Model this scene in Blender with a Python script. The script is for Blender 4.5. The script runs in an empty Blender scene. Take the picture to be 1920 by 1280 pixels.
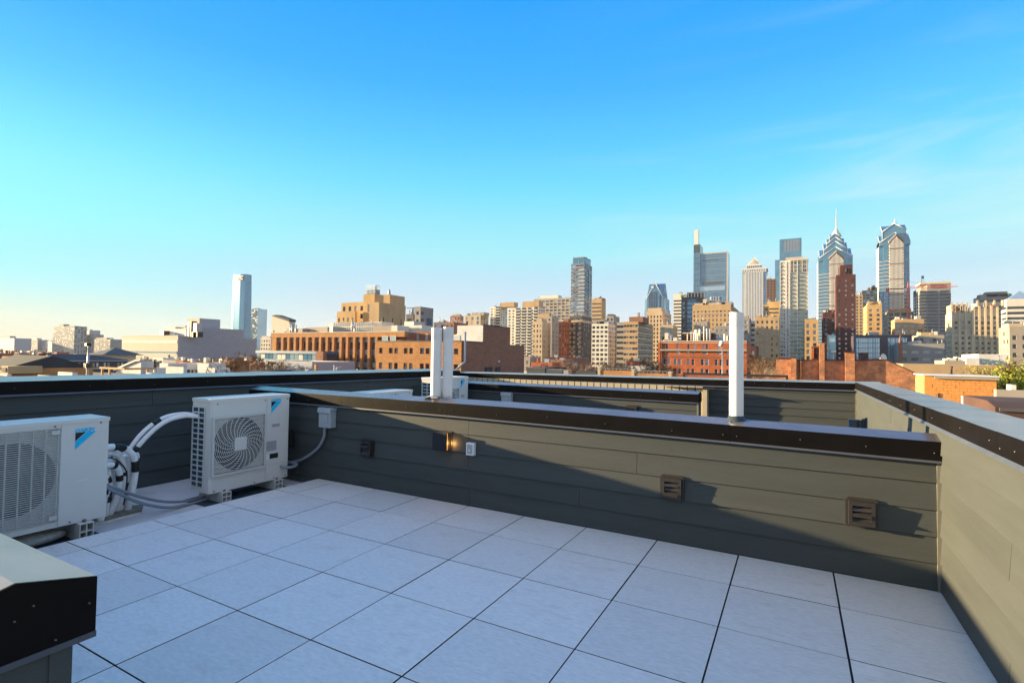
import bpy, math, random
from mathutils import Vector, Matrix, noise
random.seed(7)
scene = bpy.context.scene
COL = scene.collection
R = math.radians

# ------------------------------------------------------------------ camera
F_PX, YAW, PITCH, ROLL = 968.1, R(-28.6895), R(1.5614), R(0.8468)
CAM = Vector((0.3718, -4.3347, 1.4857))
_f = Vector((math.sin(YAW) * math.cos(PITCH), math.cos(YAW) * math.cos(PITCH), math.sin(PITCH)))
_r0 = Vector((math.cos(YAW), -math.sin(YAW), 0))
_u0 = _r0.cross(_f)
_r = math.cos(ROLL) * _r0 + math.sin(ROLL) * _u0
_u = -math.sin(ROLL) * _r0 + math.cos(ROLL) * _u0
cd = bpy.data.cameras.new('camera')
cd.sensor_width = 36.0
cd.lens = F_PX / 1920 * 36
cd.clip_start, cd.clip_end = 0.05, 30000
cam = bpy.data.objects.new('camera', cd)
COL.objects.link(cam)
M = Matrix((( _r.x, _u.x, -_f.x, CAM.x), (_r.y, _u.y, -_f.y, CAM.y), (_r.z, _u.z, -_f.z, CAM.z), (0, 0, 0, 1)))
cam.matrix_world = M
scene.camera = cam


def at(u, v, axis, val):
    """the point of the place seen at photo pixel (u, v) that lies on the plane axis=val"""
    d = _r * ((u - 960) / F_PX) + _u * (-(v - 640) / F_PX) + _f
    return CAM + d * ((val - CAM[axis]) / d[axis])


# ------------------------------------------------------------------ light
EXPO = 1.9
SUN_EL, SUN_PHI = R(7.9), R(11.5)          # low evening sun from the left, a little behind the camera
scene.view_settings.view_transform = 'Standard'
scene.view_settings.look = 'None'
scene.view_settings.gamma = 1
scene.view_settings.exposure = EXPO
scene.view_settings.use_curve_mapping = False
sl = bpy.data.lights.new('sun', 'SUN')
sl.energy = 5.0
sl.angle = R(0.5)
sl.color = (1.0, 0.75, 0.41)
sun = bpy.data.objects.new('sun', sl)
COL.objects.link(sun)
SDIR = Vector((math.cos(SUN_PHI) * math.cos(SUN_EL), math.sin(SUN_PHI) * math.cos(SUN_EL), -math.sin(SUN_EL)))
sun.rotation_euler = SDIR.to_track_quat('-Z', 'Y').to_euler()
sun.location = (-20, -8, 12)

world = bpy.data.worlds.new('World')
scene.world = world
world.use_nodes = True
nt = world.node_tree
nt.nodes.clear()
L = nt.links.new


def N(t, **k):
    n = nt.nodes.new(t)
    for a, b in k.items():
        setattr(n, a, b)
    return n


def maths(op, a, b=None, c=None, clamp=False):
    n = N('ShaderNodeMath', operation=op)
    n.use_clamp = clamp
    for i, x in enumerate((a, b, c)):
        if x is None:
            continue
        if isinstance(x, (int, float)):
            n.inputs[i].default_value = x
        else:
            L(x, n.inputs[i])
    return n.outputs[0]


tc = N('ShaderNodeTexCoord')
sep = N('ShaderNodeSeparateXYZ')
L(tc.outputs['Generated'], sep.inputs[0])
sky = N('ShaderNodeTexSky', sky_type='NISHITA', sun_disc=False)
sky.sun_elevation = SUN_EL
sky.sun_rotation = math.atan2(-SDIR.x, -SDIR.y)
sky.altitude = 20
sky.dust_density = 1.5
ramp = N('ShaderNodeValToRGB')
ramp.color_ramp.interpolation = 'LINEAR'
STOPS = [(0.0, (.66, .67, .68)), (.03, (.64, .68, .71)), (.068, (.58, .69, .77)), (.11, (.50, .68, .82)), (.15, (.42, .69, .84)), (.19, (.33, .76, .86)),
         (.25, (.24, .72, .88)), (.305, (.145, .66, .93)), (.375, (.080, .54, .96)), (.46, (.030, .41, .96)), (.573, (.004, .33, .94)), (.74, (.07, .34, .92)), (1.0, (.20, .41, .88))]
cr = ramp.color_ramp
while len(cr.elements) < len(STOPS):
    cr.elements.new(.5)
for e, (p_, c_) in zip(cr.elements, STOPS):
    e.position = p_
    e.color = (*c_, 1)
L(maths('MAXIMUM', sep.outputs[2], 0), ramp.inputs[0])
# warm evening glow round the sun's bearing
dot = maths('ADD', maths('MULTIPLY', sep.outputs[0], -math.cos(SUN_PHI)), maths('MULTIPLY', sep.outputs[1], -math.sin(SUN_PHI)))
mr1 = N('ShaderNodeMapRange', interpolation_type='SMOOTHSTEP')
L(dot, mr1.inputs[0]); mr1.inputs[1].default_value = .52; mr1.inputs[2].default_value = 1.0
mr2 = N('ShaderNodeMapRange', interpolation_type='SMOOTHSTEP')
L(sep.outputs[2], mr2.inputs[0]); mr2.inputs[1].default_value = .115; mr2.inputs[2].default_value = .01
glow = maths('MULTIPLY', mr1.outputs[0], mr2.outputs[0])
mix = N('ShaderNodeMix', data_type='RGBA')
L(glow, mix.inputs[0]); mix.inputs[7].default_value = (.80, .73, .52, 1)
mr3 = N('ShaderNodeMapRange', interpolation_type='SMOOTHSTEP')     # greenish cyan wash above the glow
L(sep.outputs[2], mr3.inputs[0]); mr3.inputs[1].default_value = .40; mr3.inputs[2].default_value = .20
mix2 = N('ShaderNodeMix', data_type='RGBA')
L(maths('MULTIPLY', maths('MULTIPLY', mr1.outputs[0], mr3.outputs[0]), .62), mix2.inputs[0])
L(ramp.outputs[0], mix2.inputs[6]); L(mix2.outputs[2], mix.inputs[6]); mix2.inputs[7].default_value = (.20, .95, .98, 1)
# faint cirrus
mp = N('ShaderNodeMapping')
mp.inputs['Scale'].default_value = (1.1, 1.1, 9.0)
mp.inputs['Rotation'].default_value = (.16, .1, .3)
L(tc.outputs['Generated'], mp.inputs[0])
nz = N('ShaderNodeTexNoise')
nz.inputs['Scale'].default_value = 1.7
nz.inputs['Detail'].default_value = 7
nz.inputs['Roughness'].default_value = .6
nz.inputs['Distortion'].default_value = .6
L(mp.outputs[0], nz.inputs[0])
mr4 = N('ShaderNodeMapRange', interpolation_type='SMOOTHSTEP')
L(nz.outputs[0], mr4.inputs[0]); mr4.inputs[1].default_value = .47; mr4.inputs[2].default_value = .80
mr5 = N('ShaderNodeMapRange')
L(sep.outputs[2], mr5.inputs[0]); mr5.inputs[1].default_value = .60; mr5.inputs[2].default_value = .3
mix3 = N('ShaderNodeMix', data_type='RGBA')
cside = N('ShaderNodeMapRange', interpolation_type='SMOOTHSTEP')   # the wisps lie to the right
L(sep.outputs[0], cside.inputs[0]); cside.inputs[1].default_value = -.6; cside.inputs[2].default_value = .2
L(maths('MULTIPLY', maths('MULTIPLY', maths('MULTIPLY', mr4.outputs[0], mr5.outputs[0]), cside.outputs[0]), .36), mix3.inputs[0])
L(mix.outputs[2], mix3.inputs[6]); mix3.inputs[7].default_value = (.80, .86, .92, 1)
veil = N('ShaderNodeMapRange', interpolation_type='SMOOTHSTEP')     # thin high veil to the right, where the sky pales
L(sep.outputs[0], veil.inputs[0]); veil.inputs[1].default_value = -.25; veil.inputs[2].default_value = .55
vz = N('ShaderNodeMapRange', interpolation_type='SMOOTHSTEP')
L(sep.outputs[2], vz.inputs[0]); vz.inputs[1].default_value = .31; vz.inputs[2].default_value = .21
vn = N('ShaderNodeMapRange')
L(nz.outputs[0], vn.inputs[0]); vn.inputs[1].default_value = .3; vn.inputs[2].default_value = .7
mix4 = N('ShaderNodeMix', data_type='RGBA')
L(maths('MULTIPLY', maths('MULTIPLY', maths('MULTIPLY', veil.outputs[0], vz.outputs[0]), vn.outputs[0]), .75), mix4.inputs[0])
L(mix3.outputs[2], mix4.inputs[6]); mix4.inputs[7].default_value = (.62, .84, .86, 1)
vd = maths('ADD', maths('MULTIPLY', sep.outputs[0], math.sin(YAW)), maths('MULTIPLY', sep.outputs[1], math.cos(YAW)))
back = N('ShaderNodeMapRange', interpolation_type='SMOOTHSTEP')
L(vd, back.inputs[0]); back.inputs[1].default_value = .45; back.inputs[2].default_value = -.45
mix5 = N('ShaderNodeMix', data_type='RGBA')
L(maths('MULTIPLY', back.outputs[0], .60), mix5.inputs[0])
L(mix4.outputs[2], mix5.inputs[6]); mix5.inputs[7].default_value = (.66, .64, .68, 1)
SKY_STR = 0.1
sc1 = N('ShaderNodeVectorMath', operation='SCALE')
sc1.inputs['Scale'].default_value = 1.12 / (SKY_STR * 2 ** EXPO)
L(mix5.outputs[2], sc1.inputs[0])
# bright aureole close round the (unseen) sun
vdot = N('ShaderNodeVectorMath', operation='DOT_PRODUCT')
L(tc.outputs['Generated'], vdot.inputs[0]); vdot.inputs[1].default_value = tuple(-SDIR)
aur = maths('MULTIPLY', maths('POWER', maths('MAXIMUM', vdot.outputs['Value'], 0), 60), 6.5 / (SKY_STR * 2 ** EXPO))
acol = N('ShaderNodeVectorMath', operation='SCALE')
acol.inputs[0].default_value = (1, .84, .60)
L(aur, acol.inputs['Scale'])
addA = N('ShaderNodeVectorMath', operation='ADD')
L(sc1.outputs[0], addA.inputs[0]); L(acol.outputs[0], addA.inputs[1])
sc2 = N('ShaderNodeVectorMath', operation='SCALE')
sc2.inputs['Scale'].default_value = .010
L(sky.outputs[0], sc2.inputs[0])
add = N('ShaderNodeVectorMath', operation='ADD')
L(addA.outputs[0], add.inputs[0]); L(sc2.outputs[0], add.inputs[1])
bg = N('ShaderNodeBackground')
bg.inputs['Strength'].default_value = SKY_STR
L(add.outputs[0], bg.inputs[0])
wo = N('ShaderNodeOutputWorld')
L(bg.outputs[0], wo.inputs[0])


# ------------------------------------------------------------------ materials
def mat(name, col, rough=.7, spec=.4, metal=0.0, var=0.0, vscale=1.0, bump=0.0, bscale=20.0, dirt=None,
        stretch=(1, 1, 1), rnd=0.0, brick=None, coat=0.0):
    m = bpy.data.materials.new(name)
    m.use_nodes = True
    t = m.node_tree
    b = t.nodes['Principled BSDF']
    b.inputs['Base Color'].default_value = (*col, 1)
    b.inputs['Roughness'].default_value = rough
    b.inputs['Specular IOR Level'].default_value = spec
    b.inputs['Metallic'].default_value = metal
    b.inputs['Coat Weight'].default_value = coat
    b.inputs['Coat Roughness'].default_value = .22
    lk = t.links.new
    tcn = t.nodes.new('ShaderNodeTexCoord')
    mpn = t.nodes.new('ShaderNodeMapping')
    mpn.inputs['Scale'].default_value = stretch
    lk(tcn.outputs['Object'], mpn.inputs[0])
    out = None
    oi = None
    if rnd:
        oi = t.nodes.new('ShaderNodeObjectInfo')
        vm = t.nodes.new('ShaderNodeVectorMath'); vm.operation = 'SCALE'
        cmb = t.nodes.new('ShaderNodeCombineXYZ')
        for i in range(3):
            lk(oi.outputs['Random'], cmb.inputs[i])
        lk(cmb.outputs[0], vm.inputs[0]); vm.inputs['Scale'].default_value = 47.0
        lk(vm.outputs[0], mpn.inputs['Location'])
    if brick:
        # brick = (mortar colour, brick length, brick height)
        bt = t.nodes.new('ShaderNodeTexBrick')
        bt.inputs['Color1'].default_value = (*[c * 1.12 for c in col], 1)
        bt.inputs['Color2'].default_value = (*[c * .82 for c in col], 1)
        bt.inputs['Mortar'].default_value = (*brick[0], 1)
        bt.inputs['Scale'].default_value = 1.0
        bt.inputs['Brick Width'].default_value = brick[1]
        bt.inputs['Row Height'].default_value = brick[2]
        bt.inputs['Mortar Size'].default_value = brick[2] * .09
        # walls stand upright: run the pattern along (x + y, z)
        sx = t.nodes.new('ShaderNodeSeparateXYZ'); lk(tcn.outputs['Object'], sx.inputs[0])
        ad = t.nodes.new('ShaderNodeMath'); ad.operation = 'ADD'
        lk(sx.outputs[0], ad.inputs[0]); lk(sx.outputs[1], ad.inputs[1])
        cm = t.nodes.new('ShaderNodeCombineXYZ'); lk(ad.outputs[0], cm.inputs[0]); lk(sx.outputs[2], cm.inputs[1])
        lk(cm.outputs[0], bt.inputs[0])
        out = bt.outputs[0]
    if var:
        nn = t.nodes.new('ShaderNodeTexNoise')
        nn.inputs['Scale'].default_value = vscale
        nn.inputs['Detail'].default_value = 6
        nn.inputs['Roughness'].default_value = .62
        lk(mpn.outputs[0], nn.inputs[0])
        mr = t.nodes.new('ShaderNodeMapRange')
        lk(nn.outputs[0], mr.inputs[0])
        mr.inputs[1].default_value = .28; mr.inputs[2].default_value = .72
        mr.inputs[3].default_value = 1 - var; mr.inputs[4].default_value = 1 + var
        fac = mr.outputs[0]
        if rnd:
            mr2_ = t.nodes.new('ShaderNodeMapRange')
            lk(oi.outputs['Random'], mr2_.inputs[0]); mr2_.inputs[3].default_value = 1 - rnd; mr2_.inputs[4].default_value = 1 + rnd
            mm = t.nodes.new('ShaderNodeMath'); mm.operation = 'MULTIPLY'
            lk(fac, mm.inputs[0]); lk(mr2_.outputs[0], mm.inputs[1]); fac = mm.outputs[0]
        vs = t.nodes.new('ShaderNodeVectorMath'); vs.operation = 'SCALE'
        if out is not None:
            lk(out, vs.inputs[0])
        else:
            vs.inputs[0].default_value = col
        lk(fac, vs.inputs['Scale'])
        out = vs.outputs[0]
    if dirt:
        # dirt = (colour, scale, low, high, strength)
        n2 = t.nodes.new('ShaderNodeTexNoise')
        n2.inputs['Scale'].default_value = dirt[1]
        n2.inputs['Detail'].default_value = 8
        n2.inputs['Roughness'].default_value = .68
        lk(mpn.outputs[0], n2.inputs[0])
        m2 = t.nodes.new('ShaderNodeMapRange'); m2.interpolation_type = 'SMOOTHSTEP'
        lk(n2.outputs[0], m2.inputs[0])
        m2.inputs[1].default_value = dirt[2]; m2.inputs[2].default_value = dirt[3]; m2.inputs[4].default_value = dirt[4]
        mx = t.nodes.new('ShaderNodeMix'); mx.data_type = 'RGBA'
        lk(m2.outputs[0], mx.inputs[0])
        if out is not None:
            lk(out, mx.inputs[6])
        else:
            mx.inputs[6].default_value = (*col, 1)
        mx.inputs[7].default_value = (*dirt[0], 1)
        out = mx.outputs[2]
    if out is not None:
        lk(out, b.inputs['Base Color'])
    if bump:
        n3 = t.nodes.new('ShaderNodeTexNoise')
        n3.inputs['Scale'].default_value = bscale
        n3.inputs['Detail'].default_value = 5
        lk(mpn.outputs[0], n3.inputs[0])
        bp = t.nodes.new('ShaderNodeBump')
        bp.inputs['Strength'].default_value = bump
        bp.inputs['Distance'].default_value = .02
        lk(n3.outputs[0], bp.inputs['Height'])
        lk(bp.outputs[0], b.inputs['Normal'])
    return m


MT = {}


def dm(key, *a, **k):
    MT[key] = mat(key, *a, **k)


dm('porcelain_tile', (.75, .705, .65), rough=.5, spec=.4, var=.11, vscale=24, stretch=(1, 2.4, 1), rnd=.07, bump=.12, bscale=180,
   dirt=((.52, .46, .39), 4.5, .50, .80, .50))
dm('joint_shade', (.03, .03, .032), rough=.9)  # shade of the narrow tile gaps, painted as a near-black colour
dm('glass_hazy', (.13, .30, .44), rough=.14, spec=.7, metal=.72, var=.10, vscale=.02)
dm('roof_membrane', (.66, .60, .56), rough=.8, var=.12, vscale=2.2, bump=.2, bscale=4, dirt=((.34, .31, .29), 1.6, .52, .75, .6))
dm('olive_siding', (.059, .066, .0635), rough=.68, spec=.32, var=.10, vscale=3.5, stretch=(.35, .35, 3), rnd=.06, bump=.14, bscale=90, dirt=((.092, .090, .082), 1.3, .55, .8, .45))
dm('siding_trim', (.17, .165, .14), rough=.7, var=.12, vscale=14)
dm('bronze_coping', (.007, .006, .0058), rough=.42, spec=.10, var=.3, vscale=2.4, bump=.25, bscale=2.2, dirt=((.020, .018, .016), 5, .62, .85, .5))
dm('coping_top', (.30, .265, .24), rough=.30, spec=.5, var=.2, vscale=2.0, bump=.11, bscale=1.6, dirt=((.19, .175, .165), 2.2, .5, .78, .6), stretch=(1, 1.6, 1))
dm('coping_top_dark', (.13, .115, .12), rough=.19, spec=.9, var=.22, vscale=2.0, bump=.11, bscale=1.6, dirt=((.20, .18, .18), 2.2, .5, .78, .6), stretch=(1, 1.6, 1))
dm('coping_hem', (.07, .075, .095), rough=.4, spec=.5, var=.15, vscale=6)
dm('screw_steel', (.16, .15, .14), rough=.45, metal=.5)
dm('white_enamel', (.66, .645, .60), rough=.42, spec=.5, var=.03, vscale=3, bump=.03, bscale=5)
dm('grille_plastic', (.58, .57, .53), rough=.5, spec=.4)
dm('fan_black', (.012, .012, .013), rough=.6)
dm('coil_blue', (.03, .10, .15), rough=.35, metal=.5, var=.3, vscale=60, stretch=(1, 1, .1))
dm('logo_blue', (.0, .48, .80), rough=.5)
dm('steel_blue', (.17, .215, .29), rough=.5, var=.08, vscale=.1)
dm('logo_black', (.012, .015, .022), rough=.5)
dm('sticker_grey', (.34, .34, .36), rough=.6, var=.4, vscale=90)
dm('sticker_white', (.8, .79, .77), rough=.6)
dm('pvc_white', (.78, .76, .72), rough=.38, spec=.5, var=.05, vscale=4, dirt=((.5, .45, .38), 7, .62, .85, .5))
dm('foam_white', (.82, .81, .79), rough=.75, var=.10, vscale=20, bump=.3, bscale=40)
dm('tape_black', (.018, .017, .018), rough=.4, bump=.4, bscale=60)
dm('conduit_grey', (.24, .26, .29), rough=.5, bump=.2, bscale=200)
dm('box_grey', (.36, .40, .42), rough=.45, spec=.45, var=.05, vscale=9)
dm('vent_brown', (.031, .027, .024), rough=.42, spec=.5, var=.15, vscale=20)
dm('pitch_sealant', (.22, .19, .15), rough=.8, var=.35, vscale=20, bump=.8, bscale=30)
dm('sandbag_cloth', (.42, .41, .38), rough=.9, var=.2, vscale=18, bump=.6, bscale=35)
dm('rubber_mat', (.035, .055, .07), rough=.7)
dm('foil_flashing', (.5, .46, .4), rough=.38, metal=.6, var=.4, vscale=16, bump=.8, bscale=14)
dm('cream_panel', (.46, .39, .27), rough=.6, var=.06, vscale=5)

# city
dm('asphalt', (.055, .055, .058), rough=.9, var=.25, vscale=.05)
dm('orange_brick', (.46, .205, .068), rough=.9, var=.15, vscale=.5, brick=((.40, .24, .13), .6, .2))
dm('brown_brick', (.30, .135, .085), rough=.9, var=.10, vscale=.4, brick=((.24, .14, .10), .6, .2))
dm('red_brick', (.42, .105, .038), rough=.9, var=.22, vscale=.35, brick=((.36, .15, .08), .45, .16))
dm('old_brick', (.48, .18, .075), rough=.95, var=.42, vscale=2.6, brick=((.40, .30, .2), .30, .10), dirt=((.22, .11, .075), 1.1, .45, .62, .75))
dm('dark_brick', (.085, .033, .033), rough=.9, var=.16, vscale=.2)
dm('tan_brick', (.47, .32, .175), rough=.9, var=.14, vscale=.2, dirt=((.33, .22, .12), .09, .5, .75, .5), stretch=(1, 1, .4))
dm('ochre_brick', (.52, .34, .15), rough=.9, var=.16, vscale=.15, dirt=((.36, .22, .10), .1, .5, .75, .5), stretch=(1, 1, .4))
dm('buff_stone', (.50, .39, .26), rough=.85, var=.14, vscale=.15, dirt=((.38, .28, .18), .1, .5, .75, .5), stretch=(1, 1, .4))
dm('limestone', (.60, .50, .34), rough=.85, var=.14, vscale=.12, dirt=((.42, .30, .20), .09, .5, .7, .6))
dm('pale_concrete', (.56, .50, .41), rough=.85, var=.08, vscale=.15)
dm('white_concrete', (.70, .65, .55), rough=.8, var=.06, vscale=.2)
dm('grey_concrete', (.28, .265, .25), rough=.85, var=.14, vscale=.15)
dm('warm_grey', (.36, .31, .25), rough=.85, var=.10, vscale=.2)
dm('dark_grey', (.075, .075, .085), rough=.7, var=.15, vscale=.2)
dm('metal_panel_grey', (.33, .345, .385), rough=.7, var=.08, vscale=.3, stretch=(1, 1, 2.5))
dm('beige_panel', (.38, .305, .245), rough=.75, var=.07, vscale=.3, stretch=(1, 1, .3))
dm('granite_rose', (.50, .42, .38), rough=.6, var=.08, vscale=.2)
dm('brown_granite', (.15, .085, .06), rough=.5, var=.1, vscale=.2)
dm('stone_white', (.66, .63, .60), rough=.7, var=.06, vscale=.2)
dm('glass_blue', (.10, .245, .37), rough=.12, spec=.8, metal=.42, var=.2, vscale=.06)
dm('glass_pale', (.36, .50, .58), rough=.12, spec=.8, metal=.6, var=.12, vscale=.05)
dm('glass_dark', (.035, .050, .070), rough=.10, spec=.8, metal=.15, var=.3, vscale=.3)
dm('glass_green', (.19, .30, .30), rough=.12, spec=.8, metal=.4, var=.2, vscale=.3)
dm('glass_curtained', (.40, .40, .40), rough=.35, spec=.6, var=.3, vscale=.7)
dm('window_white', (.75, .73, .68), rough=.6)
dm('white_stucco', (.66, .64, .60), rough=.85, var=.12, vscale=.5, dirt=((.45, .42, .38), .6, .5, .75, .5))
dm('white_roof', (.70, .68, .66), rough=.8, var=.08, vscale=.4)
dm('grey_roof', (.20, .20, .21), rough=.85, var=.2, vscale=.4)
dm('dark_roof', (.055, .055, .058), rough=.9, spec=.2, var=.2, vscale=.5)
dm('slate_roof', (.085, .085, .09), rough=.85, spec=.2, var=.18, vscale=1.6, stretch=(.3, 1, 4))
dm('brown_roof', (.085, .045, .036), rough=.9, var=.25, vscale=.6)
dm('teal_roof', (.085, .10, .11), rough=.85, spec=.2, var=.15, vscale=.5)
dm('blue_steel', (.05, .13, .24), rough=.4, spec=.5, var=.1, vscale=.3)
dm('purple_panel', (.075, .060, .085), rough=.5, var=.1, vscale=.3)
dm('crane_red', (.62, .10, .08), rough=.5)
dm('timber', (.48, .26, .10), rough=.8, var=.2, vscale=3)
dm('steel_dark', (.05, .05, .052), rough=.5, metal=.4)
dm('galv_steel', (.40, .41, .42), rough=.45, metal=.6, var=.15, vscale=2)
dm('stucco_orange', (.66, .29, .080), rough=.9, var=.07, vscale=1.5, rnd=.035, bump=.3, bscale=20)
dm('stucco_yellow', (.52, .36, .13), rough=.9, var=.25, vscale=1.2)
dm('bark', (.085, .062, .045), rough=.95, var=.2, vscale=3)
dm('twig', (.24, .15, .075), rough=.95, var=.2, vscale=1)
dm('blossom_twig', (.36, .24, .16), rough=.95, var=.2, vscale=1)
dm('spring_leaf', (.25, .29, .022), rough=.7, spec=.3, var=.4, vscale=1.1)
dm('evergreen', (.022, .045, .020), rough=.85, var=.3, vscale=2)
dm('hill_wood', (.060, .062, .050), rough=1, var=.35, vscale=.012)
dm('sign_red', (.62, .03, .02), rough=.5)
dm('sign_green', (.02, .20, .10), rough=.5)
dm('banner_blue', (.07, .11, .16), rough=.8, var=.5, vscale=.25)
dm('blue_tarp', (.06, .09, .28), rough=.6, var=.3, vscale=.6)


# ------------------------------------------------------------------ mesh helpers
class MB:
    def __init__(s):
        s.v, s.f, s.sm = [], [], []

    def quad(s, a, b, c, d, smooth=False):
        n = len(s.v)
        s.v += [tuple(a), tuple(b), tuple(c), tuple(d)]
        s.f.append((n, n + 1, n + 2, n + 3)); s.sm.append(smooth)
        return s

    def tri(s, a, b, c):
        n = len(s.v)
        s.v += [tuple(a), tuple(b), tuple(c)]
        s.f.append((n, n + 1, n + 2)); s.sm.append(False)

    def poly(s, pts):
        n = len(s.v)
        s.v += [tuple(p) for p in pts]
        s.f.append(tuple(range(n, n + len(pts)))); s.sm.append(False)
        return s

    def box(s, x0, x1, y0, y1, z0, z1, skip=''):
        n = len(s.v)
        s.v += [(x0, y0, z0), (x1, y0, z0), (x1, y1, z0), (x0, y1, z0), (x0, y0, z1), (x1, y0, z1), (x1, y1, z1), (x0, y1, z1)]
        for k, q in (('b', (3, 2, 1, 0)), ('t', (4, 5, 6, 7)), ('f', (0, 1, 5, 4)), ('r', (1, 2, 6, 5)), ('k', (2, 3, 7, 6)), ('l', (3, 0, 4, 7))):
            if k not in skip:
                s.f.append(tuple(n + i for i in q)); s.sm.append(False)
        return s

    def cbox(s, x0, x1, y0, y1, z0, z1, c):
        """box with chamfered vertical and top edges"""
        prof = [(x0 + c, y0), (x1 - c, y0), (x1, y0 + c), (x1, y1 - c), (x1 - c, y1), (x0 + c, y1), (x0, y1 - c), (x0, y0 + c)]
        ins = [(min(max(x, x0 + c), x1 - c), min(max(y, y0 + c), y1 - c)) for x, y in prof]
        n = len(s.v)
        s.v += [(x, y, z0) for x, y in prof] + [(x, y, z1 - c) for x, y in prof] + [(x, y, z1) for x, y in ins]
        for i in range(8):
            j = (i + 1) % 8
            s.f.append((n + i, n + j, n + 8 + j, n + 8 + i)); s.sm.append(False)
            s.f.append((n + 8 + i, n + 8 + j, n + 16 + j, n + 16 + i)); s.sm.append(False)
        s.f.append(tuple(n + 16 + i for i in range(8))); s.sm.append(False)
        s.f.append(tuple(n + 7 - i for i in range(8))); s.sm.append(False)
        return s

    def prism(s, prof, axis, a0, a1):
        """extrude a closed 2-D outline along axis: 0 -> outline in (y,z), 1 -> (x,z), 2 -> (x,y)"""
        def mk(p, a):
            return (a, p[0], p[1]) if axis == 0 else (p[0], a, p[1]) if axis == 1 else (p[0], p[1], a)
        n, k = len(s.v), len(prof)
        s.v += [mk(p, a0) for p in prof] + [mk(p, a1) for p in prof]
        ar = sum(prof[i][0] * prof[(i + 1) % k][1] - prof[(i + 1) % k][0] * prof[i][1] for i in range(k))
        flip = (ar > 0) == (axis == 1)
        for i in range(k):
            j = (i + 1) % k
            q = (n + i, n + j, n + k + j, n + k + i)
            s.f.append(q[::-1] if flip else q); s.sm.append(False)
        e0, e1 = tuple(n + i for i in range(k)), tuple(n + k + i for i in range(k))
        s.f.append(e0 if flip else e0[::-1]); s.sm.append(False)
        s.f.append(e1[::-1] if flip else e1); s.sm.append(False)
        return s

    def tube(s, pts, r, seg=8, cap=True, smooth=True):
        pts = [Vector(p) for p in pts]
        rs = r if isinstance(r, (list, tuple)) else [r] * len(pts)
        n0 = len(s.v)
        t = (pts[1] - pts[0]).normalized()
        a = t.orthogonal().normalized()
        for i, p in enumerate(pts):
            t = (pts[min(i + 1, len(pts) - 1)] - pts[max(i - 1, 0)])
            if t.length < 1e-9:
                t = Vector((0, 0, 1))
            t.normalize()
            a = (a - t * a.dot(t)).normalized()
            b = t.cross(a)
            for k in range(seg):
                w = 2 * math.pi * k / seg
                s.v.append(tuple(p + (a * math.cos(w) + b * math.sin(w)) * rs[i]))
        for i in range(len(pts) - 1):
            for k in range(seg):
                k2 = (k + 1) % seg
                s.f.append((n0 + i * seg + k, n0 + i * seg + k2, n0 + (i + 1) * seg + k2, n0 + (i + 1) * seg + k)); s.sm.append(smooth)
        if cap:
            s.f.append(tuple(n0 + seg - 1 - k for k in range(seg))); s.sm.append(False)
            e = n0 + (len(pts) - 1) * seg
            s.f.append(tuple(e + k for k in range(seg))); s.sm.append(False)
        return s

    def cyl(s, x, y, z0, z1, r, seg=12, r1=None):
        return s.tube([(x, y, z0), (x, y, z1)], [r, r if r1 is None else r1], seg)

    def gable(s, x0, x1, y0, y1, ze, za):
        """roof whose gable ends face -y and +y"""
        xm = (x0 + x1) / 2
        s.prism([(x0, ze), (x1, ze), (xm, za)], 1, y0, y1)
        return s

    def crossgable(s, x0, x1, y0, y1, z0, ze, za):
        s.box(x0, x1, y0, y1, z0, ze, skip='bt')
        xm, ym = (x0 + x1) / 2, (y0 + y1) / 2
        c = (xm, ym, za)
        fr, bk, lf, rt = (xm, y0, za), (xm, y1, za), (x0, ym, za), (x1, ym, za)
        c00, c10, c11, c01 = (x0, y0, ze), (x1, y0, ze), (x1, y1, ze), (x0, y1, ze)
        s.tri(c00, c10, fr); s.tri(c10, c11, rt); s.tri(c11, c01, bk); s.tri(c01, c00, lf)
        for cc, p, q in ((c00, fr, lf), (c10, rt, fr), (c11, bk, rt), (c01, lf, bk)):
            s.tri(cc, p, c); s.tri(cc, c, q)
        return s

    def pyramid(s, x0, x1, y0, y1, z0, z1):
        a = ((x0 + x1) / 2, (y0 + y1) / 2, z1)
        p = [(x0, y0, z0), (x1, y0, z0), (x1, y1, z0), (x0, y1, z0)]
        for i in range(4):
            s.tri(p[i], p[(i + 1) % 4], a)
        return s

    def mesh(s, name, off=(0, 0, 0)):
        me = bpy.data.meshes.new(name)
        if off[0] or off[1] or off[2]:
            ox, oy, oz = off
            s.v = [(a - ox, b - oy, c - oz) for a, b, c in s.v]
        me.from_pydata(s.v, [], s.f)
        me.polygons.foreach_set('use_smooth', s.sm)
        me.update()
        return me

    def build(s, name, m, parent=None, kind=None):
        if not s.f:
            return None
        off = (0, 0, 0)
        p = parent
        while p is not None:
            off = tuple(off[i] + p.location[i] for i in range(3))
            p = p.parent
        me = s.mesh(name, off)
        me.materials.append(MT[m] if isinstance(m, str) else m)
        o = bpy.data.objects.new(name, me)
        COL.objects.link(o)
        if parent is not None:
            o.parent = parent
        if kind:
            o['kind'] = kind
        return o


def tag(o, label=None, cat=None, group=None, kind=None):
    if label:
        o['label'] = label
    if cat:
        o['category'] = cat
    if group:
        o['group'] = group
    if kind:
        o['kind'] = kind
    return o


def thing(name, label, cat, loc=(0, 0, 0), group=None):
    o = bpy.data.objects.new(name, None)
    o.empty_display_size = .2
    COL.objects.link(o)
    o.location = loc
    return tag(o, label, cat, group)


def inst(name, me, parent, loc):
    """another object on a shared mesh, placed in world terms under an unrotated parent"""
    o = bpy.data.objects.new(name, me)
    COL.objects.link(o)
    off = Vector((0, 0, 0))
    p = parent
    while p is not None:
        off += p.location
        p = p.parent
    o.parent = parent
    o.location = Vector(loc) - off
    return o


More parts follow.
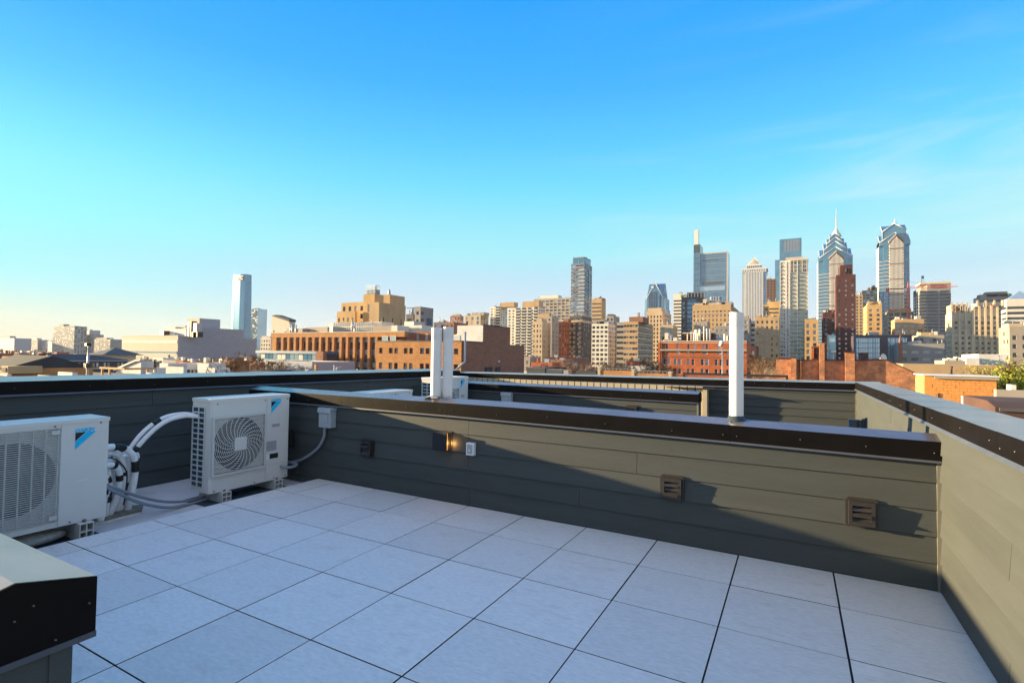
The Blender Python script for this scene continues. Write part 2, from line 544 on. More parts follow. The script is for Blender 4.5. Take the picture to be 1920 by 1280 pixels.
def copy_tree(o, parent=None):
    c = o.copy()
    COL.objects.link(c)
    if parent is not None:
        c.parent = parent
    for ch in list(o.children):
        copy_tree(ch, c)
    return c


def curve(pts, n=8):
    """smooth path through the points (Catmull-Rom)"""
    P = [Vector(p) for p in pts]
    P = [P[0] * 2 - P[1]] + P + [P[-1] * 2 - P[-2]]
    out = []
    for i in range(1, len(P) - 2):
        for k in range(n):
            t = k / n
            out.append(.5 * ((2 * P[i]) + (P[i + 1] - P[i - 1]) * t + (2 * P[i - 1] - 5 * P[i] + 4 * P[i + 1] - P[i + 2]) * t * t
                             + (3 * P[i] - P[i - 1] - 3 * P[i + 1] + P[i + 2]) * t ** 3))
    out.append(P[-2])
    return out


def text_mesh(s, size, shear=0.0, bold=0.0, extrude=.0008, space=1.0):
    cu = bpy.data.curves.new('lettering', 'FONT')
    cu.body = s
    cu.size = size
    cu.shear = shear
    cu.offset = bold
    cu.extrude = extrude
    cu.space_character = space
    cu.resolution_u = 2
    o = bpy.data.objects.new('lettering', cu)
    COL.objects.link(o)
    bpy.context.view_layer.update()
    me = bpy.data.meshes.new_from_object(o.evaluated_get(bpy.context.evaluated_depsgraph_get()))
    bpy.data.objects.remove(o)
    return me

# ================================================================== THE ROOF DECK
RX, FARY, LEFTX, DECKX = 1.2164, 5.2, -6.16, -4.568
T = .61
GROUND = -13.0

# flat roof membrane
MB().box(LEFTX - .02, RX + .02, -7.5, FARY + .02, -.35, -.08).build('flat_roof', 'roof_membrane', None, 'structure')

# porcelain tiles on pedestals: one object per tile
deck = tag(bpy.data.objects.new('deck', None), kind='structure')
COL.objects.link(deck)
rt = random.Random(3)
xs = [DECKX] + [i * T for i in range(-7, 2)] + [RX - .004]
ys = [-.024] + [-j * T for j in range(1, 11)]
full = {}
for i in range(len(xs) - 1):
    for j in range(len(ys) - 1):
        gx = .0075 + .0006 * max(0, i - 5)
        x0, x1, y1, y0 = xs[i] + gx / 2, xs[i + 1] - gx / 2, ys[j] - .0036, ys[j + 1] + .0036
        if x1 - x0 < .03:
            continue
        cx, cy = (x0 + x1) / 2, (y0 + y1) / 2
        key = (round(x1 - x0, 4), round(y1 - y0, 4))
        if key not in full:
            hx, hy = key[0] / 2, key[1] / 2
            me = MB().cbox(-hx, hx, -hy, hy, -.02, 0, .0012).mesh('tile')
            me.materials.append(MT['porcelain_tile']); me.materials.append(MT['joint_shade'])
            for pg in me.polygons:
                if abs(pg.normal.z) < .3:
                    pg.material_index = 1  # side faces coloured dark in place of the shade between tiles
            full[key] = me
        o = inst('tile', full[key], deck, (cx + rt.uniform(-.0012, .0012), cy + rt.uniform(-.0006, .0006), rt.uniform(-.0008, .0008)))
        if key[0] > .6 and abs(key[0] - key[1]) < .01 and False:
            o.rotation_euler.z = 0
rail = MB()
for y in ys[1:]:
    rail.box(DECKX, RX - .01, y - .03, y + .03, -.079, -.022)
for xj in xs[1:-1]:
    rail.box(xj - .03, xj + .03, -6.1, -.03, -.0785, -.0215)
rail.build('pedestal_rail', 'rubber_mat', deck)
MB().box(DECKX - .012, DECKX - .003, -6.1, -.03, -.079, -.004).build('edge_trim', 'galv_steel', deck)


def siding(root, axis, face, sgn, a0, a1, laps, joints=(), top=None, m='olive_siding'):
    """lap boards, each piece an object. axis: 1 = wall facing -y/+y (boards run along x), 0 = wall facing -x/+x (boards run along y).
    sgn: direction the face looks along that axis"""
    rj = random.Random(int(abs(face) * 100) + axis)
    for k in range(len(laps) - 1):
        z0, z1 = laps[k], laps[k + 1]
        cuts = [a0] + sorted(j for lo, hi, j in joints if lo <= (z0 + z1) / 2 <= hi and a0 < j < a1) + [a1]
        for c in range(len(cuts) - 1):
            b0, b1 = cuts[c] + (.0015 if c else 0), cuts[c + 1] - (.0015 if c < len(cuts) - 2 else 0)
            w = rj.uniform(-.0012, .0012)
            prof = [(face + sgn * (.018 + w), z0 + .002), (face + sgn * .0055, z1 + .006), (face - sgn * .004, z1 + .006), (face - sgn * .004, z0 + .006)]
            mb = MB()
            # prism along x wants (y,z); along y wants (x,z)
            mb.prism(prof, 0 if axis == 1 else 1, b0, b1)
            mb.build('siding_board', m, root)


def loft(mb, prof, axis, segs):
    """closed outline (across, z) lofted from station to station; segs = [(station, dz)]"""
    n, k = len(mb.v), len(prof)
    for a, dz in segs:
        for p, z in prof:
            mb.v.append((a, p, z + dz) if axis == 0 else (p, a, z + dz))
    ar = sum(prof[i][0] * prof[(i + 1) % k][1] - prof[(i + 1) % k][0] * prof[i][1] for i in range(k))
    flip = (ar > 0) == (axis == 1)
    for s in range(len(segs) - 1):
        for i in range(k):
            j = (i + 1) % k
            q = (n + s * k + i, n + s * k + j, n + (s + 1) * k + j, n + (s + 1) * k + i)
            mb.f.append(q[::-1] if flip else q); mb.sm.append(False)
    e0 = tuple(n + i for i in range(k)); e1 = tuple(n + (len(segs) - 1) * k + i for i in range(k))
    mb.f.append(e0 if flip else e0[::-1]); mb.sm.append(False)
    mb.f.append(e1[::-1] if flip else e1); mb.sm.append(False)


def coping(root, prof, axis, cuts, dzf, hem=None, top='coping_top'):
    """metal cap in sheets, each sheet an object, with small standing laps where they meet"""
    for c in range(len(cuts) - 1):
        st, en = cuts[c] + .001, cuts[c + 1] - .001
        nseg = max(2, int(abs(en - st) / .25))
        rc = random.Random(int(st * 91) + axis)
        mb = MB()
        loft(mb, prof, axis, [(st + (en - st) * q / nseg, dzf(st + (en - st) * q / nseg) + rc.uniform(-.0016, .0016) + .0012 * (c % 2)) for q in range(nseg + 1)])
        o = mb.build('coping_sheet', 'bronze_coping', root)
        o.data.materials.append(MT[top])
        for pg in o.data.polygons:
            if pg.normal.z > .6:
                pg.material_index = 1
        if hem:
            mb = MB()
            loft(mb, hem, axis, [(st, dzf(st)), (en, dzf(en))])
            mb.build('coping_hem', 'coping_hem', root)


def screws(root, axis, face, sgn, stations, zf, r=.0045):
    mb = MB()
    for a in stations:
        a += random.uniform(-.03, .03)
        z = zf(a) + random.uniform(-.012, .012)
        p0 = (a, face, z) if axis == 1 else (face, a, z)
        p1 = (a, face + sgn * .005, z) if axis == 1 else (face + sgn * .005, a, z)
        mb.tube([p0, p1], [r, r * .6], 8)
    o = mb.build('screw_heads', 'screw_steel', root, 'stuff')


def half_wall(y, x0, x1, label, dzf, joints, cuts, screw_x, near=True, lapz=None, endcap=False):
    """low parapet between two roof decks: core, lap boards on the near side, gabled metal cap"""
    root = thing('parapet_wall', label, 'wall', ((x0 + x1) / 2, y + .1, -.08))
    MB().box(x0, x1, y, y + .2, -.08, .93).build('core', 'olive_siding', root)
    siding(root, 1, y, -1, x0 + .0, x1 - .028, lapz, joints)
    MB().box(x1 - .027, x1 - .002, y - .023, y + .02, -.079, .848).build('corner_trim', 'siding_trim', root)
    prof = [(y - .045, .862), (y - .045, .985), (y + .10, 1.022), (y + .245, .985), (y + .245, .862), (y + .205, .862), (y + .205, .94), (y - .005, .94), (y - .005, .862)]
    hem = [(y - .050, .848), (y - .046, .862), (y - .004, .862), (y - .004, .852)]
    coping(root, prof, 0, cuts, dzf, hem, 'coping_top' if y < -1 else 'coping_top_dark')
    for xe, sg in ((x0, -1), (x1, 1)):
        e = cuts[0] if sg < 0 else cuts[-1]
        MB().prism([(q, z + dzf(e)) for q, z in prof[:5]], 0, e + sg * .001, e + sg * .004).build('coping_end', 'bronze_coping', root)
    screws(root, 1, y - .045, -1, screw_x, lambda a: .915 + dzf(a))
    return root


def dz_mid(x):
    return .012 if x < -2 else .012 - .030 * (x + 2) / 3.2


LZ = [-.075, .006, .175, .347, .517, .696, .86]
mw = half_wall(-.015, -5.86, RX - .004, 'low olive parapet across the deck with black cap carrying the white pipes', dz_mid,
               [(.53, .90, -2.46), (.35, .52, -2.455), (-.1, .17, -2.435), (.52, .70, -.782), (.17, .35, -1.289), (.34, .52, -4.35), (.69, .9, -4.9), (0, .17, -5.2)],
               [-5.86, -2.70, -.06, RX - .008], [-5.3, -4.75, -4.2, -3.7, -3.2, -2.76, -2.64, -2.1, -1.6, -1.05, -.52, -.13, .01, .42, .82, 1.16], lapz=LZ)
# the cap's mitred left end
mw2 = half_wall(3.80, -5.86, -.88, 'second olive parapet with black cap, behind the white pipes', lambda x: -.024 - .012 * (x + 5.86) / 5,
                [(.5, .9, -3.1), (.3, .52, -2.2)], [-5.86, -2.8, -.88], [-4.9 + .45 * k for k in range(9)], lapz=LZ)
nw = half_wall(-3.972, LEFTX + .03, -1.075, 'near parapet end with black cap at the left edge of the photo', lambda x: -.026,
               [], [LEFTX + .03, -3.6, -1.055], [-5, -4.4, -3.8, -3.2, -2.6, -2.0, -1.5], lapz=LZ)
NY = -3.972
MB().box(-1.078, -1.064, NY + .002, NY + .198, -.075, .834).build('end_panel', 'olive_siding', nw)
MB().box(-1.079, -1.060, NY + .165, NY + .206, -.075, .833).build('corner_trim', 'olive_siding', nw)
sc_ = MB()
for yy, zz in ((.04, .90), (.10, .945), (.17, .875), (.23, .93), (.22, .86), (.13, .965), (.0, .87)):
    sc_.tube([(-1.051, NY + yy, zz - .026), (-1.046, NY + yy, zz - .026)], [.0022, .0016], 7)
sc_.build('screw_heads', 'screw_steel', nw, 'stuff')
MB().prism([(NY - .046, .822), (NY + .246, .822), (NY + .246, .8355), (NY - .046, .8355)], 0, -1.068, -1.049).build('coping_hem', 'coping_hem', nw)

# outer parapets
lw = thing('parapet_wall', 'tall left parapet behind the two outdoor units, bright cap edge against the city', 'wall', (LEFTX - .15, -1, -.35))
MB().box(LEFTX - .30, LEFTX, -7.5, FARY + .3, -.35, 1.10).build('core', 'olive_siding', lw)
siding(lw, 0, LEFTX, 1, -7.4, FARY, [-.075, .097, .285, .473, .662, .855, 1.05],
       [(.85, 1.1, -1.07), (.47, .66, -3.1), (.2, .48, .4), (.66, .86, .9), (.85, 1.1, 2.37), (.66, .86, 3.6), (.1, .29, -2.6)])
coping(lw, [(LEFTX + .035, 1.035), (LEFTX + .035, 1.16), (LEFTX - .33, 1.195), (LEFTX - .33, 1.05), (LEFTX - .30, 1.05), (LEFTX - .30, 1.1), (LEFTX + .003, 1.1), (LEFTX + .003, 1.035)],
       1, [-7.5, -4.4, -1.55, .25, 3.2, FARY - .04], lambda y: -.004 * (y - 0) / 1.0 * .9, [(LEFTX + .05, 1.02), (LEFTX + .037, 1.038), (LEFTX + .006, 1.038), (LEFTX + .006, 1.022)])
screws(lw, 0, LEFTX + .035, 1, [-6 + .62 * k for k in range(18)], lambda a: 1.1)

rw = thing('parapet_wall', 'tall sunlit olive parapet closing the right side of the deck', 'wall', (RX + .15, -1, -.35))
MB().box(RX, RX + .3, -7.5, FARY + .3, -.35, 1.10).build('core', 'olive_siding', rw)
siding(rw, 0, RX, -1, -7.4, FARY, [-.075, .006, .178, .355, .53, .705, .88, 1.07],
       [(.5, .73, -1.268), (-.1, .18, -1.233), (.17, .36, -3.2), (.7, .9, -3.6), (.88, 1.1, 1.9), (.35, .53, .9), (.7, .9, 3.4), (.88, 1.1, -2.6), (.35, .54, -5)])
coping(rw, [(RX - .028, 1.062), (RX - .028, 1.166), (RX + .325, 1.160), (RX + .325, 1.06), (RX + .30, 1.06), (RX + .30, 1.1), (RX - .003, 1.1), (RX - .003, 1.062)],
       1, [-7.5, -4.2, -1.17, 1.9, FARY - .04], lambda y: -.002 * y, [(RX - .043, 1.045), (RX - .030, 1.064), (RX - .004, 1.064), (RX - .004, 1.05)])
screws(rw, 0, RX - .028, -1, [-4.25, -4.12, -3.5, -2.9, -2.3, -1.7, -1.4, -1.23, -1.1, -.6, .1, .7, 1.3, 1.83, 1.97, 2.6, 3.3, 4.0, 4.6], lambda a: 1.11)

fw = thing('parapet_wall', 'far parapet closing the roof, black cap below the city', 'wall', (-2.4, FARY + .15, -.35))
MB().box(LEFTX, RX, FARY, FARY + .3, -.35, 1.02).build('core', 'olive_siding', fw)
siding(fw, 1, FARY, -1, LEFTX, RX - .03, [.06, .19, .32, .45, .58, .705, .835, .96, 1.05], [(.45, .6, .2), (.83, .96, -.4)])
MB().box(RX - .028, RX - .004, FARY - .018, FARY + .01, -.08, 1.02).build('corner_trim', 'siding_trim', fw)


def dz_far(x):
    return .05 * (x - RX) / (RX - LEFTX)


coping(fw, [(FARY - .04, 1.03), (FARY - .04, 1.135), (FARY + .34, 1.155), (FARY + .34, 1.03), (FARY + .30, 1.03), (FARY + .3, 1.06), (FARY - .003, 1.06), (FARY - .003, 1.03)],
       0, [LEFTX - .33, -5.75, -2.95, -.1, RX + .325], dz_far, [(FARY - .058, 1.012), (FARY - .042, 1.032), (FARY - .004, 1.032), (FARY - .004, 1.016)])
screws(fw, 1, FARY - .04, -1, [-5.4 + .47 * k for k in range(14)], lambda a: 1.085 + dz_far(a))

# cream ribbed screen in front of the far parapet
cs = thing('ribbed_screen', 'cream ribbed metal screen under the far black cap', 'screen', (-3.4, 5.0, -.08))
x = -6.1
ribm = None
while x < -1.02:
    MB().box(x, x + .112, 5.02, 5.10, -.08, 1.0).build('rib_panel', 'cream_panel', cs)
    x += .131
MB().box(-6.12, -.985, 5.06, 5.14, -.08, .99).build('backing', 'dark_grey', cs)
MB().box(-1.00, -.93, 4.96, 5.15, -.08, .965).build('end_panel', 'cream_panel', cs)
MB().box(-1.6, -.80, 4.93, 5.06, .972, .984).build('cap_strip', 'steel_dark', cs)

# steel rail standing on the roof beyond
gr = thing('guard_rail', 'thin dark steel rail standing above the far parapet', 'rail', (0, 6.3, 1.0))
a_, b_ = at(1281, 699, 1, 6.4), at(1478, 704, 1, 6.4)
g = MB()
g.box(a_.x, b_.x, 6.38, 6.42, a_.z - .03, a_.z + .012)
g.box(a_.x, a_.x + .04, 6.38, 6.42, -.4, a_.z - .03)
g.box(b_.x - .04, b_.x, 6.38, 6.42, -.4, a_.z - .03)
g.build('rail_frame', 'steel_dark', gr)
nr = MB()
nr.box(-7, 1.5, 5.9, 12, -1.2, -.4)
tag(nr.build('roof_slab', 'grey_roof'), kind='structure')


# ------------------------------------------------------------------ wall fittings
def vent(x, z, y, label, n_open=0, group='louvred vents on the low parapets'):
    root = thing('wall_vent', label, 'vent', (x, y, z), group)
    b = MB()
    w, h = .094, .098
    c = .016
    out = [(-w + c, -h), (w - c, -h), (w, -h + c), (w, h - c), (w - c, h), (-w + c, h), (-w, h - c), (-w, -h + c)]
    b.prism([(x + a, z + q) for a, q in out], 1, y - .030, y - .012)
    b.build('base_plate', 'vent_brown', root)
    f = MB()
    for a0, a1, q0, q1 in ((-.075, .075, .050, .078), (-.075, .075, -.082, -.058), (-.075, -.055, -.058, .05), (.055, .075, -.058, .05)):
        f.box(x + a0, x + a1, y - .062, y - .031, z + q0, z + q1)
    f.build('hood', 'vent_brown', root)
    MB().box(x - .0545, x + .0545, y - .036, y - .031, z - .0575, z + .0495).build('opening', 'fan_black', root)
    for k in range(3):
        zz = z + .048 - k * .036
        tilt = .012 + (.030 if k == n_open else .008 * ((k * 7 + int(x * 10)) % 3))
        fl = MB()
        fl.prism([(y - .040, zz), (y - .044 - tilt, zz - .033), (y - .041 - tilt, zz - .035), (y - .037, zz - .002)], 0, x - .054, x + .054)
        fl.build('flap', 'vent_brown', root)
    return root


vent(.775, .445, -.015, 'brown wall vent nearest the right corner, one flap hanging open', 1)
vent(-.49, .446, -.015, 'brown wall vent low on the sunlit parapet, left of the single pipe', 2)
vent(-3.79, .435, -.015, 'shaded brown wall vent between grey switch box and lamp', 0)
vent(-5.09, .432, -.015, 'brown wall vent half hidden behind the fan unit', 0)
p_ = at(1186, 765, 1, 3.79)
vent(p_.x, p_.z - .05, 3.80, 'brown wall vent on the second parapet, just above the near cap', 1)


def switch_box(x, z, y, label, w=.098, h=.112, group=None):
    root = thing('switch_box', label, 'electrical box', (x, y, z), group)
    MB().cbox(x - w, x + w, y - .095, y - .010, z - h, z + h - .03, .004).build('enclosure', 'box_grey', root)
    mb = MB().prism([(y - .112, z + h - .055), (y - .105, z + h), (y - .010, z + h + .004), (y - .010, z + h - .028), (y - .096, z + h - .03)], 0, x - w - .006, x + w + .006)
    mb.build('lid', 'box_grey', root)
    MB().box(x - .055, x + .055, y - .104, y - .0955, z - h * .45, z + h * .38).build('cover_plate', 'box_grey', root)
    MB().tube([(x - .045, y - .05, z - h), (x - .045, y - .05, z - h - .03)], .022, 12).build('conduit_nut', 'conduit_grey', root)
    return root


switch_box(-4.397, .735, -.015, 'grey electrical switch box under the cap beside the fan unit')
p_ = at(951, 744, 1, 3.75)
switch_box(p_.x, p_.z - .03, 3.80, 'grey electrical switch box on the second parapet')

# square lamp, lit behind its black face plate
x, z, y = -2.748, .615, -.015
lamp = thing('wall_lamp', 'square black wall lamp glowing amber at its edge', 'lamp', (x, y, z))
MB().cbox(x - .10, x + .10, y - .03, y - .012, z - .098, z + .098, .006).build('base_plate', 'vent_brown', lamp)
MB().box(x - .085, x + .075, y - .075, y - .031, z - .085, z + .085).build('body', 'vent_brown', lamp)
gm = mat('lamp_glow', (1, .5, .12), rough=.5)
bs = gm.node_tree.nodes['Principled BSDF']
bs.inputs['Emission Color'].default_value = (1, .42, .07, 1)
bs.inputs['Emission Strength'].default_value = 1.2
MT['lamp_glow'] = gm
gmb = MB()
gmb.box(x - .086, x + .078, y - .081, y - .076, z - .086, z + .086)
gmb.build('light_strip', 'lamp_glow', lamp)
MB().cbox(x - .096, x + .082, y - .092, y - .0815, z - .092, z + .092, .002).build('face_plate', 'logo_black', lamp)
pl = bpy.data.lights.new('lamp_light', 'POINT')
pl.energy = .20
pl.color = (1, .5, .13)
pl.shadow_soft_size = .02
po = bpy.data.objects.new('lamp_light', pl)
COL.objects.link(po)
po.parent = lamp
po.location = (.112, -.04, -.02)

x, z, y = -2.416, .565, -.015
ob = thing('outlet_box', 'small white weatherproof outlet box right of the amber lamp', 'outlet', (x, y, z))
MB().cbox(x - .045, x + .045, y - .055, y - .010, z - .06, z + .06, .004).build('box', 'sticker_white', ob)
MB().cbox(x - .030, x + .030, y - .061, y - .0555, z - .044, z + .046, .003).build('cover', 'box_grey', ob)
MB().tube([(x, y - .0615, z - .01), (x, y - .068, z - .01)], .008, 10).build('latch', 'sticker_white', ob)


# ------------------------------------------------------------------ vent pipes
def flue(x, y, z0, z1, r, label, flash, group='white plastic vent pipes on the black cap'):
    root = thing('vent_pipe', label, 'pipe', (x, y, z0), group)
    mb = MB()
    mb.tube([(x, y, z0), (x, y, z1)], r, 40, cap=False)
    mb.tube([(x, y, z1), (x, y, z0 + .3)], r * .90, 32, cap=False)
    n = len(mb.v)
    for k in range(40):
        w = 2 * math.pi * k / 40
        mb.v.append((x + math.cos(w) * r, y + math.sin(w) * r, z1)); mb.v.append((x + math.cos(w) * r * .9, y + math.sin(w) * r * .9, z1))
    for k in range(40):
        j = (k + 1) % 40
        mb.f.append((n + 2 * k, n + 2 * j, n + 2 * j + 1, n + 2 * k + 1)); mb.sm.append(False)
    mb.build('pipe', 'pvc_white', root)
    MB().tube([(x, y, z1 - .115), (x, y, z1 - .112), (x, y, z1 - .002)], [r + .0004, r + .0014, r + .0014], 40, cap=False).build('coupling', 'pvc_white', root)
    if flash == 'boot':
        MB().tube([(x, y, z0 - .02), (x, y, z0 + .012), (x, y, z0 + .016), (x, y, z0 + .04)], [r + .03, r + .028, r + .010, r + .006], 28).build('rubber_boot', 'rubber_mat', root)
    else:
        rr = random.Random(int(x * 1000))
        fm = MB()
        for k in range(7):
            w0 = rr.uniform(0, 6.28)
            p = Vector((x, y, z0 + .004 + .004 * k))
            d = Vector((math.cos(w0), math.sin(w0), 0)); e = Vector((-d.y, d.x, 0))
            l, wd = rr.uniform(.07, .13), rr.uniform(.03, .06)
            up = Vector((0, 0, rr.uniform(.01, .035)))
            lo = Vector((0, 0, -rr.uniform(.008, .02)))
            q = [p + d * r * .9 - e * wd + up, p + d * l - e * wd * .8 + lo, p + d * (l + .01) + e * wd * .7 + lo + Vector((0, 0, .006)), p + d * r * .9 + e * wd + up * .7]
            fm.quad(*q); fm.quad(*[v - Vector((0, 0, .002)) for v in q][::-1])
        fm.build('torn_flashing', 'foil_flashing', root)
    return root


flue(-.030, .10, 1.0, 1.852, .0525, 'tall single white pipe standing on the black cap', 'boot')
flue(-2.966, .095, 1.015, 1.766, .0545, 'left white pipe of the close pair, rough foil at its foot', 'foil')
flue(-2.868, .170, 1.015, 1.780, .0545, 'right white pipe of the close pair, slightly taller', 'foil')

vs_ = thing('vent_stub', 'short brown stub pipes peeping over the cap before the right wall', 'pipe', (.9, .9, -.08))
for u, r, m_, v in ((1600, .036, 'vent_brown', 786), (1612, .020, 'steel_dark', 787), (1619, .010, 'steel_dark', 785), (1624, .010, 'steel_dark', 783)):
    q = at(u, v, 1, .95)
    MB().tube([(q.x, q.y, -.08), (q.x, q.y, q.z)], r, 16).build('stub', m_, vs_)


# ------------------------------------------------------------------ outdoor units
def ring_wire(mb, cx_, cz_, x, r, w, seg=44, half=None):
    pts = []
    for k in range(seg + 1):
        a = 2 * math.pi * k / seg
        yy, zz = cx_ + r * math.cos(a), cz_ + r * math.sin(a)
        pts.append((x, yy, zz))
    run = []
    for p in pts:
        if half and (abs(p[1] - cx_) > half or abs(p[2] - cz_) > half):
            if len(run) > 1:
                mb.tube(run, w, 4, cap=False)
            run = []
        else:
            run.append(p)
    if len(run) > 1:
        mb.tube(run, w, 4, cap=False)


LOGO = text_mesh('DAIKIN', .0385, shear=.28, bold=.0020, space=1.0)
LOGO.materials.append(MT['logo_blue'])


def badge(root, x, y, z, s=1.0):
    """lettering over a two-colour triangle; x is the front face, y, z the top left corner of the triangle"""
    o = bpy.data.objects.new('lettering', LOGO)
    COL.objects.link(o)
    o.parent = root
    o.rotation_euler = (R(90), 0, R(90))
    o.scale = (s, s, 1)
    o.location = Vector((x + .001, y - .004 * s, z + .004 * s)) - root.location
    m = MB()
    W_, H_ = .142 * s, .135 * s
    m.poly([(x + .0012, y, z), (x + .0012, y, z - .068 * s), (x + .0012, y + .070 * s, z)][::1])
    m.build('badge_dark', 'logo_black', root)
    m = MB()
    m.poly([(x + .0012, y + .075 * s, z), (x + .0012, y, z - .072 * s), (x + .0012, y, z - H_), (x + .0012, y + W_, z)])
    m.build('badge_blue', 'logo_blue', root)


def feet(root, x0, x1, ylist, z0, z1):
    for y in ylist:
        ft = MB()
        w = .05
        ft.box(x0, x1, y - w, y + w, z0, z0 + .008)
        ft.box(x0, x1, y - w, y + w, z1 - .008, z1)
        for yy in (y - w, y - .004, y + w - .008):
            ft.box(x0, x1, yy, yy + .008, z0 + .008, z1 - .008)
        ft.box(x0, x1, y - w + .008, y - .004, (z0 + z1) / 2 - .004, (z0 + z1) / 2 + .004)
        ft.box(x0, x1, y + .004, y + w - .008, (z0 + z1) / 2 - .004, (z0 + z1) / 2 + .004)
        o = ft.build('foot', 'grille_plastic', root)
        b = MB().tube([(x1 - .05, y, z1), (x1 - .05, y, z1 + .02)], .014, 6)
        b.build('bolt', 'screw_steel', o)


def fan_unit(xf, y0, z0, label):
    """outdoor unit with a round spiral fan guard and a barred side; xf front plane, y0 near side, z0 underside"""
    W_, H_, D_ = .94, .965, .33
    y1, z1, xb = y0 + W_, z0 + H_, xf - D_
    root = thing('outdoor_unit', label, 'air conditioner', (xf - D_ / 2, y0 + W_ / 2, -.08))
    cy_, cz_, rad = y0 + .305, z0 + .475, .276
    fr0, fr1 = cy_ - .29, cy_ + .29
    fz0, fz1 = cz_ - .29, cz_ + .29
    body = MB()
    c = .022
    prof = [(xb, y0), (xf - c, y0), (xf, y0 + c), (xf, y1 - c), (xf - c, y1), (xb, y1)]
    # cabinet sides; the front is left open round the fan
    n = len(body.v)
    for zz in (z0, z1 - .035):
        body.v += [(a, b, zz) for a, b in prof]
    for i in range(6):
        if i == 2:
            continue
        j = (i + 1) % 6
        body.f.append((n + i, n + j, n + 6 + j, n + 6 + i)); body.sm.append(False)
    body.f.append(tuple(n + 5 - i for i in range(6))); body.sm.append(False)
    ya, yb, za, zb = y0 + c, y1 - c, z0, z1 - .035
    for a0, a1, b0, b1 in ((ya, yb, za, fz0), (ya, yb, fz1, zb), (ya, fr0, fz0, fz1), (fr1, yb, fz0, fz1)):
        body.quad((xf, a0, b0), (xf, a1, b0), (xf, a1, b1), (xf, a0, b1))
    K = 48
    circ, sq = [], []
    for k in range(K):
        w = 2 * math.pi * k / K
        cc, ss = math.cos(w), math.sin(w)
        mx_ = max(abs(cc), abs(ss))
        circ.append((xf, cy_ + rad * cc, cz_ + rad * ss)); sq.append((xf, cy_ + .29 * cc / mx_, cz_ + .29 * ss / mx_))
    for k in range(K):
        j = (k + 1) % K
        body.quad(circ[k], sq[k], sq[j], circ[j])
    body.build('cabinet', 'white_enamel', root)
    tun = MB()
    for k in range(K):
        j = (k + 1) % K
        p, q = circ[k], circ[j]
        tun.quad(p, q, (xf - .16, q[1], q[2]), (xf - .16, p[1], p[2]), True)
    tun.poly([(xf - .16, p[1], p[2]) for p in circ])
    tun.build('fan_shroud', 'fan_black', root)
    for k in range(3):
        fan = MB()
        w = 2 * math.pi * k / 3 + .4
        for q in range(6):
            r0_, r1_ = .05 + q * .033, .05 + (q + 1) * .033
            a0, a1 = w + .10 * q, w + .10 * (q + 1)
            sp0, sp1 = .75, .75
            fan.quad((xf - .07, cy_ + r0_ * math.cos(a0), cz_ + r0_ * math.sin(a0)), (xf - .07, cy_ + r1_ * math.cos(a1), cz_ + r1_ * math.sin(a1)),
                     (xf - .12, cy_ + r1_ * math.cos(a1 + sp1), cz_ + r1_ * math.sin(a1 + sp1)), (xf - .12, cy_ + r0_ * math.cos(a0 + sp0), cz_ + r0_ * math.sin(a0 + sp0)))
        fan.build('fan_blade', 'dark_grey', root)
    MB().tube([(xf - .15, cy_, cz_), (xf - .06, cy_, cz_)], .055, 16).build('motor_hub', 'dark_grey', root)
    lid = MB()
    e = .006
    lp = [(xb - e, y0 - e), (xf + e - c, y0 - e), (xf + e, y0 - e + c), (xf + e, y1 + e - c), (xf + e - c, y1 + e), (xb - e, y1 + e)]
    lid.prism(lp, 2, z1 - .036, z1 - .004)
    ins = [(a + (.008 if a < xf - .1 else -.008), b + (.008 if b < (y0 + y1) / 2 else -.008)) for a, b in lp]
    n = len(lid.v)
    lid.v += [(a, b, z1 - .004) for a, b in lp] + [(a, b, z1) for a, b in ins]
    for i in range(6):
        j = (i + 1) % 6
        lid.f.append((n + i, n + j, n + 6 + j, n + 6 + i)); lid.sm.append(False)
    lid.f.append(tuple(n + 6 + i for i in range(6))); lid.sm.append(False)
    lid.build('lid', 'white_enamel', root)
    # fan guard: square frame, rings, spiral spokes
    gx = xf + .030
    fr = MB()
    for a0, a1, b0, b1 in ((-.305, .305, .283, .305), (-.305, .305, -.305, -.283), (-.305, -.283, -.283, .283), (.283, .305, -.283, .283)):
        fr.box(xf + .0005, gx + .003, cy_ + a0, cy_ + a1, cz_ + b0, cz_ + b1)
    fr.build('guard_frame', 'grille_plastic', root)
    rings = MB()
    r_ = .075
    while r_ < .40:
        ring_wire(rings, cy_, cz_, gx, r_, .0036, 40 if r_ < .2 else 60, .285)
        r_ += .0185
    rings.build('guard_rings', 'grille_plastic', root)
    spk = MB()
    for k in range(24):
        w = 2 * math.pi * k / 24
        run = []
        for q in range(12):
            rr = .06 + q * .031
            a = w - 1.15 * (q / 11) ** 1.1
            p = (gx + .002, cy_ + rr * math.cos(a), cz_ + rr * math.sin(a))
            if abs(p[1] - cy_) > .285 or abs(p[2] - cz_) > .285:
                break
            run.append(p)
        spk.tube(run, .0042, 5, cap=False)
    spk.build('guard_spokes', 'grille_plastic', root)
    MB().cbox(gx - .002, gx + .012, cy_ - .068, cy_ + .068, cz_ - .068, cz_ + .068, .010).build('guard_boss', 'white_enamel', root)
    # barred opening in the near side
    sd = MB()
    sd.quad((xb + .02, y0 - .0015, z0 + .05), (xf - .105, y0 - .0015, z0 + .05), (xf - .105, y0 - .0015, z0 + .875), (xb + .02, y0 - .0015, z0 + .875))
    sd.build('coil', 'coil_blue', root)
    bars = MB()
    X0, X1 = xb + .012, xf - .098
    for xx in (X0, X0 + (X1 - X0) * .47, X1 - .012):
        bars.box(xx, xx + .012, y0 - .012, y0 - .002, z0 + .045, z0 + .88)
    for k in range(16):
        zz = z0 + .045 + k * (.835 - .012) / 15
        bars.box(X0 + .012, X1 - .012, y0 - .011, y0 - .003, zz, zz + .012)
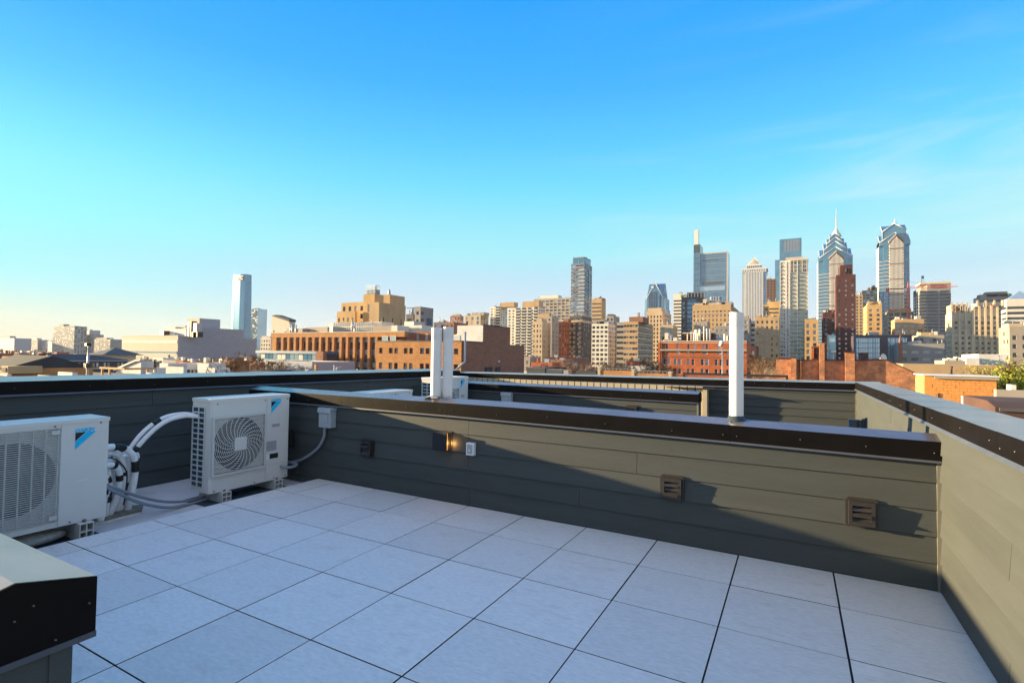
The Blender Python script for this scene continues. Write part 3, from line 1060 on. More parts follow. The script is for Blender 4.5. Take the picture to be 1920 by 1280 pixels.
    bars.build('side_bars', 'grille_plastic', root)
    MB().box(xf - .0001, xf + .0012, y1 - .31, y1 - .307, z0 + .01, z1 - .04).build('panel_seam', 'sticker_grey', root)
    MB().box(xf - .0001, xf + .0012, y1 - .305, y1 - .03, z0 + .18, z0 + .182).build('panel_seam', 'sticker_grey', root)
    badge(root, xf, y1 - .255, z1 - .075, .98)
    MB().box(xf, xf + .0015, y1 - .24, y1 - .14, z0 + .60, z0 + .635).build('handle_recess', 'sticker_grey', root)
    MB().box(xf, xf + .001, y1 - .302, y1 - .175, z0 + .335, z0 + .445).build('rating_label', 'sticker_grey', root)
    MB().box(xf, xf + .001, y1 - .302, y1 - .26, z0 + .24, z0 + .30).build('warning_label', 'sticker_white', root)
    MB().box(xf, xf + .001, y1 - .259, y1 - .15, z0 + .245, z0 + .30).build('warning_label', 'logo_black', root)
    scr = MB()
    for yy, zz in ((y0 + .06, z1 - .055), (y1 - .33, z1 - .055), (y1 - .04, z1 - .055), (y0 + .05, z0 + .02), (y0 + .5, z0 + .02), (y1 - .2, z0 + .02), (y1 - .05, z0 + .025)):
        scr.tube([(xf, yy, zz), (xf + .004, yy, zz)], .007, 8)
    scr.build('screw_heads', 'screw_steel', root, 'stuff')
    feet(root, xf - .36, xf + .045, (y0 + .16, y1 - .16), -.075, z0 - .003)
    MB().box(xf - .40, xf + .07, y0 - .05, y1 - .05, -.0795, -.0752).build('rubber_pad', 'rubber_mat', root)
    return root


def slat_unit(xf, y0, z0, label):
    """lower outdoor unit with a slatted guard over the fan; plain service panel at its far end"""
    W_, H_, D_ = .94, .842, .34
    y1, z1, xb = y0 + W_, z0 + H_, xf - D_
    root = thing('outdoor_unit', label, 'air conditioner', (xf - D_ / 2, y0 + W_ / 2, -.08))
    py = y1 - .327                                      # where the service panel starts
    cy_, cz_, rad = y0 + .29, z0 + .41, .29
    body = MB()
    g0, g1, h0, h1 = y0 + .02, py - .004, z0 + .045, z1 - .055
    body.box(xb, xf, y0, y1, z0, z1 - .03, skip='r')
    for a0, a1, b0, b1 in ((y0, y1, z0, h0), (y0, y1, h1, z1 - .03), (y0, g0, h0, h1), (g1, y1, h0, h1)):
        body.quad((xf, a0, b0), (xf, a1, b0), (xf, a1, b1), (xf, a0, b1))
    body.build('cabinet', 'white_enamel', root)
    # recessed front behind the slats, with the round opening
    K = 48
    rec = MB()
    circ, sq = [], []
    hy, hz = (g1 - g0) / 2, (h1 - h0) / 2
    my, mz = (g0 + g1) / 2, (h0 + h1) / 2
    rad = min(hy, hz) - .012
    for k in range(K):
        w = 2 * math.pi * k / K
        cc, ss = math.cos(w), math.sin(w)
        s = min(hy / abs(cc) if abs(cc) > 1e-6 else 9, hz / abs(ss) if abs(ss) > 1e-6 else 9)
        circ.append((xf - .022, my + rad * cc, mz + rad * ss)); sq.append((xf - .022, my + s * cc, mz + s * ss))
    for k in range(K):
        j = (k + 1) % K
        rec.quad(circ[k], sq[k], sq[j], circ[j])
    for a, b in (((g0, h0), (g1, h0)), ((g1, h0), (g1, h1)), ((g1, h1), (g0, h1)), ((g0, h1), (g0, h0))):
        rec.quad((xf, *a), (xf, *b), (xf - .03, *b), (xf - .03, *a))
    rec.build('front_recess', 'white_enamel', root)
    tun = MB()
    for k in range(K):
        j = (k + 1) % K
        p, q = circ[k], circ[j]
        tun.quad(p, q, (xf - .17, q[1], q[2]), (xf - .17, p[1], p[2]), True)
    tun.poly([(xf - .17, p[1], p[2]) for p in circ])
    tun.build('fan_shroud', 'fan_black', root)
    for k in range(3):
        fan = MB()
        w = 2 * math.pi * k / 3
        fan.quad(*[(xf - dx, my + rr * math.cos(w + a), mz + rr * math.sin(w + a)) for dx, rr, a in ((.08, .05, 0), (.08, .26, .3), (.13, .26, 1.2), (.13, .05, .9))])
        fan.build('fan_blade', 'dark_grey', root)
    MB().box(xb - .006, xf + .006, y0 - .006, y1 + .006, z1 - .031, z1).build('lid', 'white_enamel', root)
    sl_ = MB()
    nz_ = 46
    for k in range(nz_):
        zz = h0 + .006 + (h1 - h0 - .012) * k / (nz_ - 1)
        sl_.prism([(xf + .006, zz - .0038), (xf + .011, zz + .0012), (xf + .004, zz + .0046), (xf - .001, zz + .0005)], 1, g0 + .002, g1 - .002)
    sl_.build('guard_slats', 'grille_plastic', root)
    wr = MB()
    for k in range(8):
        yy = g1 - .012 - k * .078
        if yy > g0:
            wr.box(xf - .004, xf + .004, yy - .0045, yy + .0045, h0, h1)
    wr.build('guard_ribs', 'grille_plastic', root)
    for zz in (h0 + .02, h1 - .05):
        MB().box(xf + .0105, xf + .016, g1 - .06, g1 - .008, zz, zz + .032).build('guard_clip', 'grille_plastic', root)
    MB().box(xf, xf + .0012, py - .002, py + .002, z0 + .005, z1 - .032).build('panel_seam', 'sticker_grey', root)
    badge(root, xf, py + .094, z1 - .108, 1.02)
    MB().quad((xf + .001, y1 - .21, z0 + .335), (xf + .001, y1 - .14, z0 + .34), (xf + .001, y1 - .14, z0 + .346), (xf + .001, y1 - .21, z0 + .34)).build('paper_scrap', 'sticker_white', root)
    scr = MB()
    for yy, zz in ((py - .04, z1 - .042), (y1 - .06, z1 - .042), (y0 + .25, z0 + .02), (y1 - .25, z0 + .018)):
        scr.tube([(xf, yy, zz), (xf + .004, yy, zz)], .007, 8)
    scr.build('screw_heads', 'screw_steel', root, 'stuff')
    feet(root, xf - .37, xf + .06, (y0 + .14, y1 - .155), -.070, z0 - .003)
    MB().box(xf - .40, xf + .10, y0 - .05, y1 - .02, -.0795, -.0745).build('rubber_pad', 'rubber_mat', root)
    return root


u2 = fan_unit(-4.85, -1.160, .030, 'white outdoor unit with round spiral fan guard, standing before the low parapet')
u1 = slat_unit(-4.77, -3.035, .070, 'white outdoor unit with slatted fan guard at the left edge of the photo')
bu = copy_tree(u2)
bu.location = u2.location + Vector((0, 3.80, .10))
bu['label'] = 'white outdoor unit behind the pair of pipes, beyond the low parapet'
bv = copy_tree(u1)
bv.location = u1.location + Vector((.16, 3.80, .045))
bv['label'] = 'white top of an outdoor unit just showing over the cap left of the pipes'

# sandbag under the slatted unit
sb = MB()
rs_ = random.Random(5)
nu, nv = 16, 8
C0 = Vector((-4.93, -2.52, -.035))
for a in range(nu):
    for b in range(nv + 1):
        th, ph = 2 * math.pi * a / nu, math.pi * b / nv - math.pi / 2
        w = 1 + .16 * noise.noise(Vector((math.cos(th) * 1.7, math.sin(th) * 1.7, ph * 2)))
        sb.v.append((C0.x + .13 * w * math.cos(th) * math.cos(ph) ** .7 if math.cos(ph) > 0 else C0.x, C0.y + .21 * w * math.sin(th) * (max(math.cos(ph), 0) ** .7), C0.z + .048 * w * math.sin(ph) + .01))
for a in range(nu):
    for b in range(nv):
        a2 = (a + 1) % nu
        sb.f.append((a * (nv + 1) + b, a2 * (nv + 1) + b, a2 * (nv + 1) + b + 1, a * (nv + 1) + b + 1)); sb.sm.append(True)
tag(sb.build('sandbag', 'sandbag_cloth'), 'crumpled white sandbag lying under the slatted unit', 'bag')

# insulated refrigerant lines between the units
lines = thing('refrigerant_lines', 'bundle of white insulated pipes with black tape between the two outdoor units', 'pipes', (-5.30, -1.75, -.08))


def hose(pts, r, tapes=(), m='foam_white', n=8):
    c = curve(pts, n)
    o = MB().tube(c, r, 14).build('insulated_pipe', m, lines)
    for t0, t1 in tapes:
        i0, i1 = int(t0 * (len(c) - 1)), max(int(t1 * (len(c) - 1)), int(t0 * (len(c) - 1)) + 1)
        MB().tube(c[i0:i1 + 1], r + .0025, 14).build('tape', 'tape_black', lines)


bx, by = -5.30, -1.74
# two long ones rising in an arch to the fan unit
hose([(-5.12, -1.14, .805), (-5.20, -1.25, .83), (-5.24, -1.42, .80), (-5.27, -1.58, .68), (-5.30, -1.69, .50), (-5.33, -1.76, .25), (-5.35, -1.80, -.05)], .021, [(.36, .42)])
hose([(-5.06, -1.14, .80), (-5.14, -1.26, .815), (-5.18, -1.43, .77), (-5.22, -1.58, .63), (-5.27, -1.68, .45), (-5.31, -1.74, .2), (-5.32, -1.78, -.05)], .022, [(.60, .64)])
# loop from the slatted unit, over and down to the curb
hose([(-5.02, -2.09, .60), (-5.04, -1.97, .61), (-5.08, -1.83, .575), (-5.12, -1.73, .47), (-5.15, -1.70, .33), (-5.17, -1.71, .15), (-5.20, -1.73, -.05)], .029, [(.22, .34), (.56, .68)])
hose([(-5.06, -2.09, .55), (-5.08, -1.97, .555), (-5.13, -1.86, .51), (-5.18, -1.79, .40), (-5.21, -1.77, .25), (-5.24, -1.80, -.05)], .026, [(.7, .76)])
hose([(-5.00, -2.09, .44), (-5.02, -1.99, .455), (-5.06, -1.90, .42), (-5.10, -1.85, .30), (-5.12, -1.87, .1), (-5.16, -1.90, -.05)], .027, [(.30, .38), (.55, .63)])
hose([(-5.02, -2.09, .36), (-5.04, -2.02, .36), (-5.07, -1.98, .28), (-5.08, -1.98, .12), (-5.10, -1.99, -.05)], .028, [(.18, .30), (.50, .68)])
hose([(-5.06, -2.08, .34), (-5.08, -1.97, .34), (-5.12, -1.92, .24), (-5.13, -1.93, .1), (-5.14, -1.94, -.05)], .024, [(.30, .42), (.6, .7)])
hose([(-5.03, -2.09, .52), (-5.05, -1.93, .50), (-5.10, -1.80, .36), (-5.11, -1.79, .18), (-5.08, -1.82, .05)], .006, (), 'tape_black')
hose([(-5.05, -2.09, .59), (-5.07, -1.92, .585), (-5.11, -1.83, .54)], .008, (), 'tape_black')
for k, (ox, oy, tx, ty, r) in enumerate(((-.02, .06, -.05, .18, .024), (.10, -.16, .10, -.10, .026), (.16, -.22, .20, -.20, .022), (.06, -.02, .10, .10, .023), (.02, -.24, .02, -.2, .024))):
    hose([(bx + ox, by + oy, -.05), (bx + ox * 1.1, by + oy * .9 + .01, .15), (bx + (ox + tx) * .5 + .02, by + (oy + ty) * .5, .36 + .03 * k), (bx + tx, by + ty - .08, .48), (bx + tx + .05, -2.06, .50 - .02 * k)], r, [(.12 + .04 * k, .20 + .04 * k), (.52, .60)])
cb = MB()
rk = random.Random(11)
prof = []
for k in range(18):
    w = 2 * math.pi * k / 18
    q = 1 + rk.uniform(-.16, .2)
    prof.append((bx + .06 + .15 * q * math.cos(w), by - .10 + .25 * q * math.sin(w)))
cb.prism(prof, 2, -.055, -.030)
cb.build('sealant', 'pitch_sealant', lines)
MB().prism([(bx + .06 + (a - bx - .06) * .95, by - .1 + (b - by + .1) * .95) for a, b in prof], 2, -.079, -.056).build('curb', 'foam_white', lines)

# grey electrical conduits
cn = tag(MB().tube(curve([(-4.98, -2.085, .335), (-4.93, -1.95, .25), (-4.97, -1.75, .13), (-5.02, -1.5, .015), (-5.07, -1.25, -.045), (-5.1, -1.0, -.055), (-5.1, -.85, -.055)], 10), .0135, 10).build('conduit', 'conduit_grey'),
         'upper of two grey conduits sagging from slatted unit to fan unit', 'conduit', 'grey conduits between the outdoor units')
cn = tag(MB().tube(curve([(-4.96, -2.085, .32), (-4.90, -1.95, .215), (-4.93, -1.75, .075), (-4.97, -1.5, -.035), (-5.0, -1.3, -.062), (-5.03, -1.05, -.062), (-5.05, -.9, -.062)], 10), .0145, 10).build('conduit', 'conduit_grey'),
         'lower of two grey conduits sagging along the membrane to the fan unit', 'conduit', 'grey conduits between the outdoor units')
tag(MB().tube(curve([(-4.442, -.065, .598), (-4.45, -.066, .50), (-4.53, -.068, .38), (-4.68, -.07, .27), (-4.85, -.075, .19), (-5.0, -.10, .15)], 10), .0165, 12).build('conduit', 'conduit_grey'),
    'grey conduit curving down from the switch box behind the fan unit', 'conduit')
tag(MB().tube(curve([(-4.852, -.33, .165), (-4.80, -.31, .155), (-4.765, -.24, .15), (-4.80, -.15, .16), (-4.90, -.13, .165), (-5.02, -.14, .165)], 8), .0165, 12).build('conduit', 'conduit_grey'),
    'short grey conduit looping round the corner of the fan unit', 'conduit')

# ================================================================== THE CITY
tag(MB().quad((-6000, -6000, GROUND), (6000, -6000, GROUND), (6000, 6000, GROUND), (-6000, 6000, GROUND)).build('ground', 'asphalt'), kind='structure')
FOOT = []
rw_ = random.Random(21)


def S(px, pz, wf=.5, hf=.55, depth=.25, top=1.2, bot=1.0, side=.0, solo=False, frame='window_white', glass=None):
    return dict(px=px, pz=pz, wf=wf, hf=hf, depth=depth, top=top, bot=bot, side=side, solo=solo, frame=frame, glass=glass)


class Bld:
    def __init__(s, name, label, cat='building', loc=None, group=None):
        s.root = thing(name, label, cat, loc or (0, 0, GROUND), group)
        s.p = {}
        s.wm = {}

    def mb(s, part, m):
        return s.p.setdefault((part, m), MB())

    def face(s, o, u, n, w, h, wall, glass, sp):
        """a storeyed wall with real recessed openings; o = lower left corner seen from outside"""
        W = s.mb('wall', wall)
        up = Vector((0, 0, 1))

        def P(a, b, d=0.0):
            return o + u * a + up * b - n * d
        if sp is None:
            W.quad(P(0, 0), P(w, 0), P(w, h), P(0, h))
            return
        a0, a1, b0, b1 = sp['side'], w - sp['side'], sp['bot'], h - sp['top']
        nc = max(1, round((a1 - a0) / sp['px'])); nr = max(1, round((b1 - b0) / sp['pz']))
        cw, ch = (a1 - a0) / nc, (b1 - b0) / nr
        ww, wh, d = cw * sp['wf'], ch * sp['hf'], sp['depth']
        zs = [b0 + ch * (k + .5) - wh / 2 for k in range(nr)]
        xs_ = [a0 + cw * (k + .5) - ww / 2 for k in range(nc)]
        prev = 0.0
        for z in zs:
            W.quad(P(0, prev), P(w, prev), P(w, z), P(0, z))
            px = 0.0
            for x in xs_:
                W.quad(P(px, z), P(x, z), P(x, z + wh), P(px, z + wh))
                px = x + ww
                A, B, C, D = P(x, z), P(x + ww, z), P(x + ww, z + wh), P(x, z + wh)
                A2, B2, C2, D2 = P(x, z, d), P(x + ww, z, d), P(x + ww, z + wh, d), P(x, z + wh, d)
                W.quad(A, B, B2, A2); W.quad(B, C, C2, B2); W.quad(C, D, D2, C2); W.quad(D, A, A2, D2)
                if sp['solo']:
                    s.window(P(x, z, d - .02), u, n, ww, wh, sp)
                else:
                    gl = sp['glass'] or glass
                    g = gl if isinstance(gl, str) else rw_.choices([q[0] for q in gl], [q[1] for q in gl])[0]
                    s.mb('window', g).quad(A2, B2, C2, D2)
            W.quad(P(px, z), P(w, z), P(w, z + wh), P(px, z + wh))
            prev = z + wh
        W.quad(P(0, prev), P(w, prev), P(w, h), P(0, h))

    def window(s, pos, u, n, ww, wh, sp):
        g = rw_.choice(sp['glass']) if sp['glass'] and not isinstance(sp['glass'], str) else (sp['glass'] or 'glass_dark')
        key = (round(ww, 2), round(wh, 2), tuple(round(c) for c in n), sp['frame'], g)
        if key not in s.wm:
            up = Vector((0, 0, 1))
            t = min(.09, ww * .1)

            def Q(a, b, d=0.0):
                return u * a + up * b + n * d
            f = MB()
            for a0, a1, b0, b1 in ((0, ww, 0, t), (0, ww, wh - t, wh), (0, t, t, wh - t), (ww - t, ww, t, wh - t), (t, ww - t, wh * .5 - t * .35, wh * .5 + t * .35)):
                f.quad(Q(a0, b0, .03), Q(a1, b0, .03), Q(a1, b1, .03), Q(a0, b1, .03))
            f.quad(Q(0, t, .03), Q(ww, t, .03), Q(ww, t, -.015), Q(0, t, -.015))
            fm = f.mesh('window'); fm.materials.append(MT[sp['frame']])
            gmesh = MB().quad(Q(t, t, .0), Q(ww - t, t, .0), Q(ww - t, wh - t, .0), Q(t, wh - t, .0)).mesh('pane')
            gmesh.materials.append(MT[g])
            s.wm[key] = (fm, gmesh)
        fm, gmesh = s.wm[key]
        o = inst('window', fm, s.root, pos)
        inst('pane', gmesh, o, pos)

    def block(s, x0, x1, y0, y1, z0, z1, wall, glass='glass_dark', front=None, side=None, roof='grey_roof', par=.5, cap=None):
        X, Yv = Vector((1, 0, 0)), Vector((0, 1, 0))
        h = z1 - z0
        s.face(Vector((x0, y0, z0)), X, -Yv, x1 - x0, h, wall, glass, front)
        s.face(Vector((x1, y0, z0)), Yv, X, y1 - y0, h, wall, glass, side if x1 < 60 else None)
        s.face(Vector((x0, y1, z0)), -Yv, -X, y1 - y0, h, wall, glass, side if x0 > -60 else None)
        s.face(Vector((x1, y1, z0)), -X, Yv, x1 - x0, h, wall, glass, None)
        s.mb('roof', roof).quad((x0, y0, z1 - par), (x1, y0, z1 - par), (x1, y1, z1 - par), (x0, y1, z1 - par))
        t = min(.4, (x1 - x0) * .1)
        c = s.mb('parapet', cap or wall)
        if par > 0:
            c.box(x0 + .02, x1 - .02, y0 + .02, y0 + t, z1 - par, z1 + .02, skip='b'); c.box(x0 + .02, x1 - .02, y1 - t, y1 - .02, z1 - par, z1 + .02, skip='b')
            c.box(x0 + .02, x0 + t, y0 + t, y1 - t, z1 - par, z1 + .018, skip='b'); c.box(x1 - t, x1 - .02, y0 + t, y1 - t, z1 - par, z1 + .018, skip='b')

    def slabs(s, x0, x1, y0, y1, z0, z1, pitch, out, th, m, part='balcony', sides='f'):
        z = z0
        b = s.mb(part, m)
        while z < z1:
            if 'f' in sides:
                b.box(x0, x1, y0 - out, y0 - .03, z, z + th)
            if 'r' in sides:
                b.box(x1 + .03, x1 + out, y0, y1, z, z + th)
            if 'l' in sides:
                b.box(x0 - out, x0 - .03, y0, y1, z, z + th)
            z += pitch

    def done(s):
        for (part, m), b in s.p.items():
            if not b.f:
                continue
            stuff = part in ('window', 'balcony', 'rib', 'pipe_work', 'railing', 'mullion', 'band', 'sash', 'duct')
            b.build(part, m, s.root, 'stuff' if stuff else None)
        return s.root


def px(u1, u2, v, Y, depth=20.0, us=None):
    """footprint and top from photo pixels: front wall on plane y=Y between u1 and u2, top at row v, side wall seen to us"""
    a, b = at(u1, 660, 1, Y), at(u2, 660, 1, Y)
    z = at((u1 + u2) / 2, v, 1, Y).z
    y1 = Y + depth
    if us is not None:
        y1 = at(us, 660, 0, b.x if us > u2 else a.x).y
    return a.x, b.x, Y, y1, z


def simple(name, label, u1, u2, v, Y, wall, glass='glass_dark', front=None, side=None, us=None, depth=20.0, roof='grey_roof', cat='building', group=None, top=(), cap=None, par=.5):
    x0, x1, y0, y1, z = px(u1, u2, v, Y, depth, us)
    b = Bld(name, label, cat, ((x0 + x1) / 2, (y0 + y1) / 2, GROUND), group)
    b.block(x0, x1, y0, y1, GROUND, z, wall, glass, front, side, roof, par, cap)
    FOOT.append((x0, x1, y0, y1))
    for t in top:      # penthouses: (u1, u2, v, wall[, setback])
        q0, q1 = at(t[0], 660, 1, Y + 3).x, at(t[1], 660, 1, Y + 3).x
        zt = at((t[0] + t[1]) / 2, t[2], 1, Y + 3).z
        dd = min(max(4, (y1 - y0) * .6), 14)
        b.mb('penthouse', t[3]).box(q0, q1, Y + 2, Y + 2 + dd, z - .6, zt, skip='b')
    b.dims = (x0, x1, y0, y1, z)
    if Y > 95 and x1 - x0 > 6 and name not in ('construction_frame',):
        rc = random.Random(int(u1 * 13 + v))
        sc_h = min(1.0 + Y / 350, 3.2)
        for k in range(rc.randrange(2, 5)):
            w, dd, hh = rc.uniform(.06, .16) * (x1 - x0), rc.uniform(2, 5), rc.uniform(.5, 1.1) * sc_h
            xx, yy = rc.uniform(x0 + .5, x1 - w - .5), rc.uniform(y0 + 1, max(y0 + 1.2, min(y1 - 5, y0 + 10)))
            MB().box(xx, xx + w, yy, yy + dd, z - par - .1, z + hh, skip='b').build('plant_box', rc.choice(('metal_panel_grey', 'warm_grey', 'white_concrete', 'brown_brick')), b.root)
        pk = b.mb('pipe_work', 'galv_steel')
        for k in range(rc.randrange(2, 7)):
            xx, yy = rc.uniform(x0 + .4, x1 - .4), rc.uniform(y0 + .6, y0 + 6)
            pk.cyl(xx, yy, z - par - .1, z + rc.uniform(.6, 2.0) * sc_h, .06 + Y * .0003, 5)
    return b


MIX = [('glass_dark', 6), ('glass_curtained', 2), ('glass_blue', 2)]
APT = [('glass_dark', 5), ('glass_curtained', 3)]

# ---------------------------------------------------------------- far left skyline
Y = 700
simple('apartment_tower', 'wide grey tower standing alone on the far left horizon', 98, 138, 612, Y, 'grey_concrete', MIX, S(7, 4, .55, .6), S(8, 4, .5, .6), depth=30,
       top=((110, 118, 608, 'grey_concrete'), (124, 138, 611, 'warm_grey'))).done()
simple('apartment_tower', 'pale tower right of the wide grey one on the far left horizon', 147, 166, 619, 800, 'metal_panel_grey', MIX, S(7, 4.2, .5, .5), depth=30,
       top=((148, 158, 617, 'pale_concrete'),)).done()
simple('apartment_tower', 'lower beige slab in front of the pale far left tower', 150, 174, 627, 740, 'grey_concrete', MIX, S(7, 4.2, .5, .5), depth=26).done()
b = simple('hall_building', 'bluish far building with stepped roof left of the windowless grey block', 176, 206, 636, 640, 'grey_concrete', MIX, S(8, 4.4, .5, .5), depth=30, top=((180, 200, 633, 'warm_grey'),)); b.done()
simple('institution_block', 'hazy grey building at the far left edge of the skyline', -14, 26, 634, 640, 'metal_panel_grey', MIX, S(8, 4.4, .45, .5), depth=40, top=((2, 18, 630, 'warm_grey'),)).done()
simple('institution_block', 'low wide beige building on the far left skyline', 45, 70, 637, 760, 'grey_concrete', MIX, S(9, 5, .5, .5), depth=30, top=((58, 68, 634, 'beige_panel'),)).done()
simple('institution_block', 'long low pale building beside the wide grey tower', 70, 97, 640, 770, 'metal_panel_grey', MIX, S(9, 5, .6, .4), depth=30).done()

hl = MB()
rh = random.Random(4)
pts = []
for k in range(60):
    az = R(-80 + 100 * k / 59)
    d = 3600 + 500 * math.sin(k * .7)
    pts.append((d * math.sin(az), d * math.cos(az), 8 + 14 * rh.random() + (22 if k < 22 else 6)))
for k in range(59):
    a, c = pts[k], pts[k + 1]
    hl.quad((a[0] * .8, a[1] * .8, GROUND), (c[0] * .8, c[1] * .8, GROUND), c, a)
    hl.quad(a, c, (c[0] * 1.4, c[1] * 1.4, GROUND), (a[0] * 1.4, a[1] * 1.4, GROUND))
tag(hl.build('hills', 'hill_wood'), kind='structure')

# ---------------------------------------------------------------- the windowless grey block
Y = 150
x0, x1, y0, y1, z = px(228, 333, 630, Y, us=369)
b = Bld('data_hall', 'large windowless grey and beige building in front of the glass tower', 'building', ((x0 + x1) / 2, Y + 30, GROUND))
yA, yB, yC = at(369, 660, 0, x1).y, at(456, 660, 0, x1).y, at(481, 660, 0, x1).y
zB, zC = at(369, 613.5, 0, x1).z, at(470, 637, 0, x1).z
b.mb('wall', 'beige_panel').quad((x0, y0, GROUND), (x1, y0, GROUND), (x1, y0, z), (x0, y0, z))
side = b.mb('wall', 'metal_panel_grey')
zz = GROUND
n = 0
for ya, yb, zt in ((y0, yA, z), (yA, yB, zB), (yB, yC, zC)):
    side.quad((x1, ya, GROUND), (x1, yb, GROUND), (x1, yb, zt), (x1, ya, zt))
side.quad((x0 + 30, yA, z), (x1, yA, z), (x1, yA, zB), (x0 + 30, yA, zB))
rfm = b.mb('roof', 'white_roof')
rfm.box(x0, x1 - .05, y0 + .05, yA, z - 1, z - .4); rfm.box(x0 + 30, x1 - .05, yA, yB, z - 1, zB - .4); rfm.box(x0, x1 - .05, yB, yC, zC - 2, zC - .4)
cp = b.mb('coping', 'beige_panel')
cp.box(x0 - .1, x1 + .1, y0 - .1, y0 + .4, z, z + .35)
# panel courses on the shaded side, real proud strips
pc = b.mb('band', 'metal_panel_grey')
k = GROUND + 1.2
while k < zB - .3:
    if k < z - .2:
        pc.box(x1, x1 + .05, y0 + .1, yA, k, k + .95)
    pc.box(x1, x1 + .05, yA, yB, k, min(k + .95, zB)); 
    if k < zC - .3:
        pc.box(x1, x1 + .05, yB, yC, k, k + .95)
    k += 1.05
za, zb = at(280, 638, 1, Y).z, at(280, 643, 1, Y).z
b.mb('light_band', 'white_concrete').box(x0 + .4, x1 - .6, y0 - .12, y0 - .01, zb, za)
za, zb = at(280, 658, 1, Y).z, at(280, 664, 1, Y).z
b.mb('light_band', 'glass_pale').box(x0 + .4, x1 - .6, y0 - .12, y0 - .01, zb + .5, za)
b.mb('light_band', 'white_concrete').box(x0 + .4, x1 - .6, y0 - .16, y0 - .01, zb, zb + .45)
fin = b.mb('mullion', 'beige_panel')
for k in range(40):
    fx = x0 + .6 + (x1 - x0 - 1.6) * k / 39
    fin.box(fx, fx + .12, y0 - .2, y0 - .125, zb + .45, za)
# plant on the roof
q = px(349, 372, 597, yA + 4, us=411)
b.mb('penthouse', 'beige_panel').box(q[0], q[1], q[2], min(q[3], yB + 8), z - .5, q[4], skip='b')
b.mb('penthouse', 'metal_panel_grey').box(q[1], q[1] + .1, q[2], min(q[3], yB + 8), z - .5, q[4] - .05, skip='b')
for u1, u2, v, yy, dd, m in ((308, 327, 613, Y + 8, 10, 'white_concrete'), (317, 346, 611, Y + 22, 12, 'beige_panel'), (327, 348, 616, Y + 8, 10, 'metal_panel_grey')):
    q = px(u1, u2, v, yy, dd)
    b.mb('penthouse', m).box(q[0], q[1], q[2], q[3], z - .5, q[4], skip='b')
for u1, u2, v, m in ((298, 306, 620, 'steel_dark'), (350, 353, 604, 'galv_steel'), (355, 357, 602, 'steel_dark'), (361, 367, 606, 'galv_steel'), (358, 369, 622, 'steel_dark')):
    q = px(u1, u2, v, Y + 5, 3)
    b.mb('duct', m).box(q[0], q[1], q[2], q[3], z - .5, q[4], skip='b')
FOOT.append((x0, x1, y0, yC))
b.done()

# ---------------------------------------------------------------- glass tower with the red sign
Y = 875
x0, x1, y0, y1, z = px(418, 455, 516, Y, us=469)
t = Bld('glass_tower', 'tall pale glass tower with a red sign near its top, left of the skyline', 'skyscraper', ((x0 + x1) / 2, Y + 20, GROUND))
ztop, z2 = at(450, 514, 1, Y).z, at(469, 521, 1, Y).z
g = t.mb('curtain_wall', 'glass_hazy')
h = ztop - GROUND
K = 10
prof = []
for k in range(K + 1):
    s = k / K
    prof.append((x0 + (x1 - x0) * .52 * s, y0 + 24 * (1 - s) ** 2.2))
prof += [(x0 + (x1 - x0) * .80, y0 - 1.5), (x1, y0 + 1)]
prof2 = [(x1 + 1.5, y1), (x0 + 4, y1), (x0, y0 + 40)]
full_ = prof + prof2
def taper(p, s):
    cx_, cy_ = (x0 + x1) / 2, y0 + 22
    w = 1 - .10 * s * s
    return (cx_ + (p[0] - cx_) * w, cy_ + (p[1] - cy_) * w)
lev = 12
for q in range(lev):
    s0, s1 = q / lev, (q + 1) / lev
    for i in range(len(full_)):
        j = (i + 1) % len(full_)
        a0, b0, a1, b1 = taper(full_[i], s0), taper(full_[j], s0), taper(full_[i], s1), taper(full_[j], s1)
        mm = t.mb('curtain_wall', 'glass_blue') if i == len(prof) - 1 else g
        mm.quad((*a0, GROUND + h * s0), (*b0, GROUND + h * s0), (*b1, GROUND + h * s1), (*a1, GROUND + h * s1), smooth=(i < K))
t.mb('roof', 'grey_roof').poly([(*taper(p, 1), ztop - .2) for p in full_])
mu = t.mb('mullion', 'glass_hazy')
for q in range(46):
    s = (q + .5) / 46
    zc = GROUND + h * s
    for i in range(len(prof)):
        a0, b0 = taper(full_[i], s), taper(full_[i + 1], s)
        mu.quad((a0[0], a0[1] - .25, zc), (b0[0], b0[1] - .25, zc), (b0[0], b0[1] - .25, zc + .7), (a0[0], a0[1] - .25, zc + .7))
p_ = taper(full_[K], .95)
sgn = bpy.data.objects.new('lettering', text_mesh('FMC', 14, bold=.55, extrude=.3))
sgn.data.materials.append(MT['sign_red'])
COL.objects.link(sgn)
sgn.parent = t.root
sgn.rotation_euler = (R(90), 0, 0)
q = at(443.6, 525, 1, y0 - 1.4)
sgn.location = Vector((q.x, q.y, q.z)) - t.root.location
q = at(441.8, 521.5, 1, y0 - 1.4)
t.mb('emblem', 'sign_red').pyramid(q.x - 3.2, q.x + 3.2, q.y - .5, q.y, q.z - 3.0, q.z + 3.4)
FOOT.append((x0, x1, y0, y1))
t.done()
b = simple('glass_tower', 'slim glass tower just right of the tall pale glass one', 469.5, 481, 579, 930, 'glass_pale', [('glass_blue', 3), ('glass_pale', 3), ('glass_curtained', 1)], S(5, 4, .9, .8, .1), depth=30); b.done()
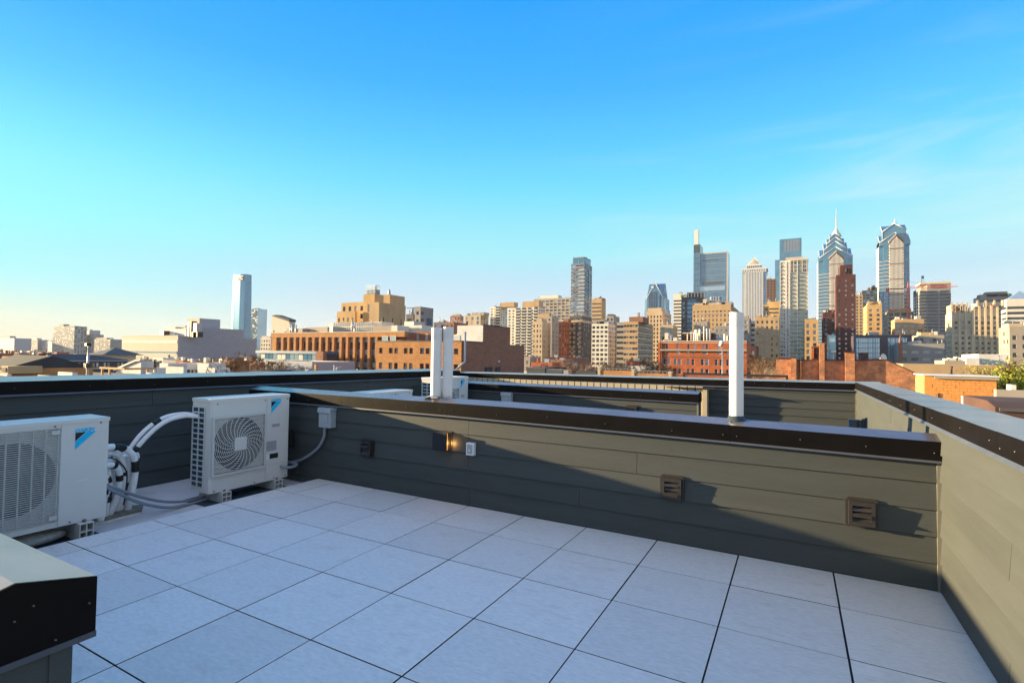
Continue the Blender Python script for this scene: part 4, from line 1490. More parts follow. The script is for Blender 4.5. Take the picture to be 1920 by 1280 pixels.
# sloped-roof block
Y = 330
x0, x1, y0, y1, z = px(508, 541, 592, Y, us=552)
b = Bld('slant_building', 'beige building with a slanting roofline left of the yellow brick hospital', 'building', ((x0 + x1) / 2, Y + 10, GROUND))
zl, zr = at(508, 592, 1, Y).z, at(541, 603, 1, Y).z
b.mb('wall', 'pale_concrete').prism([(x0, GROUND), (x1, GROUND), (x1, zr), (x0, zl)], 1, y0, y1)
b.mb('roof', 'slate_roof').prism([(x0 - .5, zl + .05), (x1 + .5, zr + .05), (x1 + .5, zr + 2.2), (x0 + 6, zl + .9)], 1, y0 - .5, y1 + .5)
gp = b.mb('window', 'glass_dark')
for k in range(6):
    zz = GROUND + 6 + k * 5.2
    gp.box(x0 + 3, x0 + 4.2, y0 - .12, y0 - .02, zz, zz + 4)
    gp.box(x1 - 6.5, x1 - 4, y0 - .12, y0 - .02, zz, zz + 2.4)
b.mb('wall', 'glass_blue').box(x1 + .02, x1 + .3, y0 + 1, y1 - 1, GROUND + 20, zr - 2)
FOOT.append((x0, x1, y0, y1))
b.done()
simple('apartment_block', 'small cream apartment block showing left of the brick office corner', 488, 507, 633, 300, 'pale_concrete', MIX, S(4, 3.4, .5, .5), depth=20, top=((492, 507, 630, 'pale_concrete'),)).done()

# ---------------------------------------------------------------- orange brick offices with piers
Y = 80
xa, xb = at(507, 660, 1, Y).x, at(758, 660, 1, Y).x
zt = at(630, 623.5, 1, Y).z
b = Bld('brick_office', 'long orange brick office block with tall brick piers between dark window bays', 'building', ((xa + xb) / 2, Y + 15, GROUND))
z_head, z_w1, z_sp1, z_w2 = at(630, 632, 1, Y).z, at(630, 641, 1, Y).z, at(630, 655, 1, Y).z, at(630, 664, 1, Y).z
floor = z_head - z_sp1
b.mb('wall', 'brown_brick').box(xa, xb, Y + .9, Y + 30, GROUND, zt - .05, skip='b')
b.mb('roof', 'white_roof').box(xa + .3, xb - .3, Y + .7, Y + 29.7, zt - .9, zt - .35)
b.mb('frieze', 'orange_brick').box(xa, xb, Y, Y + .9, z_head, zt)
b.mb('coping', 'pale_concrete').box(xa - .05, xb + .05, Y - .06, Y + .5, zt, zt + .18)
b.mb('wall', 'orange_brick').box(xa, at(513.5, 660, 1, Y).x, Y + .25, Y + .9, GROUND, z_head)
us_ = [513.5, 526.5, 538, 550, 561, 573, 585, 597.5, 610, 622, 636, 648, 661.5, 675, 689, 703]
for k, u in enumerate(us_):
    c = at(u, 660, 1, Y).x
    MB().box(c, c + at(u + 4.2, 660, 1, Y).x - at(u, 660, 1, Y).x, Y - .02, Y + .9, GROUND, z_head).build('pier', 'orange_brick', b.root)
for k in range(len(us_) - 1):
    c0, c1 = at(us_[k] + 4.4, 660, 1, Y).x, at(us_[k + 1] - .2, 660, 1, Y).x
    for q in range(5):
        zz = z_w1 - q * floor
        b.window(Vector((c0 + .12, Y + .62, zz)), Vector((1, 0, 0)), Vector((0, -1, 0)), c1 - c0 - .2, z_head - z_w1, S(1, 1, frame='galv_steel', glass=['glass_curtained', 'glass_pale', 'glass_blue']))
        MB().box(c0, c1, Y + .66, Y + .75, zz - (floor - (z_head - z_w1)) + .1, zz - .05).build('spandrel', 'dark_grey', b.root)
# shaded upper return behind the wing
xr2 = at(812, 640, 1, Y + 6).x
for u1, u2 in ((716, 727), (731, 742)):
    b.window(Vector((at(u1, 660, 1, Y).x, Y - .02, at(u1, 638.5, 1, Y).z)), Vector((1, 0, 0)), Vector((0, -1, 0)), at(u2, 660, 1, Y).x - at(u1, 660, 1, Y).x, at(u1, 630, 1, Y).z - at(u1, 638.5, 1, Y).z, S(1, 1, frame='galv_steel', glass=['glass_pale']))
ub = b.mb('wall', 'brown_brick')
q0 = px(750, 812, 621, Y + 4, 20)
ub.box(xb - .5, q0[1], q0[2], q0[3], GROUND, q0[4], skip='b')
for u1, u2 in ((781, 785), (798, 802)):
    b.window(Vector((at(u1, 660, 1, Y + 4).x, Y + 3.94, at(u1, 639, 1, Y + 4).z)), Vector((1, 0, 0)), Vector((0, -1, 0)), at(u2, 660, 1, Y + 4).x - at(u1, 660, 1, Y + 4).x, 1.5, S(1, 1, glass=['glass_curtained']))
# roof plant
for u1, u2, v, vb, m, dy in ((614, 716, 604.5, 622, 'white_concrete', 10), (536, 566, 616, 622, 'beige_panel', 6), (571, 592, 614, 622, 'warm_grey', 8), (592, 613, 613, 622, 'beige_panel', 7), (617, 623, 612, 622, 'galv_steel', 5),
                             (698, 735, 611, 622, 'warm_grey', 5), (733, 744, 610, 622, 'white_concrete', 4.5), (744, 790, 610, 622, 'white_concrete', 9), (757, 775, 602.5, 610, 'galv_steel', 10)):
    q = px(u1, u2, v, Y + dy, 4)
    MB().box(q[0], q[1], q[2], q[3], at(u1, vb + 4, 1, Y + dy).z, q[4], skip='b').build('plant_box', m, b.root)
pw = b.mb('pipe_work', 'galv_steel')
for k in range(26):
    u = 620 + k * 3.6
    q = at(u, 604 - (k % 5 == 0) * 5, 1, Y + 9)
    pw.box(q.x, q.x + .06, Y + 9.9, Y + 9.98, zt - .5, q.z)
pw.box(at(614, 600, 1, Y + 9).x, at(716, 600, 1, Y + 9).x, Y + 9.88, Y + 9.95, zt + 1.9, zt + 2.0)
for u, v in ((545, 606), (548, 608), (555, 609), (661, 599), (665, 611)):
    q = at(u, v, 1, Y + 6)
    pw.cyl(q.x, q.y, zt - .5, q.z, .18, 8)
dsh = MB().tube([(0, 0, 0), (.05, -.16, .05), (.10, -.3, .1)], [.5, .38, .1], 12)
dsh.v = [(a + at(661, 612, 1, Y + 5).x, c + Y + 5, d + at(661, 612, 1, Y + 5).z) for a, c, d in dsh.v]
dsh.build('dish', 'white_concrete', b.root)
FOOT.append((xa, xb, Y, Y + 30))
b.done()

# nearer wing with paired windows, and the long shaded side
Y = 60
x0, x1, y0, y1, z = px(705, 865, 640, Y, us=905)
b = Bld('brick_wing', 'orange brick wing with paired windows and a long dark shaded side wall', 'building', ((x0 + x1) / 2, Y + 12, GROUND))
W = b.mb('wall', 'orange_brick')
wins = []
rows_ = [(652.5, 663), (681, 693), (710, 722)]
cols_ = [(711, 717), (729, 736), (739.5, 746), (757, 764), (767.5, 774), (787.5, 795), (798, 805.5), (851, 859)]
zr_ = [(at(780, vb, 1, Y).z, at(780, vt, 1, Y).z) for vt, vb in rows_]
xc_ = [(at(a, 660, 1, Y).x, at(c, 660, 1, Y).x) for a, c in cols_]
prev = z
for zb_, zt_ in zr_:
    W.quad((x0, Y, zt_), (x1, Y, zt_), (x1, Y, prev), (x0, Y, prev))
    p0 = x0
    for a, c in xc_:
        W.quad((p0, Y, zb_), (a, Y, zb_), (a, Y, zt_), (p0, Y, zt_))
        D = .28
        W.quad((a, Y, zb_), (c, Y, zb_), (c, Y + D, zb_), (a, Y + D, zb_)); W.quad((c, Y, zb_), (c, Y, zt_), (c, Y + D, zt_), (c, Y + D, zb_))
        W.quad((c, Y, zt_), (a, Y, zt_), (a, Y + D, zt_), (c, Y + D, zt_)); W.quad((a, Y, zt_), (a, Y, zb_), (a, Y + D, zb_), (a, Y + D, zt_))
        b.window(Vector((a, Y + D - .03, zb_)), Vector((1, 0, 0)), Vector((0, -1, 0)), c - a, zt_ - zb_, S(1, 1, frame='steel_dark', glass=['glass_dark', 'glass_curtained', 'glass_dark', 'glass_blue']))
        p0 = c
    W.quad((p0, Y, zb_), (x1, Y, zb_), (x1, Y, zt_), (p0, Y, zt_))
    prev = zb_
W.quad((x0, Y, GROUND), (x1, Y, GROUND), (x1, Y, prev), (x0, Y, prev))
W.quad((x0, y1, GROUND), (x0, Y, GROUND), (x0, Y, z), (x0, y1, z))
yA, yB, yC = at(905, 660, 0, x1).y, at(956, 660, 0, x1).y, at(983, 660, 0, x1).y
zA, zB_, zC = at(868, 640.5, 0, x1).z, at(905, 609.5, 0, x1).z, at(970, 647, 0, x1).z
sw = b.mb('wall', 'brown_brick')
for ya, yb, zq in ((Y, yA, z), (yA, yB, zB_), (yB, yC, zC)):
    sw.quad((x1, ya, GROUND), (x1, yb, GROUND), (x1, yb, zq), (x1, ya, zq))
xw = at(857, 640, 1, yA).x
b.mb('wall', 'white_stucco').quad((xw, yA, z - 1), (x1, yA, z - 1), (x1, yA, zB_), (xw, yA, zB_))
b.mb('wall', 'white_stucco').quad((xw, yB, z - 1), (xw, yA, z - 1), (xw, yA, zB_), (xw, yB, zB_))
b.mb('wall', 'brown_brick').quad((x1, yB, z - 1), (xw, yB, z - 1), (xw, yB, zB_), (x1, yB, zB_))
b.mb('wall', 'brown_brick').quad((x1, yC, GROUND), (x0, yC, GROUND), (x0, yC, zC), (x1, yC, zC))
rf = b.mb('roof', 'grey_roof')
rf.box(x0 + .2, x1 - .2, Y + .2, yA, z - .8, z - .35); rf.box(xw, x1 - .05, yA + .05, yB, z, zB_ - .25); rf.box(x0, x1 - .2, yB, yC - .2, zC - .9, zC - .35)
b.mb('coping', 'steel_dark').box(x0 - .06, x1 + .06, Y - .06, Y + .35, z, z + .14)
b.mb('coping', 'steel_dark').box(x1 - .3, x1 + .06, Y + .35, yA - .01, z, z + .14)
b.mb('coping', 'steel_dark').box(x1 - .3, x1 + .06, yA - .05, yB, zB_, zB_ + .14)
for u1, u2, v, vb, m, dy in ((840, 866, 627, 642, 'white_concrete', 8), (845, 862, 629, 642, 'galv_steel', 6)):
    q = px(u1, u2, v, Y + dy, 5)
    MB().box(q[0], q[1], q[2], q[3], z - .4, q[4], skip='b').build('plant_box', m, b.root)
q = at(872, 640, 0, x1 + .35)
pts = [(q.x, q.y, at(872, 622, 0, q.x).z), (q.x, q.y, at(872, 678, 0, q.x).z), (q.x, at(863, 693, 0, q.x).y - 1.2, at(863, 694, 0, q.x).z)]
MB().tube(pts, .17, 10).build('downpipe', 'galv_steel', b.root)
dk = b.mb('duct', 'galv_steel')
for u, v in ((861, 621), (868, 620), (875, 626)):
    q = at(u, v, 1, Y + 9)
    dk.tube([(q.x, q.y, z - .5), (q.x, q.y, q.z - .6), (q.x + .5, q.y, q.z), (q.x + 1.0, q.y, q.z - .5)], .42, 10)
for u1, u2, v1, v2 in ((908, 914, 688, 697), (915, 923, 688, 697), (928, 938, 688, 697)):
    c0, c1 = at(u1, v1, 0, x1), at(u2, v2, 0, x1)
    b.window(Vector((x1 + .02, c0.y, c1.z)), Vector((0, 1, 0)), Vector((1, 0, 0)), c1.y - c0.y, c0.z - c1.z, S(1, 1, frame='steel_dark', glass='glass_dark'))
fx = at(933, 679, 0, x1)
b.mb('floodlight', 'white_concrete').box(x1, x1 + .3, fx.y, fx.y + .3, fx.z, fx.z + .3)
FOOT.append((x0, x1, Y, yC))
b.done()

# ---------------------------------------------------------------- yellow brick hospital
Y = 224
b = Bld('hospital', 'stepped yellow brick building with a glass box on its roof, above the piers', 'building', (at(690, 660, 1, Y).x, Y + 15, GROUND))
specs = [(630, 664, 583.5, Y, 668, 'ochre_brick', S(4.2, 4.4, .35, .55, .3, 3)), (638, 682, 567, Y + 6, 690, 'ochre_brick', S(5, 5.0, .45, .6, .3, 1.5)), (679, 700, 551.5, Y + 2, 717, 'ochre_brick', S(9, 9, .2, .5, .3, 4)),
         (691, 709, 567, Y - 6, 759, 'tan_brick', None), (700, 729, 553, Y + 16, 757, 'tan_brick', S(9, 12, .3, .25, .3, 2))]
for u1, u2, v, yy, us, wl, sp in specs:
    q = px(u1, u2, v, yy, us=us)
    sd = S(9, 12.5, .13, .6, .3, 6, 3) if u1 == 691 else (S(5, 14, .35, .15, .3, 3) if u1 == 700 else None)
    b.block(q[0], q[1], q[2], q[3], GROUND, q[4], wl, [('glass_dark', 4), ('glass_curtained', 3)], sp, sd, 'grey_roof', .8, 'pale_concrete')
q = px(685, 701, 534.5, Y + 4, us=709)
zt = at(690, 552, 1, Y + 4).z
b.mb('glass_box', 'glass_pale').box(q[0], q[1], q[2], q[3], zt - 1, q[4] - 3)
fr = b.mb('railing', 'galv_steel')
for k in range(7):
    fxx = q[0] + (q[1] - q[0]) * k / 6
    fr.box(fxx - .1, fxx + .1, q[2] - .3, q[2] - .1, zt - 1, q[4] - (.0 if k % 2 else 1.0))
    fyy = q[2] + (q[3] - q[2]) * k / 6
    fr.box(q[1] + .1, q[1] + .3, fyy - .1, fyy + .1, zt - 1, q[4] - (.0 if k % 2 else 1.2))
for zz in (zt + 1.2, zt + 2.6, q[4] - 1.2, q[4] - .3):
    fr.box(q[0] - .2, q[1] + .3, q[2] - .35, q[2] - .1, zz, zz + .18); fr.box(q[1] + .1, q[1] + .35, q[2], q[3], zz, zz + .18)
q = at(730, 548, 1, Y + 18)
fr.tube([(q.x, q.y, q.z - 3), (q.x, q.y, q.z + 1), (q.x, q.y, q.z + 2)], [1.1, .7, .2], 8)
FOOT.append((at(630, 660, 1, Y).x, at(709, 660, 1, Y).x + 5, Y - 6, Y + 60))
b.done()
b = simple('plant_building', 'dark building with open roof plant right of the yellow hospital', 760, 774, 589, 212, 'dark_grey', 'glass_dark', S(4, 4, .6, .4), S(4, 4, .5, .4), us=786)
x0, x1, y0, y1, z = b.dims
fr = b.mb('railing', 'steel_dark')
rq = random.Random(2)
for k in range(22):
    fxx, fyy = rq.uniform(x0, x1), rq.uniform(y0, y1)
    fr.box(fxx, fxx + .25, fyy, fyy + .25, z - .6, z + rq.uniform(1, 4.2))
fr.box(x0, x1, y0, y0 + .3, z + 3.2, z + 3.6); fr.box(x1 - .3, x1, y0, y1, z + 3.2, z + 3.6)
b.done()
b = simple('mural_building', 'grey shaded block with a dark blue mural on its side wall', 776, 787, 575, 196, 'grey_concrete', 'glass_dark', S(4, 4, .4, .4), us=811)
x0, x1, y0, y1, z = b.dims
ma, mc = at(800, 596, 0, x1), at(809, 622, 0, x1)
b.mb('mural', 'banner_blue').box(x1 + .02, x1 + .12, ma.y, mc.y, mc.z, ma.z)
gm_ = b.mb('window', 'glass_dark')
for v in (584, 597, 611):
    c0, c1 = at(789.5, v, 0, x1), at(794, v + 6, 0, x1)
    gm_.box(x1 + .02, x1 + .1, c0.y, c1.y, c1.z, c0.z)
b.done()

# ---------------------------------------------------------------- middle distance, centre
b = simple('tarped_building', 'low dark building under blue netting with a thin mast, behind the brick wing', 812, 834, 604, 400, 'purple_panel', 'glass_dark', S(6, 5, .5, .4), depth=20)
x0, x1, y0, y1, z = b.dims
q = at(822, 593, 1, 400)
b.mb('mast', 'galv_steel').tube([(q.x, 402, z - .5), (q.x, 402, q.z)], [.5, .12], 6)
b.mb('netting', 'blue_tarp').box(x0 + 4, x1 - 4, 398.8, 399.8, z - 9, z - 3)
b.done()
simple('apartment_block', 'brown stepped block with greenish glass sides behind the brick wing', 843, 862, 592, 520, 'brown_brick', MIX, S(6, 4.4, .5, .5), S(6, 4.4, .7, .5), us=868, top=((848, 862, 590, 'warm_grey'),)).done()
simple('apartment_block', 'tan arcaded block with penthouse behind the brick wing', 870, 900, 591, 500, 'buff_stone', MIX, S(7, 5, .4, .75), S(7, 5, .4, .6), us=915, top=((884, 908, 586, 'warm_grey'),), cap='buff_stone').done()
simple('apartment_block', 'low brown block showing between the pipes and brick wing', 834, 850, 604, 330, 'brown_brick', MIX, S(5, 4, .5, .5), depth=20).done()


def balcony_block(name, label, u1, u2, us, v, Y, wall, pitch, bays, top, group=None, glass=APT, pz=3.1):
    b = simple(name, label, u1, u2, v, Y, wall, glass, S(pitch, pz, .55, .5, .4), S(5, pz, .5, .5, .3), us=us, top=top, group=group)
    x0, x1, y0, y1, z = b.dims
    zz0 = z - round((z - GROUND - 2) / pz) * pz
    for a0, a1 in bays:
        q0, q1 = at(a0, 660, 1, Y).x, at(a1, 660, 1, Y).x
        b.slabs(q0, q1, y0, y1, zz0, z - 1.5, pz, 1.5, .95, 'white_concrete')
        dr = b.mb('window', 'glass_dark')
        k = zz0
        while k < z - 1.5:
            dr.box(q0 + .2, q1 - .2, y0 - .06, y0 - .02, k + .95, k + pz - .1)
            k += pz
    return b


balcony_block('apartment_tower', 'shorter white apartment tower with balcony stacks and brick penthouse', 918, 937, 950, 575, 520, 'white_concrete', 5, ((928, 937),), ((937, 963, 567, 'tan_brick'),)).done()
balcony_block('apartment_tower', 'broad white apartment slab with four stacks of balconies', 951, 1009, 1021, 577, 470, 'white_concrete', 4.5, ((966, 975), (977, 986), (988, 996), (1000, 1008)), ((979, 1010, 565, 'tan_brick'),)).done()
b = simple('curved_apartments', 'wide grey curved apartment slab left of the tallest residential tower', 1000, 1082, 559, 760, 'warm_grey', MIX, S(7, 5, .75, .55, .5, 2), depth=24, top=((1012, 1046, 554, 'white_concrete'), (1000, 1012, 562, 'buff_stone')))
b.done()
# tall residential tower
b = simple('residential_tower', 'tall slim grey glass residential tower in the middle of the skyline', 1069, 1093.5, 494, 520, 'steel_blue', [('glass_blue', 3), ('glass_dark', 3), ('glass_pale', 2)], S(4.5, 4.0, .85, .62, .3), S(4.5, 4.0, .85, .62, .3), us=1108.5)
x0, x1, y0, y1, z = b.dims
zt = at(1080, 483.5, 1, 520).z
b.mb('crown', 'glass_blue').box(x0 + 1.5, x1 - 1.0, y0 + 1.5, y1 - 2, z - .5, zt)
b.mb('crown', 'grey_concrete').box(x0 + 1.2, x1 - .7, y0 + 1.2, y1 - 1.7, zt, zt + .8)
pz = 4.0
zz = z - round((z - GROUND - 2) / pz) * pz
b.slabs(x0, x1, y0, y1, zz, z - 1, pz, .35, .38, 'stone_white', 'band')
q0, q1 = at(1084, 660, 1, 520).x, at(1093, 660, 1, 520).x
b.slabs(q0, x1 + 1.2, y0, y0 + 8, zz, z - 4, pz, 1.6, .75, 'stone_white', 'balcony')
b.slabs(x0, q0 - 6, y0, y0, zz, z - 4, pz, 1.0, .6, 'stone_white', 'balcony')
yy = y0 + (y1 - y0) * .55
b.mb('slot', 'glass_dark').box(x1 + .02, x1 + .2, yy, yy + 3.0, GROUND, z - 3)
q = at(1101, 485, 0, x1)
b.mb('beacon', 'steel_dark').box(x1 - 2, x1 - .8, q.y, q.y + 1.2, zt, zt + 1.8)
b.done()
b = simple('office_tower', 'tan banded tower right of the tall slim residential tower', 1109, 1127, 560, 620, 'tan_brick', 'glass_dark', S(40, 5, .95, .35, .3, 4), None, us=1135, top=((1112, 1130, 559, 'brown_brick'),)); b.mb('finial', 'teal_roof').pyramid(b.dims[1] - 6, b.dims[1], 622, 628, b.dims[4] - .5, b.dims[4] + 4); b.done()
# prewar apartments
simple('prewar_apartments', 'buff prewar apartment house with lit front and blank grey side, right of the balcony slab', 998, 1016, 603, 330, 'buff_stone', APT, S(3.0, 3.6, .4, .5), S(9, 3.6, .14, .5), us=1032, top=((1006, 1016, 597, 'buff_stone'),)).done()
simple('prewar_apartments', 'taller grey brown prewar block behind the buff apartment house', 1016, 1034, 593, 400, 'warm_grey', APT, S(5, 3.6, .35, .5), S(8, 3.6, .2, .5), us=1047, top=((1008, 1030, 588, 'tan_brick'),)).done()
simple('prewar_apartments', 'narrow red brick apartment house with a pale crown', 1047, 1058, 604, 340, 'red_brick', APT, S(2.6, 3.4, .4, .5), S(4, 3.4, .4, .5), us=1067, top=((1047, 1056, 600, 'pale_concrete'), (1056, 1066, 598, 'brown_brick')), cap='buff_stone').done()
b = simple('prewar_apartments', 'dark brown tower with two gold window strips below the slim tower', 1067, 1090, 592, 350, 'dark_grey', APT, S(4, 3.4, .4, .5), S(4, 3.4, .4, .5), us=1109, top=((1069, 1092, 590, 'buff_stone'),), cap='buff_stone')
x0, x1, y0, y1, z = b.dims
for u1, u2 in ((1067.5, 1071), (1074.5, 1078.5), (1085, 1089)):
    q0, q1 = at(u1, 660, 1, 350).x, at(u2, 660, 1, 350).x
    b.slabs(q0, q1, y0, y1, z - 3.4 * 26, z - 4, 3.4, .9, 2.1, 'tan_brick', 'balcony')
b.mb('crown', 'buff_stone').box(x0 - .8, x1 + .8, y0 - .8, y1 - 1, z - 5, z - 3.2)
b.done()
b = simple('apartment_tower', 'white gridded apartment tower in low sun at centre', 1109, 1140, 607, 300, 'white_concrete', APT, S(2.9, 2.75, .72, .55, .35, .8, .6), S(3.2, 2.75, .6, .5), us=1153, top=((1112, 1133, 600, 'grey_concrete'), (1120, 1142, 603, 'metal_panel_grey')))
b.done()
simple('prewar_apartments', 'dark grey block behind the white gridded tower', 1136, 1150, 592, 380, 'grey_concrete', APT, S(3.5, 3.5, .5, .5), S(3.5, 3.5, .4, .5), us=1161, top=((1139, 1148, 589, 'dark_grey'),)).done()
simple('office_block', 'dark banded block left of the gold banded one', 1156, 1169, 604, 330, 'grey_concrete', 'glass_dark', S(40, 3.4, .97, .45, .2), None, depth=20).done()
b = simple('office_block', 'gold lit banded office block with dark glassy side', 1169, 1196, 603, 300, 'tan_brick', [('glass_curtained', 2), ('glass_dark', 2)], S(1.6, 3.4, .9, .40, .25, .8), S(1.8, 3.4, .85, .5, .2), us=1224, top=((1180, 1206, 594, 'brown_brick'),), cap='buff_stone')
x0, x1, y0, y1, z = b.dims
b.slabs(x0, x1, y0, y1, z - 3.4 * 30, z - .5, 3.4, .12, .7, 'white_concrete', 'band', 'r')
q = at(1197, 586, 1, 306)
b.mb('chimney', 'warm_grey').box(q.x - .6, q.x + .6, 306, 307.4, z - 1, q.z)
b.done()
# blue glass gabled tower
Y = 1050
x0, x1, y0, y1, z = px(1212, 1243, 554, Y, 40)
b = Bld('gabled_glass_tower', 'blue glass tower with a pointed gable and round light, centre skyline', 'skyscraper', ((x0 + x1) / 2, Y + 20, GROUND))
za = at(1224.5, 530, 1, Y).z
b.mb('curtain_wall', 'glass_blue').crossgable(x0 - 0, x1 + 0, y0, y1, GROUND, z - 4, za)
zl = at(1225, 560, 1, Y).z
b.mb('curtain_wall', 'glass_pale').box(x0 - 4.5, x1 + 4.5, y0 + 4, y1 - 4, GROUND, zl)
b.mb('curtain_wall', 'glass_pale').box(x0 - 7, x1 + 7, y0 + 8, y1 - 8, GROUND, zl - 22)
rb = b.mb('rib', 'glass_dark')
for u in (1217, 1220.5, 1224, 1227.5, 1231):
    c = at(u, 600, 1, Y).x
    rb.box(c - .8, c + .8, y0 - .5, y0 - .05, GROUND, at(u, 547, 1, Y).z)
c = at(1237.5, 600, 1, Y).x
rb.box(c - 1.4, c + 1.4, y0 - .5, y0 - .05, GROUND, at(1237, 553, 1, Y).z)
q = at(1223.5, 538.5, 1, Y)
b.mb('round_light', 'white_concrete').tube([(q.x, y0 - .9, q.z), (q.x, y0 + 1, q.z)], 2.4, 20)
b.mb('round_light', 'glass_blue').tube([(q.x, y0 - .6, q.z), (q.x, y0 + 1, q.z)], 3.6, 20)
ed = b.mb('rib', 'stone_white')
for s0, s1 in (((x0, z - 4), ((x0 + x1) / 2, za)), ((x1, z - 4), ((x0 + x1) / 2, za))):
    ed.tube([(s0[0], y0 - .2, s0[1]), (s1[0], y0 - .2, s1[1])], .5, 4)
b.done()
simple('office_tower', 'beige ribbed tower in front of the blue gabled one', 1211.5, 1241.5, 584, 480, 'buff_stone', 'glass_dark', S(3.2, 3.8, .45, .6, .5, 3), S(60, 4, .5, .2), us=1258, top=((1214, 1240, 577.5, 'buff_stone'),)).done()
simple('apartment_block', 'tan stepped block with arches, low at the centre right', 1238, 1262, 609, 380, 'buff_stone', APT, S(5, 6, .4, .6, .4), S(4, 4, .4, .5), us=1270, cap='buff_stone').done()
b = simple('office_tower', 'white banded tower with a small green sign', 1262, 1283, 551, 700, 'white_concrete', 'glass_dark', S(40, 4.4, .95, .48, .4, 7), None, depth=25)
q0, q1 = at(1276.5, 553, 1, 699), at(1285, 557, 1, 699)
b.mb('sign', 'sign_green').box(q0.x, q1.x, 698.9, 699.8, q1.z, q0.z); b.done()
b = simple('office_tower', 'dark glass tower with a slotted crown beside the white banded one', 1277, 1313, 557, 560, 'dark_grey', [('glass_dark', 2), ('glass_blue', 2)], S(5, 4.6, .55, .6, .5, 4), S(4, 4.6, .5, .6), us=1327, top=((1288, 1316, 549.5, 'dark_grey'),))
x0, x1, y0, y1, z = b.dims
q0, q1 = at(1289, 600, 1, 560).x, at(1306, 600, 1, 560).x
b.mb('bay', 'glass_blue').box(q0, q1, y0 - 1.2, y0 - .1, GROUND, z - 3)
sb_ = b.mb('band', 'dark_grey')
k = GROUND
while k < z - 4:
    sb_.box(q0, q1, y0 - 1.5, y0 - 1.25, k, k + 1.0); k += 4.6
for k in range(6):
    b.mb('fin', 'white_concrete').box(q0 + k * 3.2, q0 + k * 3.2 + .9, 562 - 1, 562 - .1, z - .6, z + 5)
b.mb('fin', 'white_concrete').box(q0 - 1, q0 + 18, 560.9, 562, z + 4.4, z + 5.2)
b.done()
# wide tan hotel
b = simple('hotel', 'wide golden brick hotel with many small windows, behind the red brick block', 1298, 1370, 571, 420, 'tan_brick', [('glass_curtained', 3), ('glass_dark', 3)], S(2.75, 3.55, .42, .5, .3, 3.5), S(3, 3.6, .4, .5), us=1386,
           top=((1318, 1326, 561, 'pale_concrete'), (1354, 1372, 566, 'warm_grey'), (1302, 1360, 568, 'buff_stone')), cap='buff_stone')
x0, x1, y0, y1, z = b.dims
tk = b.mb('pipe_work', 'galv_steel')
for u in (1335, 1339, 1344, 1349):
    q = at(u, 559, 1, 430)
    tk.cyl(q.x, 430, z - .5, q.z, 1.6, 10); tk.tube([(q.x, 430, q.z), (q.x, 430, q.z + 1.2)], [1.9, .6], 10)
for v in (582, 588):
    zz = at(1340, v, 1, 420).z
    b.mb('band', 'buff_stone').box(x0 - .25, x1 + .25, y0 - .25, y0 - .03, zz, zz + .5)
b.done()
for args in (('annexe', 'lower grey shaded block at the foot of the golden hotel, behind the pipe', 1340, 1384, 611, 350, 'grey_concrete', 3.0), ('annexe', 'small grey shaded block at the foot of the golden hotel, on its left', 1301, 1326, 602, 400, 'warm_grey', 3.0)):
    simple(args[0], args[1], args[2], args[3], args[4], args[5], args[6], [('glass_curtained', 2), ('window_white', 2)], S(args[7], 3.6, .38, .5), depth=15).done()

# ---------------------------------------------------------------- skyscrapers on the right
Y = 1350
x0, x1, y0, y1, z = px(1300, 1364, 474, Y, 45)
b = Bld('glass_skyscraper', 'broad blue glass skyscraper with a tall pale lantern tower on its left', 'skyscraper', ((x0 + x1) / 2, Y + 20, GROUND))
xm = at(1312.5, 600, 1, Y).x
b.block(xm, x1, y0, y1, GROUND, z, 'glass_blue', [('glass_blue', 1)], None, None, 'grey_roof', .5)
zt = at(1306, 459, 1, Y).z
b.block(x0, xm - .1, y0 - 3, y1, GROUND, zt, 'glass_dark', 'glass_blue', S(6, 14, .86, .9, .3, 20), None, 'grey_roof', .5)
zm = at(1305, 430.5, 1, Y).z
b.mb('lantern', 'stone_white').box(x0 + .6, at(1308.5, 600, 1, Y).x, y0, y0 + 10, zt - 1, zm)
bn = b.mb('band', 'steel_blue')
k = GROUND + 8
i = 0
while k < z - 3:
    bn.box(xm + 1, x1 - 1, y0 - .35, y0 - .05, k, k + (1.0 if i % 3 else 1.6)); k += 4.7; i += 1
ml = b.mb('mullion', 'glass_blue')
for k in range(16):
    c = xm + (x1 - xm) * (k + .5) / 16
    ml.box(c - .3, c + .3, y0 - .3, y0 - .05, GROUND, z)
for u1, u2, v1, v2, m in ((1317, 1347, 486, 490, 'dark_grey'), (1317, 1355, 527.5, 533.5, 'dark_grey'), (1311, 1360, 535.5, 546, 'glass_pale')):
    q0, q1 = at(u1, v2, 1, Y), at(u2, v1, 1, Y)
    b.mb('terrace_slot', m).box(q0.x, q1.x, y0 - 1.0, y0 - .4, q0.z, q1.z)
eg = b.mb('edge_frame', 'granite_rose')
eg.box(x1 - 2.2, x1 + .4, y0 - 1, y0 - .1, GROUND, z + .3); eg.box(xm, x1 - 2.3, y0 - 1.2, y0 - .1, z - 2.2, z + .3)
eg.prism([(x1 + .5, GROUND + 60), (x1 + 4.5, GROUND), (x1 + 4.5, GROUND + 20), (x1 + .5, z - 60)], 1, y0 + 2, y0 + 10)
b.done()

